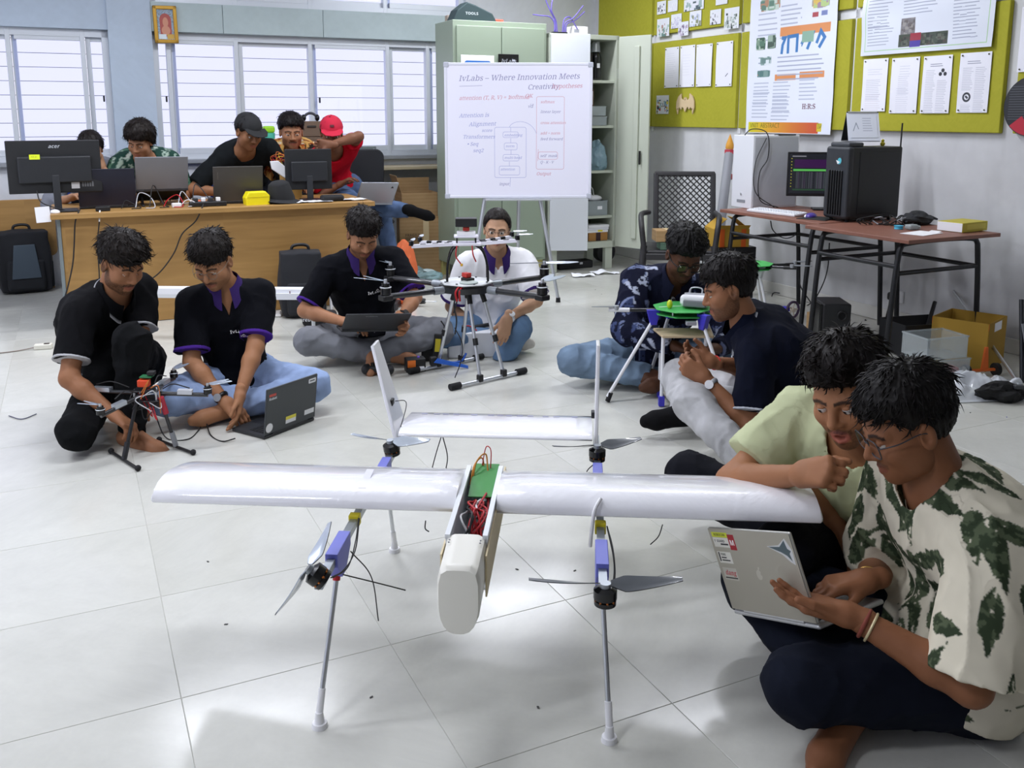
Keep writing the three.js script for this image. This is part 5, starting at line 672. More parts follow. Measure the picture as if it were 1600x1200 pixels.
// cardboard boxes and blue bags beside the closed cabinet
const cardTex = dataTex(256, 256, (u, v) => { const q = 0.5 + 0.4 * tnoise(u, v, 14, 4) + 0.2 * Math.sin(v * 200); return [mix(0.60, 0.68, q), mix(0.48, 0.56, q), mix(0.32, 0.40, q)]; }), card = new THREE.MeshStandardMaterial({ map: cardTex, roughness: 0.9, side: THREE.DoubleSide });
function openBox(name, label, pos, turn, w, h, d, flaps, mat = card) {
  const t = thing(name, label, 'box', pos, turn), k = 0.006; put(t, 'box', [bx(w, k, d, 0, k / 2, 0), bx(w, h, k, 0, h / 2, d / 2), bx(w, h, k, 0, h / 2, -d / 2), bx(k, h, d, w / 2, h / 2, 0), bx(k, h, d, -w / 2, h / 2, 0)], mat);
  for (const [side, ang, len] of flaps) { const alongX = side === 'f' || side === 'b', g = bx(alongX ? w - 0.01 : d - 0.01, len, 0.004, 0, len / 2, 0); g.rotateX(ang); if (!alongX) g.rotateY(Math.PI / 2); if (side === 'b') g.rotateY(Math.PI); if (side === 'l') g.rotateY(Math.PI); g.translate(side === 'r' ? w / 2 : side === 'l' ? -w / 2 : 0, h, side === 'f' ? d / 2 : side === 'b' ? -d / 2 : 0); put(t, 'flap', g, mat); }
  return t;
}
{
  const b1 = openBox('cardboard_box', 'tall open cardboard box standing by the blue bags', gnd(655, 424).toArray(), YAW - 0.25, 0.36, 0.5, 0.36, [['f', 0.25, 0.02], ['b', -0.1, 0.2], ['r', 0.9, 0.2], ['l', 0.4, 0.22]]); const pr = flat(0.16, 0.08); pr.translate(-0.06, 0.34, 0.184); put(b1, 'print', pr, cutMat(128, 64, (g) => { g.font = 'bold 26px sans-serif'; g.fillText('FRAGILE', 4, 28); g.fillRect(4, 36, 100, 6); g.fillRect(4, 48, 80, 6); }, 0x5a4630)); put(b1, 'tape', bx(0.05, 0.2, 0.001, 0.05, 0.39, 0.184), M(0xc9b48a, 0.3));
  const b2 = openBox('cardboard_box', 'second cardboard box stacked with open flaps behind the tall one', gnd(652, 424).setY(0.505).toArray(), YAW - 0.1, 0.32, 0.22, 0.28, [['b', -0.15, 0.12], ['r', 1.9, 0.14], ['l', 0.3, 0.16]]); void b2;
  const tk = M(0x8fb0b4, 0.35, 0, { clearcoat: 0.4 });
  [[595, 432, 0.15, 0.1, 'teal plastic packet lying nearest the desk end'], [622, 428, 0.14, 0.5, 'teal plastic packet in the middle of the heap'], [645, 436, 0.14, -0.3, 'teal plastic packet on top of the heap'], [668, 440, 0.12, 0.9, 'grey green packet against the tall box']].forEach(([u, v, s, r, l], i) => { const g = new THREE.IcosahedronGeometry(s, 5), p = g.attributes.position; for (let j = 0; j < p.count; j++) { const k = 1 + 0.45 * fbm(p.getX(j) * 14 + i * 9, p.getY(j) * 14, p.getZ(j) * 14, 4); p.setXYZ(j, p.getX(j) * k * 1.25, Math.max(p.getY(j) * k * 0.38, -0.05), p.getZ(j) * k); } g.translate(0, 0.05, 0); g.computeVertexNormals(); const q = thing('plastic_packet', l, 'packet', gnd(u, v).toArray(), r, 'teal packets on the floor'); put(q, 'packet', g, tk); put(q, 'print', XF(new THREE.CircleGeometry(0.05, 14), 0, 0.1, 0.02, -1.4), M(0xc9dcdd, 0.5)); });
}
// sun-bleached chairs behind the desk, black office chair at its end
function chair(label, pos, turn, mat, o = {}) {
  const t = thing('chair', label, 'chair', pos, turn, o.group), sh = o.sh ?? 0.5; put(t, 'seat', rb(0.43, 0.04, 0.42, 0.02, 0, sh, 0, 0, 0, 0, 3), mat); const bk = slab(rrect(0.42, o.bh ?? 0.42, 0.07), 0.03, 0.008); bk.rotateX(0.14); put(t, 'backrest', XF(bk, 0, sh + 0.1 + (o.bh ?? 0.42) / 2, -0.22), mat); for (const sx of [-1, 1]) { put(t, 'leg', rod([sx * 0.18, sh, 0.17], [sx * 0.2, 0, 0.2], 0.014), alu); put(t, 'leg', rod([sx * 0.18, sh, -0.17], [sx * 0.2, 0, -0.22], 0.014), alu); put(t, 'back_post', rod([sx * 0.14, sh, -0.19], [sx * 0.14, sh + 0.2, -0.23], 0.012), alu); } return t;
}
const blueSeat = M(0x2f4690, 0.5), blackSeat = M(0x26282d, 0.65);
chair('blue plastic chair under the person with long hair', rm(0.14, 0, 7.82), YAW, blueSeat); chair('blue plastic chair under the person in floral green', rm(0.55, 0, 7.78), YAW, blueSeat); chair('blue plastic chair under the person in the black cap', rm(1.26, 0, 7.72), YAW, blueSeat, { bh: 0.46 }); chair('blue plastic chair under the person in the orange shirt', rm(1.68, 0, 7.86), YAW, blueSeat);
chair('black office chair with a tall rounded back behind the person in red', rm(2.3, 0, 7.76), YAW - 0.1, blackSeat, { bh: 0.5 });
// low shelf under the window with drawers and instruments
{
  const t = thing('side_table', 'narrow table under the window behind the seated people', 'table', rm(2.35, 0, 8.27), YAW); put(t, 'top', rb(2.0, 0.03, 0.3, 0.004, 0, 0.92, 0), M(0xb7ab8c, 0.6)); for (const sx of [-0.95, 0.95]) for (const z of [-0.12, 0.12]) put(t, 'leg', bx(0.04, 0.905, 0.04, sx, 0.4525, z), M(0x8a8474, 0.6));
  const TS = (name, label, cat, px, py = 235) => thing(name, label, cat, rm(onV(px, py, 8.25)[0], 0.936, 8.25), YAW);
  const d = TS('drawer_cabinet', 'small parts cabinet with black drawers on the window table', 'drawers', 425); put(d, 'case', rb(0.25, 0.22, 0.15, 0.005, 0, 0.11, 0), M(0x2f3236, 0.5)); for (let i = 0; i < 3; i++) for (let j = 0; j < 4; j++) { const dr = put(d, 'drawer', rb(0.07, 0.042, 0.02, 0.004, -0.078 + i * 0.078, 0.03 + j * 0.052, 0.075), M(0x45494e, 0.4)); put(dr, 'label', bx(0.035, 0.012, 0.001, -0.078 + i * 0.078, 0.034 + j * 0.052, 0.0857), paper); }
  const gr = TS('toy_bin', 'lime and teal plastic tub on the drawer cabinet', 'tub', 421); gr.position.y += 0.222; put(gr, 'bin', cyl(0.05, 0.055, 0.09, 0, 0.045, 0), M(0x55c0a8, 0.4)); put(gr, 'lime_lid', rb(0.1, 0.06, 0.09, 0.02, 0.0, 0.12, 0), M(0x9ad62a, 0.4));
  const cb = TS('storage_crate', 'brown storage crates stacked on the window table', 'crate', 484); for (let j = 0; j < 3; j++) put(cb, 'crate', rb(0.3, 0.135, 0.2, 0.006, 0, 0.0685 + j * 0.138, 0), M(0x6b5848, 0.7)); each(cb, 'handle', [0, 1, 2].map((j) => rb(0.08, 0.018, 0.012, 0.004, 0, 0.09 + j * 0.138, 0.102)), M(0x2b2622, 0.6));
  const hd = TS('headset', 'black and white headset lying on the brown crates', 'headset', 487); hd.position.y += 0.412; put(hd, 'band', XF(new THREE.TorusGeometry(0.06, 0.012, 8, 20, Math.PI), 0, 0.01, 0), M(0x3a3d44, 0.5)); each(hd, 'ear_cup', [-1, 1].map((s) => sph(0.03, s * 0.06, 0.03, 0, 0.7, 1, 1)), blackGloss);
  const yh = TS('hard_hat', 'yellow plastic helmet at the back of the crates', 'helmet', 470); yh.position.y += 0.412; put(yh, 'shell', XF(new THREE.SphereGeometry(0.06, 18, 10, 0, 6.3, 0, 1.57), -0.02, 0.0, -0.05), M(0xf0c81e, 0.4)); put(yh, 'rim', XF(new THREE.TorusGeometry(0.06, 0.006, 6, 24), -0.02, 0.006, -0.05, 1.57), M(0xf0c81e, 0.4));
  const ps = TS('power_supply', 'yellow edged bench power supply on the window table', 'instrument', 573); put(ps, 'case', rb(0.22, 0.09, 0.2, 0.006, 0, 0.046, 0), M(0xc9b23a, 0.5)); put(ps, 'panel', bx(0.2, 0.06, 0.004, 0, 0.046, 0.1), M(0x4a4d3e, 0.5)); const mt = TS('meter_box', 'grey meter box on top of the yellow power supply', 'instrument', 575); mt.position.y += 0.093; put(mt, 'case', rb(0.13, 0.09, 0.1, 0.008, 0, 0.046, 0), M(0x6b7472, 0.5)); put(mt, 'dial', cyl(0.02, 0.02, 0.01, 0.04, 0.05, 0.052, 1.57), M(0xc2c6c4, 0.4));
}
// left edge: bench end, chair, backpack
const backpackMat = M(0x1d1f24, 0.85, 0);
function backpack(label, pos, turn, w, h, d, panel) {
  const t = thing('backpack', label, 'backpack', pos, turn), f = (x, y, z) => { const q = ell(0, h * 0.46, 0, w / 2, h * 0.52, d / 2)(x, y, z), b = Math.max(Math.abs(x) - w / 2 + 0.05, Math.abs(y - h / 2) - h / 2 + 0.05, Math.abs(z) - d / 2 + 0.05) - 0.04; return smax(smin(q, b, 0.08), -y, 0.02) + 0.004 * noise(x * 14, y * 14, z * 14); };
  put(t, 'main_compartment', sdfMesh(f, [-w * 0.6, -0.02, -d * 0.65], [w * 0.6, h * 1.08, d * 0.65], 0.014, () => [0.012, 0.013, 0.017]), vcol(0.85)); put(t, 'front_pocket', rb(w * 0.72, h * 0.5, 0.07, 0.03, 0, h * 0.3, d / 2 - 0.005, -0.05, 0, 0, 3), backpackMat); if (panel) put(t, 'grey_panel', XF(slab([[-0.1, 0], [0.1, 0], [0.07, 0.26], [-0.07, 0.26]], 0.012, 0.004), 0, h * 0.26, d / 2 + 0.035, -0.06), M(0x46535f, 0.5)); put(t, 'handle', tube([[-0.06, h * 0.95, 0], [-0.05, h * 1.06, 0], [0.05, h * 1.06, 0], [0.06, h * 0.95, 0]], 0.012), black); put(t, 'side_pocket', rb(0.05, h * 0.45, d * 0.6, 0.02, w / 2 - 0.01, h * 0.28, 0, 0, 0, 0, 3), backpackMat); return t;
}
backpack('black backpack with a grey front panel against the desk side', gnd(42, 455).toArray(), YAW + 0.12, 0.38, 0.5, 0.24, true);
backpack('plain black backpack leaning against the desk front', gnd(474, 492).add(V3(0, 0, 0.02)).toArray(), YAW - 0.15, 0.3, 0.47, 0.2, false);
{ const t = thing('bench_end', 'light brown wooden bench back standing behind the backpack', 'bench', rm(onV(33, 340, 8.35)[0] - 0.1, 0, 8.37), YAW); put(t, 'board', XF(slab(rrect(0.42, 0.46, 0.05), 0.025, 0.003), 0.13, 0.5, 0), deskMat); each(t, 'leg', [-0.02, 0.28].map((x) => bx(0.04, 0.3, 0.03, x, 0.15, 0)), deskMat); put(t, 'rail', bx(0.36, 0.04, 0.02, 0.13, 0.3, -0.02), deskMat); }
{ const t = thing('desk_chair', 'black chair with a ribbed arm beside the black backpack', 'chair', gnd(-85, 490).toArray(), 0.6); put(t, 'seat', rb(0.44, 0.06, 0.44, 0.02, 0, 0.42, 0), black); put(t, 'arm', rb(0.07, 0.1, 0.34, 0.015, 0.24, 0.55, 0.06, 0.3), M(0x222326, 0.6)); put(t, 'backrest', rb(0.42, 0.4, 0.06, 0.02, 0, 0.72, -0.22), black); for (const [x, z] of [[-1, -1], [1, -1], [-1, 1], [1, 1]]) put(t, 'leg', rod([x * 0.18, 0.4, z * 0.18], [x * 0.22, 0, z * 0.22], 0.015), black); }
// long foam wing leaning on a stool, stool, kit bag, keyboard on the floor
{ const a = at(222, 453, 5.75), b = at(505, 455, 5.75), t = thing('foam_wing', 'long white foam wing spar lying across stool and floor stand behind the seated people', 'wing', [0, 0, 0], 0); put(t, 'spar', beam(a, b, 0.09, 0.036), M(0xe9eaee, 0.6)); put(t, 'tape_edge', beam(a.clone().add(V3(0.02, -0.03, 0.01)), b.clone().add(V3(0, -0.03, 0.01)), 0.07, 0.024), M(0xd6d8da, 0.5)); put(t, 'aileron', beam(at(424, 462, 5.72), at(505, 462, 5.72), 0.07, 0.04), M(0xdfe1e6, 0.6)); each(t, 'mark', [[300, 456], [345, 457], [453, 458]].map(([x, y]) => XF(bx(0.006, 0.025, 0.002), ...at(x, y, 5.69).toArray())), M(0x6b3b46, 0.6)); each(t, 'prop_stand', [[325, 5.78], [488, 5.78]].map(([x, d]) => { const q = at(x, 462, d); return rod([q.x, 0, q.z], [q.x, q.y - 0.005, q.z], 0.012); }), alu); }
{ const t = thing('stool', 'small stool with a brown seat and white legs behind the person in grey trousers', 'stool', gnd(492, 484).toArray(), 0.15); put(t, 'seat', rb(0.3, 0.03, 0.26, 0.005, 0, 0.355, 0), M(0x6b4a3c, 0.7)); for (const [x, z] of [[-0.12, 0.1], [0.12, 0.1], [-0.1, -0.1], [0.12, -0.1], [-0.05, 0.1]]) put(t, 'leg', rod([x, 0, z], [x, 0.34, z], 0.009), whitePaint); }
{ const t = thing('kit_bag', 'black kit bag with white lettering beside the stool', 'bag', gnd(500, 507).toArray(), 0.08); put(t, 'bag', rb(0.22, 0.09, 0.16, 0.03, 0, 0.046, 0, 0, 0, 0, 4), M(0x17181c, 0.8)); const g = flat(0.12, 0.045); g.translate(-0.045, 0.05, 0.0815); put(t, 'lettering', g, cutMat(160, 60, (c) => { c.font = 'bold 44px sans-serif'; c.fillText('rebuild', 2, 44); }, 0xd9d9dd)); put(t, 'zip', tube([[-0.09, 0.085, 0.05], [0, 0.092, 0.06], [0.09, 0.085, 0.05]], 0.003), M(0x3a3b40, 0.5)); }
{ const t = thing('floor_pad', 'flat pale rounded tray on the floor beside the second backpack', 'tray', gnd(418, 494).toArray(), 0.2); put(t, 'tray', rb(0.2, 0.02, 0.12, 0.01, 0, 0.0105, 0, 0, 0, 0, 3), M(0xd6d4d0, 0.4)); put(t, 'rim', rb(0.18, 0.012, 0.1, 0.006, 0, 0.022, 0), M(0xc6c4c2, 0.4)); }
{ const t = thing('extension_socket', 'white extension socket on the floor with a thin lead', 'power strip', gnd(68, 545).toArray(), 0.3); put(t, 'body', rb(0.1, 0.03, 0.05, 0.006, 0, 0.0155, 0), M(0xe0ddd0, 0.5)); put(t, 'socket', bx(0.03, 0.004, 0.025, 0.02, 0.031, 0), M(0x3a3128, 0.5)); put(t, 'lead', tube([[-0.05, 0.012, 0], [-0.12, 0.005, 0.02], [-0.25, 0.005, 0.06], [-0.42, 0.005, 0.05]], 0.0035), M(0x8b8078, 0.6)); }
{ const a = gnd(14, 651), b = gnd(35, 656), c = gnd(57, 648); for (const p of [a, b, c]) p.y = 0.004; single('loose_wire', 'short thin wire lying on the floor left of the kneeling person', 'wire', tube([a, b, c], 0.0025), M(0x55566a, 0.6)); }

// ================================================================ pinboards, posters and papers on the right wall
const pinTex = dataTex(256, 256, (u, v) => { const q = 0.5 + 0.5 * tnoise(u, v, 60, 2.1); return [mix(0.64, 0.70, q), mix(0.63, 0.685, q), mix(0.15, 0.20, q)]; });
const pinMat = new THREE.MeshStandardMaterial({ map: pinTex, roughness: 0.85 });
const onWall = (v, y, off) => rm(U1 - off, y, v), WT = YAW - Math.PI / 2;      // local x runs towards the lens along the wall, local z out of it
{
  const cols = [[8.33, 7.375], [7.335, 6.125], [6.085, 4.915], [4.875, 3.715], [3.63, 2.5]], rows = [[1.295, 2.055], [2.125, 2.9]];
  const words = [['by the room corner', 'above the open cabinet door'], ['with four sheets and a bat cutout', 'covered with pinned photographs'], ['behind the long printed poster', 'behind the top of the long poster'], ['with four sheets below the banner', 'behind the wide banner'], ['with a round black disc', 'above the round disc']];
  cols.forEach(([a, b], i) => rows.forEach(([y0, y1], j) => { const t = thing('pinboard', 'mustard green pinboard panel ' + words[i][j], 'pinboard', onWall((a + b) / 2, (y0 + y1) / 2, 0), WT, 'pinboard panels'); put(t, 'panel', rb(a - b, y1 - y0, 0.035, 0.006, 0, 0, 0.019), pinMat); put(t, 'backing', bx(a - b - 0.02, y1 - y0 - 0.02, 0.004, 0, 0, 0.001), M(0x5a5a1c, 0.9)); }));
}
place(struct('trim_4', [bx(0.006, 0.06, 6.2, U1 - 0.003, 2.09, -5.3), bx(0.006, 1.7, 0.035, U1 - 0.003, 2.1, -7.355), bx(0.006, 1.7, 0.035, U1 - 0.003, 2.1, -6.105), bx(0.006, 1.7, 0.035, U1 - 0.003, 2.1, -4.895)], whitePaint));
// a sheet between measured corners on the wall plane
function sheet(name, label, cat, [x0, y0, x1, y1], draw, o = {}) {
  const U = U1 - (o.off ?? 0.042), cx = (x0 + x1) / 2, cy = (y0 + y1) / 2, v0 = onU(x0, cy, U)[0], v1 = onU(x1, cy, U)[0], ya = onU(cx, y0, U)[1], yb = onU(cx, y1, U)[1], w = Math.abs(v0 - v1), h = ya - yb, t = thing(name, label, cat, rm(U, (ya + yb) / 2, (v0 + v1) / 2), WT, o.group); t.rotation.z = o.roll || 0;
  const g = new THREE.BoxGeometry(w, h, 0.0015, 12, 12, 1), p = g.attributes.position; for (let i = 0; i < p.count; i++) p.setZ(i, p.getZ(i) + (o.wave ?? 0.003) * (1 + noise(p.getX(i) * 9 + cx, p.getY(i) * 6, 2)) ); g.computeVertexNormals(); put(t, 'sheet', g, new THREE.MeshPhysicalMaterial({ map: canvasTex(o.res || 160, Math.round((o.res || 160) * h / w), draw), roughness: o.rough ?? 0.6, clearcoat: o.gloss || 0 }));
  if (o.pins) each(t, 'pin', [[-1, 1], [1, 1], [-1, -1], [1, -1]].map(([a, b]) => sph(0.005, a * (w / 2 - 0.018), b * (h / 2 - 0.015), 0.008, 1, 1, 1, 8)), M(0x4a4a30, 0.5)); return t;
}
const lines = (g, x, y, w, n, gap, col = '#a8abbd', hgt = 2) => { g.fillStyle = col; for (let i = 0; i < n; i++) g.fillRect(x, y + i * gap, w * (0.75 + 0.25 * H3(i, x | 0, y | 0)), hgt); };
const whiteSheet = (f) => (g, w, h) => { g.fillStyle = '#eeeef6'; g.fillRect(0, 0, w, h); if (f) f(g, w, h); };
sheet('paper_sheet', 'white sheet pinned leftmost of four above the bat cutout', 'paper', [1039, 74, 1061, 137], whiteSheet((g, w, h) => lines(g, 20, 40, w - 50, 12, 14, '#d3d4e2')), { group: 'sheets pinned above the bat cutout', pins: true });
sheet('paper_sheet', 'blank white sheet pinned second of four above the bat cutout', 'paper', [1063, 71, 1086, 136], whiteSheet((g, w) => lines(g, 30, 60, w - 70, 8, 18, '#dfdfec')), { group: 'sheets pinned above the bat cutout', pins: true });
sheet('paper_sheet', 'blank curling sheet pinned third of four above the bat cutout', 'paper', [1089, 69, 1113, 135], whiteSheet(), { group: 'sheets pinned above the bat cutout', pins: true, wave: 0.006 });
sheet('paper_sheet', 'white sheet with a small dark stroke, rightmost above the bat cutout', 'paper', [1119, 65, 1145, 135], whiteSheet((g, w, h) => { g.strokeStyle = '#55566a'; g.lineWidth = 5; g.beginPath(); g.moveTo(w * 0.6, h * 0.78); g.lineTo(w * 0.75, h * 0.71); g.stroke(); }), { group: 'sheets pinned above the bat cutout', pins: true });
const textPage = (f) => whiteSheet((g, w, h) => { lines(g, w * 0.25, h * 0.14, w * 0.5, 2, 9, '#8a8ca0', 3); lines(g, w * 0.12, h * 0.25, w * 0.35, 26, 8, '#b6b8c6'); lines(g, w * 0.53, h * 0.25, w * 0.35, 26, 8, '#b6b8c6'); if (f) f(g, w, h); });
sheet('paper_sheet', 'printed page with a faint block of text, nearest the long poster under the banner', 'paper', [1348, 92, 1386, 174], whiteSheet((g, w, h) => { lines(g, w * 0.2, h * 0.2, w * 0.6, 3, 12, '#c9cad6'); lines(g, w * 0.15, h * 0.4, w * 0.65, 12, 9, '#b9bcca'); lines(g, w * 0.15, h * 0.68, w * 0.65, 8, 11, '#d3cdd6'); }), { group: 'pages pinned below the banner', pins: true });
sheet('paper_sheet', 'printed page with a narrow centred text, second below the banner', 'paper', [1392, 90, 1435, 177], whiteSheet((g, w, h) => { lines(g, w * 0.3, h * 0.15, w * 0.4, 4, 12, '#c4c6d2'); lines(g, w * 0.27, h * 0.33, w * 0.4, 10, 9, '#c0c2d0'); lines(g, w * 0.22, h * 0.55, w * 0.5, 14, 10, '#d0d2de'); }), { group: 'pages pinned below the banner', pins: true });
sheet('paper_sheet', 'printed page with three dots in a triangle, third below the banner', 'paper', [1441, 87, 1486, 177], textPage((g, w, h) => { g.fillStyle = '#eeeef6'; g.fillRect(w * 0.52, h * 0.2, w * 0.4, h * 0.22); g.fillStyle = '#33343c'; for (const [x, y] of [[0.7, 0.26], [0.62, 0.32], [0.78, 0.32]]) { g.beginPath(); g.arc(w * x, h * y, 9, 0, 7); g.fill(); } }), { group: 'pages pinned below the banner', pins: true });
sheet('paper_sheet', 'printed page with a ring diagram, rightmost below the banner', 'paper', [1498, 82, 1547, 176], textPage((g, w, h) => { g.fillStyle = '#eeeef6'; g.fillRect(w * 0.08, h * 0.64, w * 0.42, h * 0.22); g.strokeStyle = '#3a3c44'; g.lineWidth = 9; g.beginPath(); g.arc(w * 0.3, h * 0.74, 17, 0, 7); g.stroke(); g.beginPath(); g.moveTo(w * 0.26, h * 0.72); g.lineTo(w * 0.34, h * 0.76); g.stroke(); }), { group: 'pages pinned below the banner', pins: true });
// photographs on the upper panel
const snap = (cols, n = 40) => (g, w, h) => { g.fillStyle = '#e4e6ec'; g.fillRect(0, 0, w, h); for (let i = 0; i < n; i++) { g.fillStyle = cols[i % cols.length]; g.fillRect(rr(4, w - 20), h * 0.2 + rr(0, h * 0.7), rr(6, 26), rr(8, 30)); } };
[['photograph', 'greenish group photograph at the lower left of the upper panel', [1027, 29, 1046, 57], ['#9fc0b4', '#dfe5e4', '#b08a80', '#6b8a84']], ['photograph', 'small pale drawing beside the greenish photograph', [1049, 22, 1065, 44], ['#dcdbe8', '#b9b7d0', '#cfcde0']], ['photograph', 'overlapping dark figure print on the upper panel', [1060, 34, 1076, 56], ['#dcd9e4', '#7a6a86', '#b9a8c0']], ['photograph', 'small blue-toned print in the middle of the upper panel', [1078, 17, 1096, 41], ['#dfe3ee', '#a9b4d0', '#8a9070']], ['photograph', 'print of a dark running shape on white', [1110, 15, 1127, 38], ['#e6e6ee', '#3a3a44', '#e6e6ee', '#e6e6ee']], ['photograph', 'grey print of a crowd at the right of the upper panel', [1132, 12, 1155, 45], ['#b9c4c0', '#3c4440', '#8f9c94', '#dfe3e0', '#d6dcd8']], ['photograph', 'white card with a dark corner at the top left of the upper panel', [1027, 2, 1041, 22], ['#eeeef4', '#eeeef4', '#55555c']], ['photograph', 'blank white card at the top of the upper panel', [1044, 0, 1059, 18], ['#eeeef4', '#e2e2ec']], ['photograph', 'dark edged card at the top of the upper panel', [1069, -2, 1100, 16], ['#9fb4b0', '#dfe1ea', '#55636a', '#e9e9f0']], ['photograph', 'white slip at the top right of the upper panel', [1119, -4, 1137, 7], ['#eeeef4']], ['photograph', 'dark photograph of people in snow left of the bat cutout', [1026, 149, 1045, 178], ['#2b3a40', '#8fb0c4', '#b0402c', '#dfe6ec', '#55707c', '#d9c84a']]].forEach(([n, l, r, c]) => sheet(n, l, 'photo', r, snap(c, c.length < 2 ? 0 : 46), { wave: 0.002, group: 'prints pinned to the wall' }));
// bat-shaped plywood cutout
{ const [v, y] = onU(1072, 161, U1 - 0.045), t = thing('bat_cutout', 'pale plywood cutout in the shape of a bat on the pinboard', 'cutout', rm(U1 - 0.044, y, v), WT); const half = [[0, 0.03], [0.008, 0.052], [0.018, 0.03], [0.035, 0.028], [0.05, 0.045], [0.052, 0.085], [0.085, 0.06], [0.105, 0.015], [0.108, -0.04], [0.092, -0.1], [0.085, -0.055], [0.066, -0.035], [0.05, -0.06], [0.034, -0.032], [0.018, -0.045], [0, -0.08]]; put(t, 'plywood', slab(half.concat(half.slice(1, -1).reverse().map(([a, b]) => [-a, b])), 0.012, 0.001).scale(1.2, 0.95, 1).translate(0, 0, 0.008), M(0xd8c09a, 0.75)); each(t, 'pin', [[-0.108, -0.05], [0.108, -0.05], [0, 0.03]].map(([a, b]) => sph(0.006, a, b, 0.016, 1, 1, 0.6, 8)), M(0x9a835c, 0.5)); }
// long poster, banner, disc
sheet('poster', 'long white printed poster with orange headings hanging to the tower', 'poster', [1171, -45, 1306, 209], (g, w, h) => {
  g.fillStyle = '#e8ecf8'; g.fillRect(0, 0, w, h); const S = w / 140, Y = (py) => (py + 45) / 254 * h, X = (px) => (px - 1171) / 135 * w; const pic = (x0, y0, x1, y1, cs) => { for (let i = 0; i < 90; i++) { g.fillStyle = cs[i % cs.length]; g.fillRect(mix(X(x0), X(x1) - 8 * S, rnd()), mix(Y(y0), Y(y1) - 6 * S, rnd()), 8 * S, 6 * S); } };
  lines(g, X(1186), Y(14), 34 * S, 6, 6 * S, '#b9bed0', 1.6 * S); lines(g, X(1222), Y(6), 34 * S, 8, 5 * S, '#b4b9cc', 1.6 * S); pic(1188, -8, 1220, 11, ['#8fb09a', '#5f8272', '#c9d6cc', '#b4886a']); pic(1268, -6, 1294, 18, ['#b9d08a', '#9ac0c4', '#e0c060', '#a98aa0']); g.fillStyle = '#b04a50'; g.fillRect(X(1270), Y(23), 9 * S, 5 * S); g.fillStyle = '#7a86b8'; g.fillRect(X(1283), Y(22), 9 * S, 5 * S);
  g.fillStyle = '#e0935a'; g.fillRect(X(1222), Y(40), 78 * S, 10 * S); g.fillRect(X(1217), Y(114), 34 * S, 7 * S); g.fillRect(X(1256), Y(112), 38 * S, 7 * S);
  pic(1184, 52, 1199, 73, ['#7f9a84', '#557a66', '#b4c4b4', '#3c5a4a']); pic(1202, 50, 1216, 72, ['#6b8474', '#a0b4a4', '#44584c']); pic(1188, 84, 1210, 98, ['#dfe6ea', '#8fa8a4', '#6b8884']); pic(1187, 106, 1209, 117, ['#557a78', '#7f9c98']);
  g.strokeStyle = '#3f7ab8'; g.lineWidth = 4 * S; const leg = (pts) => { g.beginPath(); pts.forEach(([x, y], i) => i ? g.lineTo(X(x), Y(y)) : g.moveTo(X(x), Y(y))); g.stroke(); }; leg([[1225, 57], [1231, 57], [1227, 68], [1226, 82]]); leg([[1236, 82], [1236, 56], [1250, 55], [1250, 81]]); leg([[1256, 72], [1262, 56], [1273, 54], [1266, 78]]); leg([[1279, 70], [1284, 52], [1290, 62], [1283, 77]]); g.fillStyle = '#8fb4a0'; g.fillRect(X(1257), Y(50), 18 * S, 12 * S);
  lines(g, X(1220), Y(86), 76 * S, 6, 5 * S, '#aab0c6', 1.4 * S); for (const [x, y, n] of [[1182, 126, 4], [1182, 142, 4], [1181, 158, 5], [1215, 126, 7], [1215, 148, 5], [1214, 168, 5], [1256, 124, 6]]) lines(g, X(x), Y(y), 30 * S, n, 4.2 * S, '#b9bfd2', 1.3 * S);
  g.fillStyle = '#5a3038'; g.font = 'bold ' + 8 * S + 'px serif'; g.fillText('H:R:S', X(1262), Y(170)); const gr = g.createLinearGradient(X(1176), 0, X(1294), 0); gr.addColorStop(0, '#d8d22a'); gr.addColorStop(0.35, '#e0a030'); gr.addColorStop(1, '#cc4a34'); g.fillStyle = gr; g.fillRect(X(1176), Y(191), 116 * S, 12 * S); g.fillStyle = '#6a6a18'; g.font = 7 * S + 'px sans-serif'; g.fillText('VNIT  ABSTRACT', X(1179), Y(200));
}, { res: 420, off: 0.05, wave: 0.006, gloss: 0.2 });
sheet('banner', 'wide white banner with dense text and a dark photograph', 'banner', [1351, -60, 1557, 80], (g, w, h) => {
  g.fillStyle = '#dfe4ee'; g.fillRect(0, 0, w, h); const X = (px) => (px - 1351) / 206 * w, Y = (py) => (py + 60) / 140 * h; g.strokeStyle = '#a8d09a'; g.lineWidth = 3; g.strokeRect(X(1358), -20, X(1550) - X(1358), Y(73) + 20); lines(g, X(1362), Y(-50), 120, 16, 13, '#9aa0b4', 3); lines(g, X(1362), Y(32), 130, 7, 12, '#a3a9bc', 3); lines(g, X(1420), Y(-50), 160, 14, 12, '#9aa0b4', 3); lines(g, X(1500), Y(-20), 110, 17, 12, '#9aa0b4', 3);
  const pic = (x0, y0, x1, y1, cs, n) => { g.fillStyle = cs[0]; g.fillRect(X(x0), Y(y0), X(x1) - X(x0), Y(y1) - Y(y0)); for (let i = 0; i < n; i++) { g.fillStyle = cs[i % cs.length]; g.fillRect(mix(X(x0), X(x1) - 16, rnd()), mix(Y(y0), Y(y1) - 12, rnd()), 16, 12); } }; pic(1418, 24, 1441, 50, ['#7d7a7c', '#98948f', '#67605f'], 60); pic(1416, 50, 1493, 70, ['#3f4a3a', '#2c3328', '#5a6050', '#4a4238'], 120); g.fillStyle = '#9a2a3a'; g.fillRect(X(1434), Y(49), 50, 36); g.fillStyle = '#4a3a9a'; g.fillRect(X(1434), Y(61), 50, 24);
}, { res: 600, off: 0.05, wave: 0.012, gloss: 0.5, rough: 0.35 });
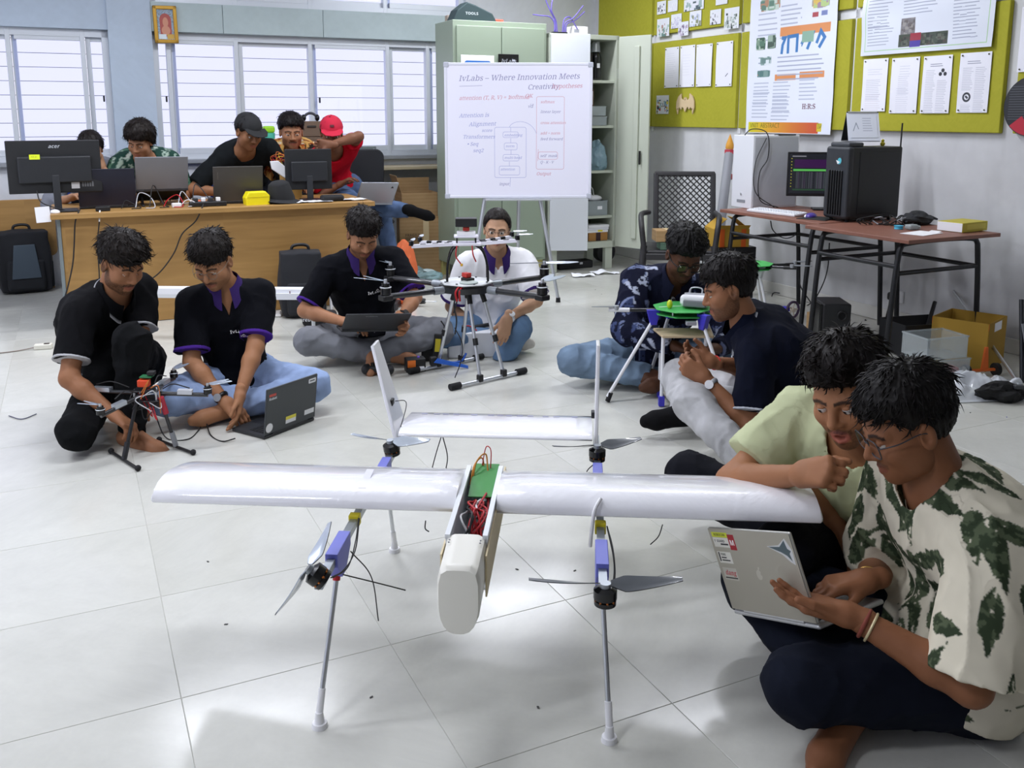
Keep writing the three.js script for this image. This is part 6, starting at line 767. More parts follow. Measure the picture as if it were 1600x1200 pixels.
sheet('paper_sheet', 'white sheet pinned above the round black disc', 'paper', [1594, 10, 1622, 112], whiteSheet(), { pins: true });
{ const [v, y] = onU(1612, 166, U1 - 0.045), t = thing('round_disc', 'round black disc with a red segment and rows of small text', 'disc', rm(U1 - 0.043, y, v), WT), c = new THREE.CylinderGeometry(0.17, 0.17, 0.008, 40); c.rotateX(Math.PI / 2); c.translate(0, 0, 0.004); put(t, 'disc', c, M(0x222428, 0.4)); const f = new THREE.CircleGeometry(0.165, 40); f.translate(0, 0, 0.0086); put(t, 'print', f, decalMat(256, 256, (g) => { g.fillStyle = '#25272b'; g.fillRect(0, 0, 256, 256); lines(g, 20, 40, 200, 14, 11, '#55585e', 3); g.fillStyle = '#b8283a'; g.beginPath(); g.moveTo(30, 215); g.lineTo(90, 170); g.lineTo(150, 256); g.lineTo(40, 256); g.fill(); }, 0.4)); }

// ================================================================ tables along the right wall and what stands on them
const tableTop = new THREE.MeshPhysicalMaterial({ map: dataTex(256, 256, (u, v) => { const q = 0.5 + 0.5 * tnoise(u, v, 22, 6); return [mix(0.46, 0.56, q), mix(0.30, 0.37, q), mix(0.25, 0.30, q)]; }), roughness: 0.5 });
const TT = 0.74;
function steelTable(label, u0, u1, v0, v1) {     // v0 near, v1 far
  const t = thing('steel_table', label, 'table', rm((u0 + u1) / 2, 0, (v0 + v1) / 2), YAW), w = u1 - u0, d = v1 - v0; put(t, 'top', rb(w, 0.022, d, 0.004, 0, TT - 0.011, 0), tableTop); const tb = M(0x1b1c1f, 0.45, 0.2);
  for (const z of [d / 2 - 0.1, -d / 2 + 0.1]) { put(t, 'leg_frame', [tube([[-w / 2 - 0.03, 0.012, z + 0.02], [-w / 2 + 0.04, TT - 0.12, z], [-w / 2 + 0.06, TT - 0.045, z], [-w / 2 + 0.12, TT - 0.034, z], [w / 2 - 0.14, TT - 0.034, z], [w / 2 - 0.07, TT - 0.05, z], [w / 2 - 0.05, TT - 0.13, z], [w / 2 - 0.02, 0.012, z + 0.02]], 0.0155, 10, 60)], tb); put(t, 'cross_bar', rod([-w / 2 + 0.03, TT - 0.2, z], [w / 2 - 0.055, TT - 0.2, z], 0.013), tb); }
  put(t, 'long_bar', rod([w / 2 - 0.055, TT - 0.2, d / 2 - 0.1], [w / 2 - 0.055, TT - 0.2, -d / 2 + 0.1], 0.013), tb); put(t, 'long_bar', rod([-w / 2 + 0.03, TT - 0.16, d / 2 - 0.1], [-w / 2 + 0.03, TT - 0.16, -d / 2 + 0.1], 0.013), tb); return t;
}
steelTable('steel table with a brown top under the monitor and keyboard', 4.17, 4.86, 4.30, 5.27); steelTable('steel table with a brown top under the black computer tower', 4.03, 4.76, 3.49, 4.27);
const onT = (px, py) => gnd(px, py, TT), tt = (name, label, cat, px, py, turn = 0) => thing(name, label, cat, onT(px, py).add(V3(0, 0.001, 0)), YAW + turn);
// white tower: nearest bottom corner measured
{ const t = thing('computer_tower', 'white computer tower on the far end of the steel table', 'computer', onT(1173, 327).add(V3(0, 0.001, 0)), YAW), w = 0.42, h = 0.52, d = 0.22; put(t, 'case', rb(w, h, d, 0.006, w / 2, h / 2, -d / 2), M(0xdfe1e6, 0.35)); put(t, 'side_panel', bx(w - 0.03, h - 0.03, 0.003, w / 2, h / 2, 0.001), M(0xb4b7be, 0.4)); put(t, 'slot', rb(0.003, 0.02, 0.09, 0.001, -0.001, 0.05, -d / 2), M(0x8d9097, 0.5)); put(t, 'button', XF(cyl(0.008, 0.008, 0.006), -0.002, 0.1, -d / 2, 0, 0, 1.57), alu); put(t, 'top_vent', rb(0.16, 0.006, 0.05, 0.002, 0.3, h + 0.002, -0.02), black); put(t, 'aerial_lead', tube([[0.0, h, -0.1], [0.02, h + 0.04, -0.06], [0.1, h + 0.02, 0.01], [0.12, h - 0.16, 0.015], [0.05, 0.26, 0.02], [0.06, 0.06, 0.03], [0.18, 0.012, 0.08]], 0.0035), blackWire); put(t, 'aerial_lead', tube([[0.1, h - 0.02, 0.014], [0.01, h - 0.2, 0.015], [0.02, 0.12, 0.02], [0.16, 0.012, 0.06]], 0.003), blackWire); }
{ const p = onT(1283, 330), t = thing('monitor', 'monitor showing audio tracks beside the black tower', 'monitor', p.add(V3(0.02, 0.001, -0.1)), YAW - 0.62), w = 0.43, h = 0.31; put(t, 'foot', rb(0.2, 0.012, 0.14, 0.004, 0.05, 0.006, 0), black); put(t, 'neck', rb(0.04, 0.16, 0.025, 0.004, 0.05, 0.08, -0.01), black); const b = put(t, 'panel', rb(w, h, 0.025, 0.005, -0.02, 0.25, 0.01), M(0x17181b, 0.4)); const s = flat(w - 0.03, h - 0.035); s.translate(-0.02, 0.253, 0.0232);
  const st = canvasTex(256, 190, (g) => { g.fillStyle = '#23252c'; g.fillRect(0, 0, 256, 190); g.fillStyle = '#3a1c4a'; g.fillRect(20, 26, 236, 40); g.fillStyle = '#5dba5a'; g.fillRect(16, 72, 240, 10); g.fillStyle = '#2f4a38'; g.fillRect(16, 168, 240, 8); for (let i = 0; i < 90; i++) { g.fillStyle = ['#52465c', '#3c3c46', '#474f52'][i % 3]; g.fillRect(20 + rnd() * 230, 86, 2, 80); } g.fillStyle = '#c9c83a'; for (let i = 0; i < 10; i++) g.fillRect(6, 20 + i * 15, 4, 4); g.fillRect(200, 6, 10, 8); g.fillStyle = '#8f8f98'; g.fillRect(10, 8, 60, 5); }); put(b, 'screen', s, new THREE.MeshStandardMaterial({ color: 0x050505, emissive: 0xffffff, emissiveMap: st, emissiveIntensity: 0.75, roughness: 0.25 })); }
{ const t = tt('keyboard', 'white keyboard on the steel table before the white tower', 'keyboard', 1213, 334, -1.45); put(t, 'base', rb(0.42, 0.016, 0.13, 0.004, 0, 0.012, 0, 0.06), M(0xe3e4e8, 0.5)); const k = []; for (let r = 0; r < 5; r++) for (let i = 0; i < 18; i++) k.push(rb(0.017, 0.006, 0.017, 0.002, -0.19 + i * 0.0222, 0.023 - 0.001 * r, -0.045 + r * 0.022, 0.06, 0, 0, 1)); stuff(t, 'keys', k, M(0xd3d5da, 0.5)); }
{ const t = tt('computer_mouse', 'purple and white computer mouse beside the keyboard', 'mouse', 1267, 340, -1.2); put(t, 'shell', sph(0.034, 0, 0.006, 0, 1, 0.75, 1.5), M(0x4a3890, 0.3)); put(t, 'side_grip', sph(0.024, -0.014, 0.006, 0.012, 1, 0.7, 1.4), whitePlastic); put(t, 'pad', rb(0.2, 0.004, 0.2, 0.002, 0.06, 0.002, 0.03), black); }
{ const t = thing('computer_tower', 'black computer tower with a grilled front and a bird badge', 'computer', onT(1322, 348).add(V3(0, 0.001, 0)), YAW - 0.06), w = 0.42, h = 0.45, d = 0.2; put(t, 'case', rb(w, h, d, 0.012, w / 2, h / 2 + 0.015, -d / 2), M(0x1c1e22, 0.45)); put(t, 'front_fascia', rb(0.05, h, d + 0.01, 0.02, 0.01, h / 2 + 0.018, -d / 2), M(0x2b2e33, 0.5)); put(t, 'side_window', rb(w * 0.75, h * 0.86, 0.004, 0.002, w * 0.56, h / 2 + 0.015, 0.0015), M(0x131518, 0.4)); for (let i = 0; i < 6; i++) put(t, 'grille_bar', rb(0.012, h * 0.62, 0.012, 0.004, -0.018, h * 0.4, -0.045 - i * 0.022), M(0x101113, 0.4)); put(t, 'top_handle', rb(0.12, 0.03, d - 0.03, 0.012, 0.06, h + 0.028, -d / 2), M(0x3a3d42, 0.5)); for (const x of [0.03, w - 0.05]) for (const z of [-0.03, -d + 0.03]) put(t, 'foot', cyl(0.012, 0.012, 0.016, x, 0.008, z), rubber); const g = flat(0.06, 0.06); g.rotateY(-Math.PI / 2); g.translate(-0.0158, h * 0.84, -d / 2 + 0.02); put(t, 'badge', g, decalMat(64, 64, (c) => { c.fillStyle = '#2b2e33'; c.fillRect(0, 0, 64, 64); c.fillStyle = '#4fb4c4'; c.beginPath(); c.ellipse(38, 32, 18, 22, 0.4, 0, 7); c.fill(); c.fillStyle = '#e4e8ea'; c.beginPath(); c.moveTo(6, 26); c.lineTo(44, 38); c.lineTo(22, 54); c.fill(); })); put(t, 'aerial', rod([w + 0.005, h * 0.66, -0.03], [w + 0.008, h + 0.16, -0.03], 0.005), black);
  const cal = thing('desk_calendar', 'tent calendar standing on the black computer tower', 'calendar', t.position.clone().add(rm(0.17, h + 0.046, 0.09)), YAW - 0.45); const lf = (a, m, n) => { const g2 = bx(0.2, 0.19, 0.003, 0, -0.09, 0); g2.rotateX(a); g2.translate(0, 0.178, 0); return put(cal, n, g2, m); }; lf(-0.36, M(0xdfe3ee, 0.6), 'front_leaf'); lf(0.36, M(0x18191c, 0.6), 'back_leaf'); put(cal, 'base', bx(0.2, 0.003, 0.13, 0, 0.002, 0), M(0x18191c, 0.6)); put(cal, 'spiral', XF(cyl(0.006, 0.006, 0.18), 0, 0.18, 0, 0, 0, 1.57), alu); const pr = flat(0.17, 0.15); pr.translate(0, -0.09, 0.0025); pr.rotateX(-0.36); pr.translate(0, 0.178, 0); put(cal, 'print', pr, decalMat(128, 112, (c) => { c.fillStyle = '#dfe3ee'; c.fillRect(0, 0, 128, 112); lines(c, 60, 16, 50, 6, 12, '#a9aec0', 3); c.strokeStyle = '#7c8496'; c.lineWidth = 3; c.beginPath(); c.moveTo(14, 80); c.lineTo(30, 40); c.lineTo(40, 70); c.stroke(); }));
  const yp = thing('yellow_figure', 'small yellow toy beside the tent calendar', 'toy', t.position.clone().add(rm(0.33, h + 0.016, 0.06)), YAW); put(yp, 'body', sph(0.014, 0, 0.014, 0, 1.2, 1, 1), M(0xd9c92a, 0.5)); put(yp, 'head', sph(0.01, 0, 0.034, 0), M(0xd9c92a, 0.5)); }
// clutter behind the tower
{ for (let i = 0; i < 9; i++) { const a = onT(1345 + i * 9, 352), l = ['lead coiled at the tower foot', 'lead looped by the tower foot', 'lead lying before the tower', 'grey lead curled on the table', 'lead crossing the table edge', 'thick lead bundled on the table', 'lead running to the dark pouch', 'pale lead under the dark pouch', 'lead ending beside the blue lid'][i]; single('cable', 'black ' + l, 'cable', tube([a, a.clone().add(V3(rr(-0.06, 0.06), 0.03, rr(-0.05, 0.05))), a.clone().add(V3(rr(0, 0.12), 0.05, rr(-0.1, 0.02))), a.clone().add(V3(rr(0.05, 0.14), 0.012, rr(-0.08, 0.04))), a.clone().add(V3(rr(-0.02, 0.08), 0.008, rr(-0.02, 0.06)))].map((p) => { p.y = Math.max(p.y, TT + 0.006); return p; }), 0.004), i % 4 === 3 ? M(0x9a9ca2, 0.5) : blackWire); }
  const t = tt('black_pouch', 'dark cloth pouch heaped on the table beyond the tower', 'pouch', 1432, 350, 0.3); const g = new THREE.IcosahedronGeometry(0.1, 4), p = g.attributes.position; for (let j = 0; j < p.count; j++) { const k = 1 + 0.4 * fbm(p.getX(j) * 20, p.getY(j) * 20, p.getZ(j) * 20, 3); p.setXYZ(j, p.getX(j) * k * 1.3, Math.max(p.getY(j) * k * 0.45, -0.03), p.getZ(j) * k * 0.8); } g.translate(0, 0.031, 0); g.computeVertexNormals(); put(t, 'pouch', g, M(0x26282c, 0.8)); put(t, 'flap', rb(0.12, 0.012, 0.09, 0.004, 0.1, 0.04, 0.02, 0.1, 0, -0.25), M(0x303238, 0.8));
  const b = tt('ink_pot', 'small round light blue pot on the table', 'pot', 1404, 358); put(b, 'disc', cyl(0.025, 0.022, 0.02, 0, 0.01, 0), M(0x4ab4d6, 0.4)); put(b, 'rim', XF(new THREE.TorusGeometry(0.025, 0.003, 6, 20), 0, 0.018, 0, 1.57), M(0x3aa0c4, 0.4)); const c = tt('clear_pack', 'crumpled clear wrapper beside the blue lid', 'wrapper', 1424, 359); put(c, 'pack', rb(0.07, 0.03, 0.05, 0.012, 0, 0.016, 0), clearBox); put(c, 'fold', rb(0.03, 0.02, 0.04, 0.008, 0.045, 0.012, 0, 0, 0.4), clearBox);
  const s = tt('paper_sheet', 'white sheet lying on the near table edge', 'paper', 1440, 365, 0.2); put(s, 'sheet', bx(0.21, 0.002, 0.14, 0, 0.001, 0), paper); put(s, 'corner', bx(0.05, 0.001, 0.06, 0.1, 0.004, 0.02, 0, 0, 0.15), paper);
  const y = tt('book_box', 'yellow and white carton at the end of the near table', 'carton', 1503, 360, 0.1); put(y, 'carton', rb(0.24, 0.055, 0.16, 0.003, 0, 0.028, 0), M(0xc2b43a, 0.6)); put(y, 'white_end', bx(0.002, 0.05, 0.155, -0.1205, 0.028, 0), paper); put(y, 'label', bx(0.18, 0.03, 0.002, 0.01, 0.03, 0.0805), M(0xd9cc55, 0.6)); }
// grey poster tube with a painted flame, wall switch rail
{ const a = at(1122, 372, 7.25), b = at(1140, 235, 7.45), t = thing('poster_tube', 'grey tube with a painted flame top leaning behind the chair', 'tube', [a.x, 0, a.z]); const bl = LX(b, t); put(t, 'tube', rod([-0.06, 0.003, 0.12], [bl.x, bl.y, bl.z], 0.042, 0.036, 20), M(0x9a9ca2, 0.5)); put(t, 'band', rod([bl.x * 0.86, bl.y * 0.8, bl.z * 0.86 + 0.015], [bl.x * 0.89, bl.y * 0.83, bl.z * 0.89 + 0.012], 0.041), M(0xa85a5a, 0.6)); put(t, 'collar', rod([bl.x * 0.985, bl.y * 0.975, bl.z * 0.985], [bl.x, bl.y + 0.005, bl.z], 0.04), M(0xc03a48, 0.6)); put(t, 'flame', XF(lathe([[0.001, 0.13], [0.012, 0.1], [0.03, 0.05], [0.034, 0.02], [0.02, 0]]), bl.x, bl.y, bl.z), M(0xe0a03a, 0.6)); }
{ const t = thing('wall_rack', 'pale slotted strip on the wall behind the cabinet door', 'rack', rm(U1 - 0.004, 0, onU(1003, 230, U1)[0]), WT); const y0 = onU(1003, 290, U1)[1], y1 = onU(1003, 218, U1)[1]; put(t, 'strip', rb(0.1, y1 - y0, 0.015, 0.004, 0, (y0 + y1) / 2, 0.008), M(0xd9dbd6, 0.5)); each(t, 'clip', [0.2, 0.5, 0.8].map((k) => rb(0.03, 0.02, 0.012, 0.003, 0.02, mix(y0, y1, k), 0.02)), M(0x8b8d88, 0.5)); }
// woven plastic armchair with boxes on it
{
  const seat = gnd(1050, 388, 0.43), t = thing('armchair', 'dark plastic armchair with a woven lattice back', 'chair', [seat.x + 0.05, 0, seat.z], -0.08), pm = M(0x2b2a2c, 0.5); const S = 0.43;
  put(t, 'seat', rb(0.5, 0.03, 0.46, 0.014, 0, S, 0, 0, 0, 0, 3), pm); put(t, 'seat_apron', rb(0.52, 0.05, 0.03, 0.012, 0, S - 0.03, 0.23), pm);
  const T = (g) => { g.rotateX(-0.22); g.translate(0.06, S + 0.04, -0.22); return g; }; put(t, 'back_frame', [T(rb(0.46, 0.04, 0.03, 0.012, 0, 0.5, 0)), T(rb(0.04, 0.52, 0.03, 0.012, -0.215, 0.25, 0)), T(rb(0.04, 0.52, 0.03, 0.012, 0.215, 0.25, 0)), T(rb(0.46, 0.04, 0.03, 0.012, 0, 0.02, 0))], pm);
  for (let i = -9; i <= 9; i++) for (const s of [-1, 1]) { const pts = []; let x0 = i * 0.046, lo = null, hi = null; for (let k = 0; k <= 40; k++) { const y = 0.03 + k / 40 * 0.46, x = x0 + s * (y - 0.26); if (Math.abs(x) < 0.2) { if (!lo) lo = [x, y]; hi = [x, y]; } } if (lo && hi && Math.hypot(lo[0] - hi[0], lo[1] - hi[1]) > 0.03) { pts.push(beam([lo[0], lo[1], s * 0.003], [hi[0], hi[1], s * 0.003], 0.008, 0.018, [0, 0, 1])); put(t, 'lattice_slat', T(pts[0]), pm); } }
  for (const s of [-1, 1]) { put(t, 'arm', tube([[s * 0.25 - 0.02, S + 0.02, 0.23], [s * 0.27 - 0.02, S + 0.19, 0.22], [s * 0.28 - 0.01, S + 0.245, 0.12], [s * 0.27, S + 0.25, -0.06], [s * 0.25 + 0.04, S + 0.24, -0.25]], 0.02, 8), pm); put(t, 'leg', rod([s * 0.25 - 0.02, S + 0.05, 0.22], [s * 0.28 - 0.04, 0.0, 0.27], 0.024, 0.02), pm); put(t, 'leg', rod([s * 0.23, S, -0.2], [s * 0.27, 0.0, -0.28], 0.022, 0.02), pm); }
  const b1 = thing('cardboard_box', 'flat cardboard box on the seat of the armchair', 'box', at(1042, 376, 6.62).setY(S + 0.075), 0.05); put(b1, 'box', rb(0.19, 0.08, 0.16, 0.003, 0, 0.041, 0), card); put(b1, 'tape', bx(0.03, 0.001, 0.162, 0, 0.0818, 0), M(0xc9b58c, 0.4)); const b2 = thing('green_box', 'green carton under the flat cardboard box on the armchair', 'box', at(1046, 386, 6.62).setY(S + 0.016), 0.03); put(b2, 'box', rb(0.16, 0.055, 0.15, 0.003, 0, 0.0285, 0), M(0x4f6a58, 0.7)); put(b2, 'lid', rb(0.165, 0.012, 0.155, 0.003, 0, 0.05, 0), M(0x587462, 0.7));
}
// boxes beside the armchair
{ const p = at(1134, 400, 6.75).setY(0), t = thing('black_carton', 'black printed cartons stacked beside the armchair', 'carton', p, YAW - 0.3); for (let i = 0; i < 3; i++) { const c = put(t, 'carton', rb(0.34 - i * 0.02, 0.15, 0.26, 0.004, i * 0.012, 0.0755 + i * 0.151, 0, 0, i * 0.05), M(0x17181b, 0.5)); const g = flat(0.2, 0.07); g.rotateY(i * 0.05); g.translate(0.02 + i * 0.012, 0.08 + i * 0.151, 0.1325); put(c, 'print', g, cutMat(160, 56, (q) => { q.font = 'bold 26px sans-serif'; q.fillText('ROBOTICS', 10, 34); q.fillRect(4, 44, 90, 4); }, 0xb9bcc2)); }
  const o = openBox('cardboard_box', 'mustard carton with orange tape on the black cartons', p.clone().setY(0.455), YAW - 0.35, 0.26, 0.13, 0.22, [['l', -0.9, 0.12], ['r', -0.9, 0.12], ['f', 0.9, 0.05]], new THREE.MeshStandardMaterial({ color: 0xb8912f, roughness: 0.8, side: THREE.DoubleSide })); each(o, 'orange_tape', [-0.07, 0.09].map((x) => bx(0.035, 0.13, 0.002, x, 0.065, 0.1135)), M(0xe0641e, 0.5)); }
// things on the floor under the tables
{ const t = thing('subwoofer', 'black speaker box with a round port under the near table', 'speaker', gnd(1296, 536).toArray(), YAW - 0.5); put(t, 'cabinet', rb(0.17, 0.27, 0.24, 0.012, 0, 0.137, 0), M(0x1a1b1e, 0.5)); const r = new THREE.TorusGeometry(0.026, 0.006, 8, 24); r.translate(0.03, 0.2, 0.121); put(t, 'port_ring', r, black); put(t, 'port', XF(cyl(0.025, 0.025, 0.004), 0.03, 0.2, 0.1205, 1.57), M(0x050506, 0.9)); put(t, 'fascia', rb(0.02, 0.26, 0.2, 0.006, -0.09, 0.135, 0), blackGloss); put(t, 'control_pod', rb(0.12, 0.07, 0.05, 0.01, 0.01, 0.036, 0.14), M(0x232428, 0.5)); }
{ const t = thing('wheel', 'small wheel with a purple tyre and pale spokes under the far table', 'wheel', gnd(1238, 498).toArray(), 0.5); const w = new THREE.TorusGeometry(0.055, 0.009, 10, 32); w.translate(0, 0.064, 0); put(t, 'tyre', w, M(0x4a3a55, 0.7)); put(t, 'hub', XF(cyl(0.014, 0.014, 0.03), 0, 0.064, 0, 1.57), M(0xd6c9b8, 0.5)); for (let i = 0; i < 5; i++) put(t, 'spoke', rod([0, 0.064, 0], [Math.cos(i * 1.257) * 0.05, 0.064 + Math.sin(i * 1.257) * 0.05, 0], 0.004), M(0xd9cdbb, 0.5)); put(t, 'motor', rb(0.03, 0.03, 0.06, 0.006, -0.01, 0.064, -0.05), purplePlastic); }
{ const t = thing('paper_bag', 'small brown carton behind the speaker box', 'carton', gnd(1272, 516).toArray(), 0.3); put(t, 'carton', rb(0.08, 0.12, 0.07, 0.003, 0, 0.061, 0), card); put(t, 'flap', bx(0.07, 0.04, 0.002, -0.02, 0.13, 0.02, 0.5, 0, 0.3), card); }
{ const L = (label, pts, m = blackWire, r = 0.0045) => single('cable', label, 'cable', tube(pts, r), m), f = (x, y, h = 0.005) => { const p = gnd(x, y); p.y = h; return p; };
  L('black lead lying curled before the speaker box', [f(1245, 520), f(1262, 512), f(1280, 520, 0.02), f(1262, 530), f(1250, 535), f(1272, 540)]); L('black lead spread on the floor beside the speaker box', [f(1242, 528), f(1270, 524), f(1275, 515, 0.03), f(1285, 505, 0.06)]); L('thin black lead under the far table', [f(1252, 536), f(1265, 545), f(1285, 541)]);
  const w = (px, py, o = 0.02) => { const [v, y] = onU(px, py, U1 - o); return rm(U1 - o, y, v); };
  L('black lead sagging between the two tables', [w(1296, 380, 0.3), w(1293, 420, 0.2), w(1283, 450, 0.12), w(1268, 473, 0.1), w(1250, 480, 0.1), w(1225, 472, 0.1), w(1206, 470, 0.1), w(1208, 458, 0.1), w(1218, 458, 0.1)]); L('black lead hanging from the keyboard table', [w(1245, 372, 0.4), w(1247, 410, 0.3), w(1250, 445, 0.3), w(1265, 470, 0.3), w(1278, 490, 0.3)]); L('black lead drooping under the far table top', [w(1204, 345, 0.55), w(1208, 360, 0.5), w(1225, 372, 0.4), w(1243, 366, 0.4), w(1248, 345, 0.4)], blackWire, 0.004); }
{ const [v, y] = onU(1400, 462, U1), t = thing('wall_plug', 'black plug in a white wall socket under the near table', 'plug', rm(U1 - 0.002, y, v), WT); put(t, 'plate', rb(0.08, 0.08, 0.012, 0.004, 0.03, 0, 0.007), whitePlastic); put(t, 'plug', rb(0.05, 0.055, 0.05, 0.014, 0, 0, 0.036), black); put(t, 'lead', tube([[0, -0.02, 0.05], [-0.005, -0.1, 0.06], [-0.03, -0.18, 0.06], [-0.1, -0.24, 0.07], [-0.16, -y + 0.006, 0.1]], 0.005), blackWire); }
// corner of boxes at the right
{ const t = openBox('black_box', 'open black carton with a stick in it under the near table', gnd(1430, 548).toArray(), YAW - 0.2, 0.34, 0.19, 0.24, [], new THREE.MeshStandardMaterial({ color: 0x1a1b1e, roughness: 0.6, side: THREE.DoubleSide })); put(t, 'lining', [bx(0.325, 0.002, 0.225, 0, 0.1, 0)], M(0xcfd2d6, 0.7)); put(t, 'stick', rod([0.02, 0.11, 0.05], [0.16, 0.28, -0.06], 0.012), black); put(t, 'label', bx(0.1, 0.05, 0.001, -0.1, 0.05, 0.1215), paper); }
{ const mm = new THREE.MeshStandardMaterial({ color: 0xa8842e, roughness: 0.85, side: THREE.DoubleSide }), t = openBox('cardboard_box', 'large open mustard carton with orange tape beside the clear tubs', gnd(1520, 568).add(V3(-0.02, 0, -0.04)).toArray(), YAW + 0.35, 0.3, 0.27, 0.3, [], mm); each(t, 'orange_tape', [bx(0.304, 0.04, 0.002, 0, 0.25, 0.151), bx(0.002, 0.04, 0.304, 0.151, 0.25, 0), bx(0.002, 0.04, 0.304, -0.151, 0.25, 0)], M(0xe0702a, 0.55)); put(t, 'tape_strip', bx(0.04, 0.2, 0.002, -0.03, 0.13, 0.1515), M(0xe0702a, 0.55)); put(t, 'cone_print', XF(slab([[-0.05, 0], [0.05, 0], [0.01, 0.15], [-0.01, 0.15]], 0.002), 0.1515, 0.03, 0.03, 0, 1.57), M(0xe0702a, 0.55)); put(t, 'white_label', bx(0.12, 0.05, 0.002, 0, 0.235, 0.1525), paper); }
for (const [x, y, h, l] of [[1462, 588, 0, 'lower clear plastic tub before the mustard carton'], [1456, 588, 0.122, 'upper clear plastic tub stacked on the other']]) { const t = thing('storage_tub', l, 'tub', gnd(x, y).setY(h).toArray(), YAW - 0.15, 'clear tubs on the floor'); tub(t, 0.26, 0.115, 0.19, M(0xeff3f4, 0.15, 0, { transmission: 0.85, thickness: 0 })); if (!h) { put(t, 'red_part', rb(0.1, 0.05, 0.1, 0.01, 0.06, 0.03, 0.0), M(0xc94a4a, 0.5)); for (let i = 0; i < 5; i++) put(t, 'part', rod([rr(-0.1, 0.02), 0.01, rr(-0.06, 0.06)], [rr(-0.1, 0.02), 0.05, rr(-0.06, 0.06)], 0.009), M(0x8f9499, 0.4)); } }
{ const t = thing('wheel_axle', 'orange axle with two black wheels on the plastic sheet', 'wheels', gnd(1532, 588).toArray(), YAW - 0.25); put(t, 'axle', rb(0.17, 0.014, 0.02, 0.004, 0, 0.035, 0), M(0xe06a26, 0.5)); put(t, 'upright', XF(slab([[-0.02, 0], [0.02, 0], [0.006, 0.13], [-0.006, 0.13]], 0.014, 0.003), 0.02, 0.03, 0), M(0xe06a26, 0.5)); for (const s of [-1, 1]) { const w = put(t, 'wheel', XF(cyl(0.035, 0.035, 0.022), s * 0.092, 0.035, 0, 0, 0, 1.57), black); put(w, 'hub', XF(cyl(0.026, 0.026, 0.004), s * 0.105, 0.035, 0, 0, 0, 1.57), M(0xdcd6cc, 0.5)); } }
{ const c = gnd(1520, 612), t = thing('plastic_sheet', 'crumpled clear plastic sheet spread on the floor by the boxes', 'plastic sheet', c.toArray(), 0.1), g = new THREE.PlaneGeometry(0.62, 0.36, 60, 36), p = g.attributes.position; for (let i = 0; i < p.count; i++) { const x = p.getX(i), y = p.getY(i), e = 1 - Math.max(Math.abs(x) / 0.31, Math.abs(y) / 0.18); p.setZ(i, 0.006 + Math.max(0, sstep(0, 0.5, e) * (0.05 + 0.11 * fbm(x * 9 + 3, y * 9, 0.5, 4)))); p.setX(i, x * (1 + 0.2 * noise(x * 5, y * 8, 3))); } g.rotateX(-Math.PI / 2); g.computeVertexNormals(); put(t, 'sheet', g, new THREE.MeshPhysicalMaterial({ color: 0xe6eaf0, roughness: 0.18, transmission: 0.35, thickness: 0, clearcoat: 0.6, side: THREE.DoubleSide })); put(t, 'fold', XF(new THREE.TorusGeometry(0.05, 0.012, 6, 20, 3.1), 0.2, 0.02, 0.03, 0.2, 0.4), M(0xe2e6ec, 0.3)); }
{ const c = gnd(1566, 626), t = thing('black_cloth', 'bunched black cloth strap on the floor by the plastic sheet', 'cloth', c.toArray(), 0), g = new THREE.IcosahedronGeometry(0.07, 4), p = g.attributes.position; for (let j = 0; j < p.count; j++) { const k = 1 + 0.7 * fbm(p.getX(j) * 26, p.getY(j) * 26, p.getZ(j) * 26, 3); p.setXYZ(j, p.getX(j) * k * 1.6, Math.max(p.getY(j) * k * 0.7, -0.04), p.getZ(j) * k * 0.8); } g.translate(0, 0.041, 0); g.computeVertexNormals(); put(t, 'bundle', g, M(0x121214, 0.8)); put(t, 'buckle', rb(0.05, 0.02, 0.03, 0.006, 0.06, 0.08, 0.03), M(0x3a3c40, 0.4)); }
{ const a = onU(1490, 455, U1 - 0.02), b = gnd(1598, 612), p = rm(U1 - 0.02, a[1], a[0]); b.y = 0.012; single('metal_rod', 'thin metal rod leaning from the wall to the floor', 'rod', rod(p, b, 0.009), steel); }
{ const b = gnd(1597, 598), t = thing('folding_frame', 'dark metal frame standing behind the black cloth strap', 'frame', b.toArray(), YAW); put(t, 'upright', rod([0, 0, 0], [0.1, 0.42, -0.12], 0.012), M(0x2a2b30, 0.4, 0.5)); put(t, 'upright', rod([0.14, 0, 0.02], [0.24, 0.42, -0.1], 0.012), M(0x2a2b30, 0.4, 0.5)); put(t, 'cross_bar', rod([0.07, 0.3, -0.085], [0.21, 0.3, -0.065], 0.01), M(0x2a2b30, 0.4, 0.5)); put(t, 'mesh', bx(0.13, 0.3, 0.004, 0.1, 0.16, -0.02, -0.27), M(0x8a8c92, 0.5)); }
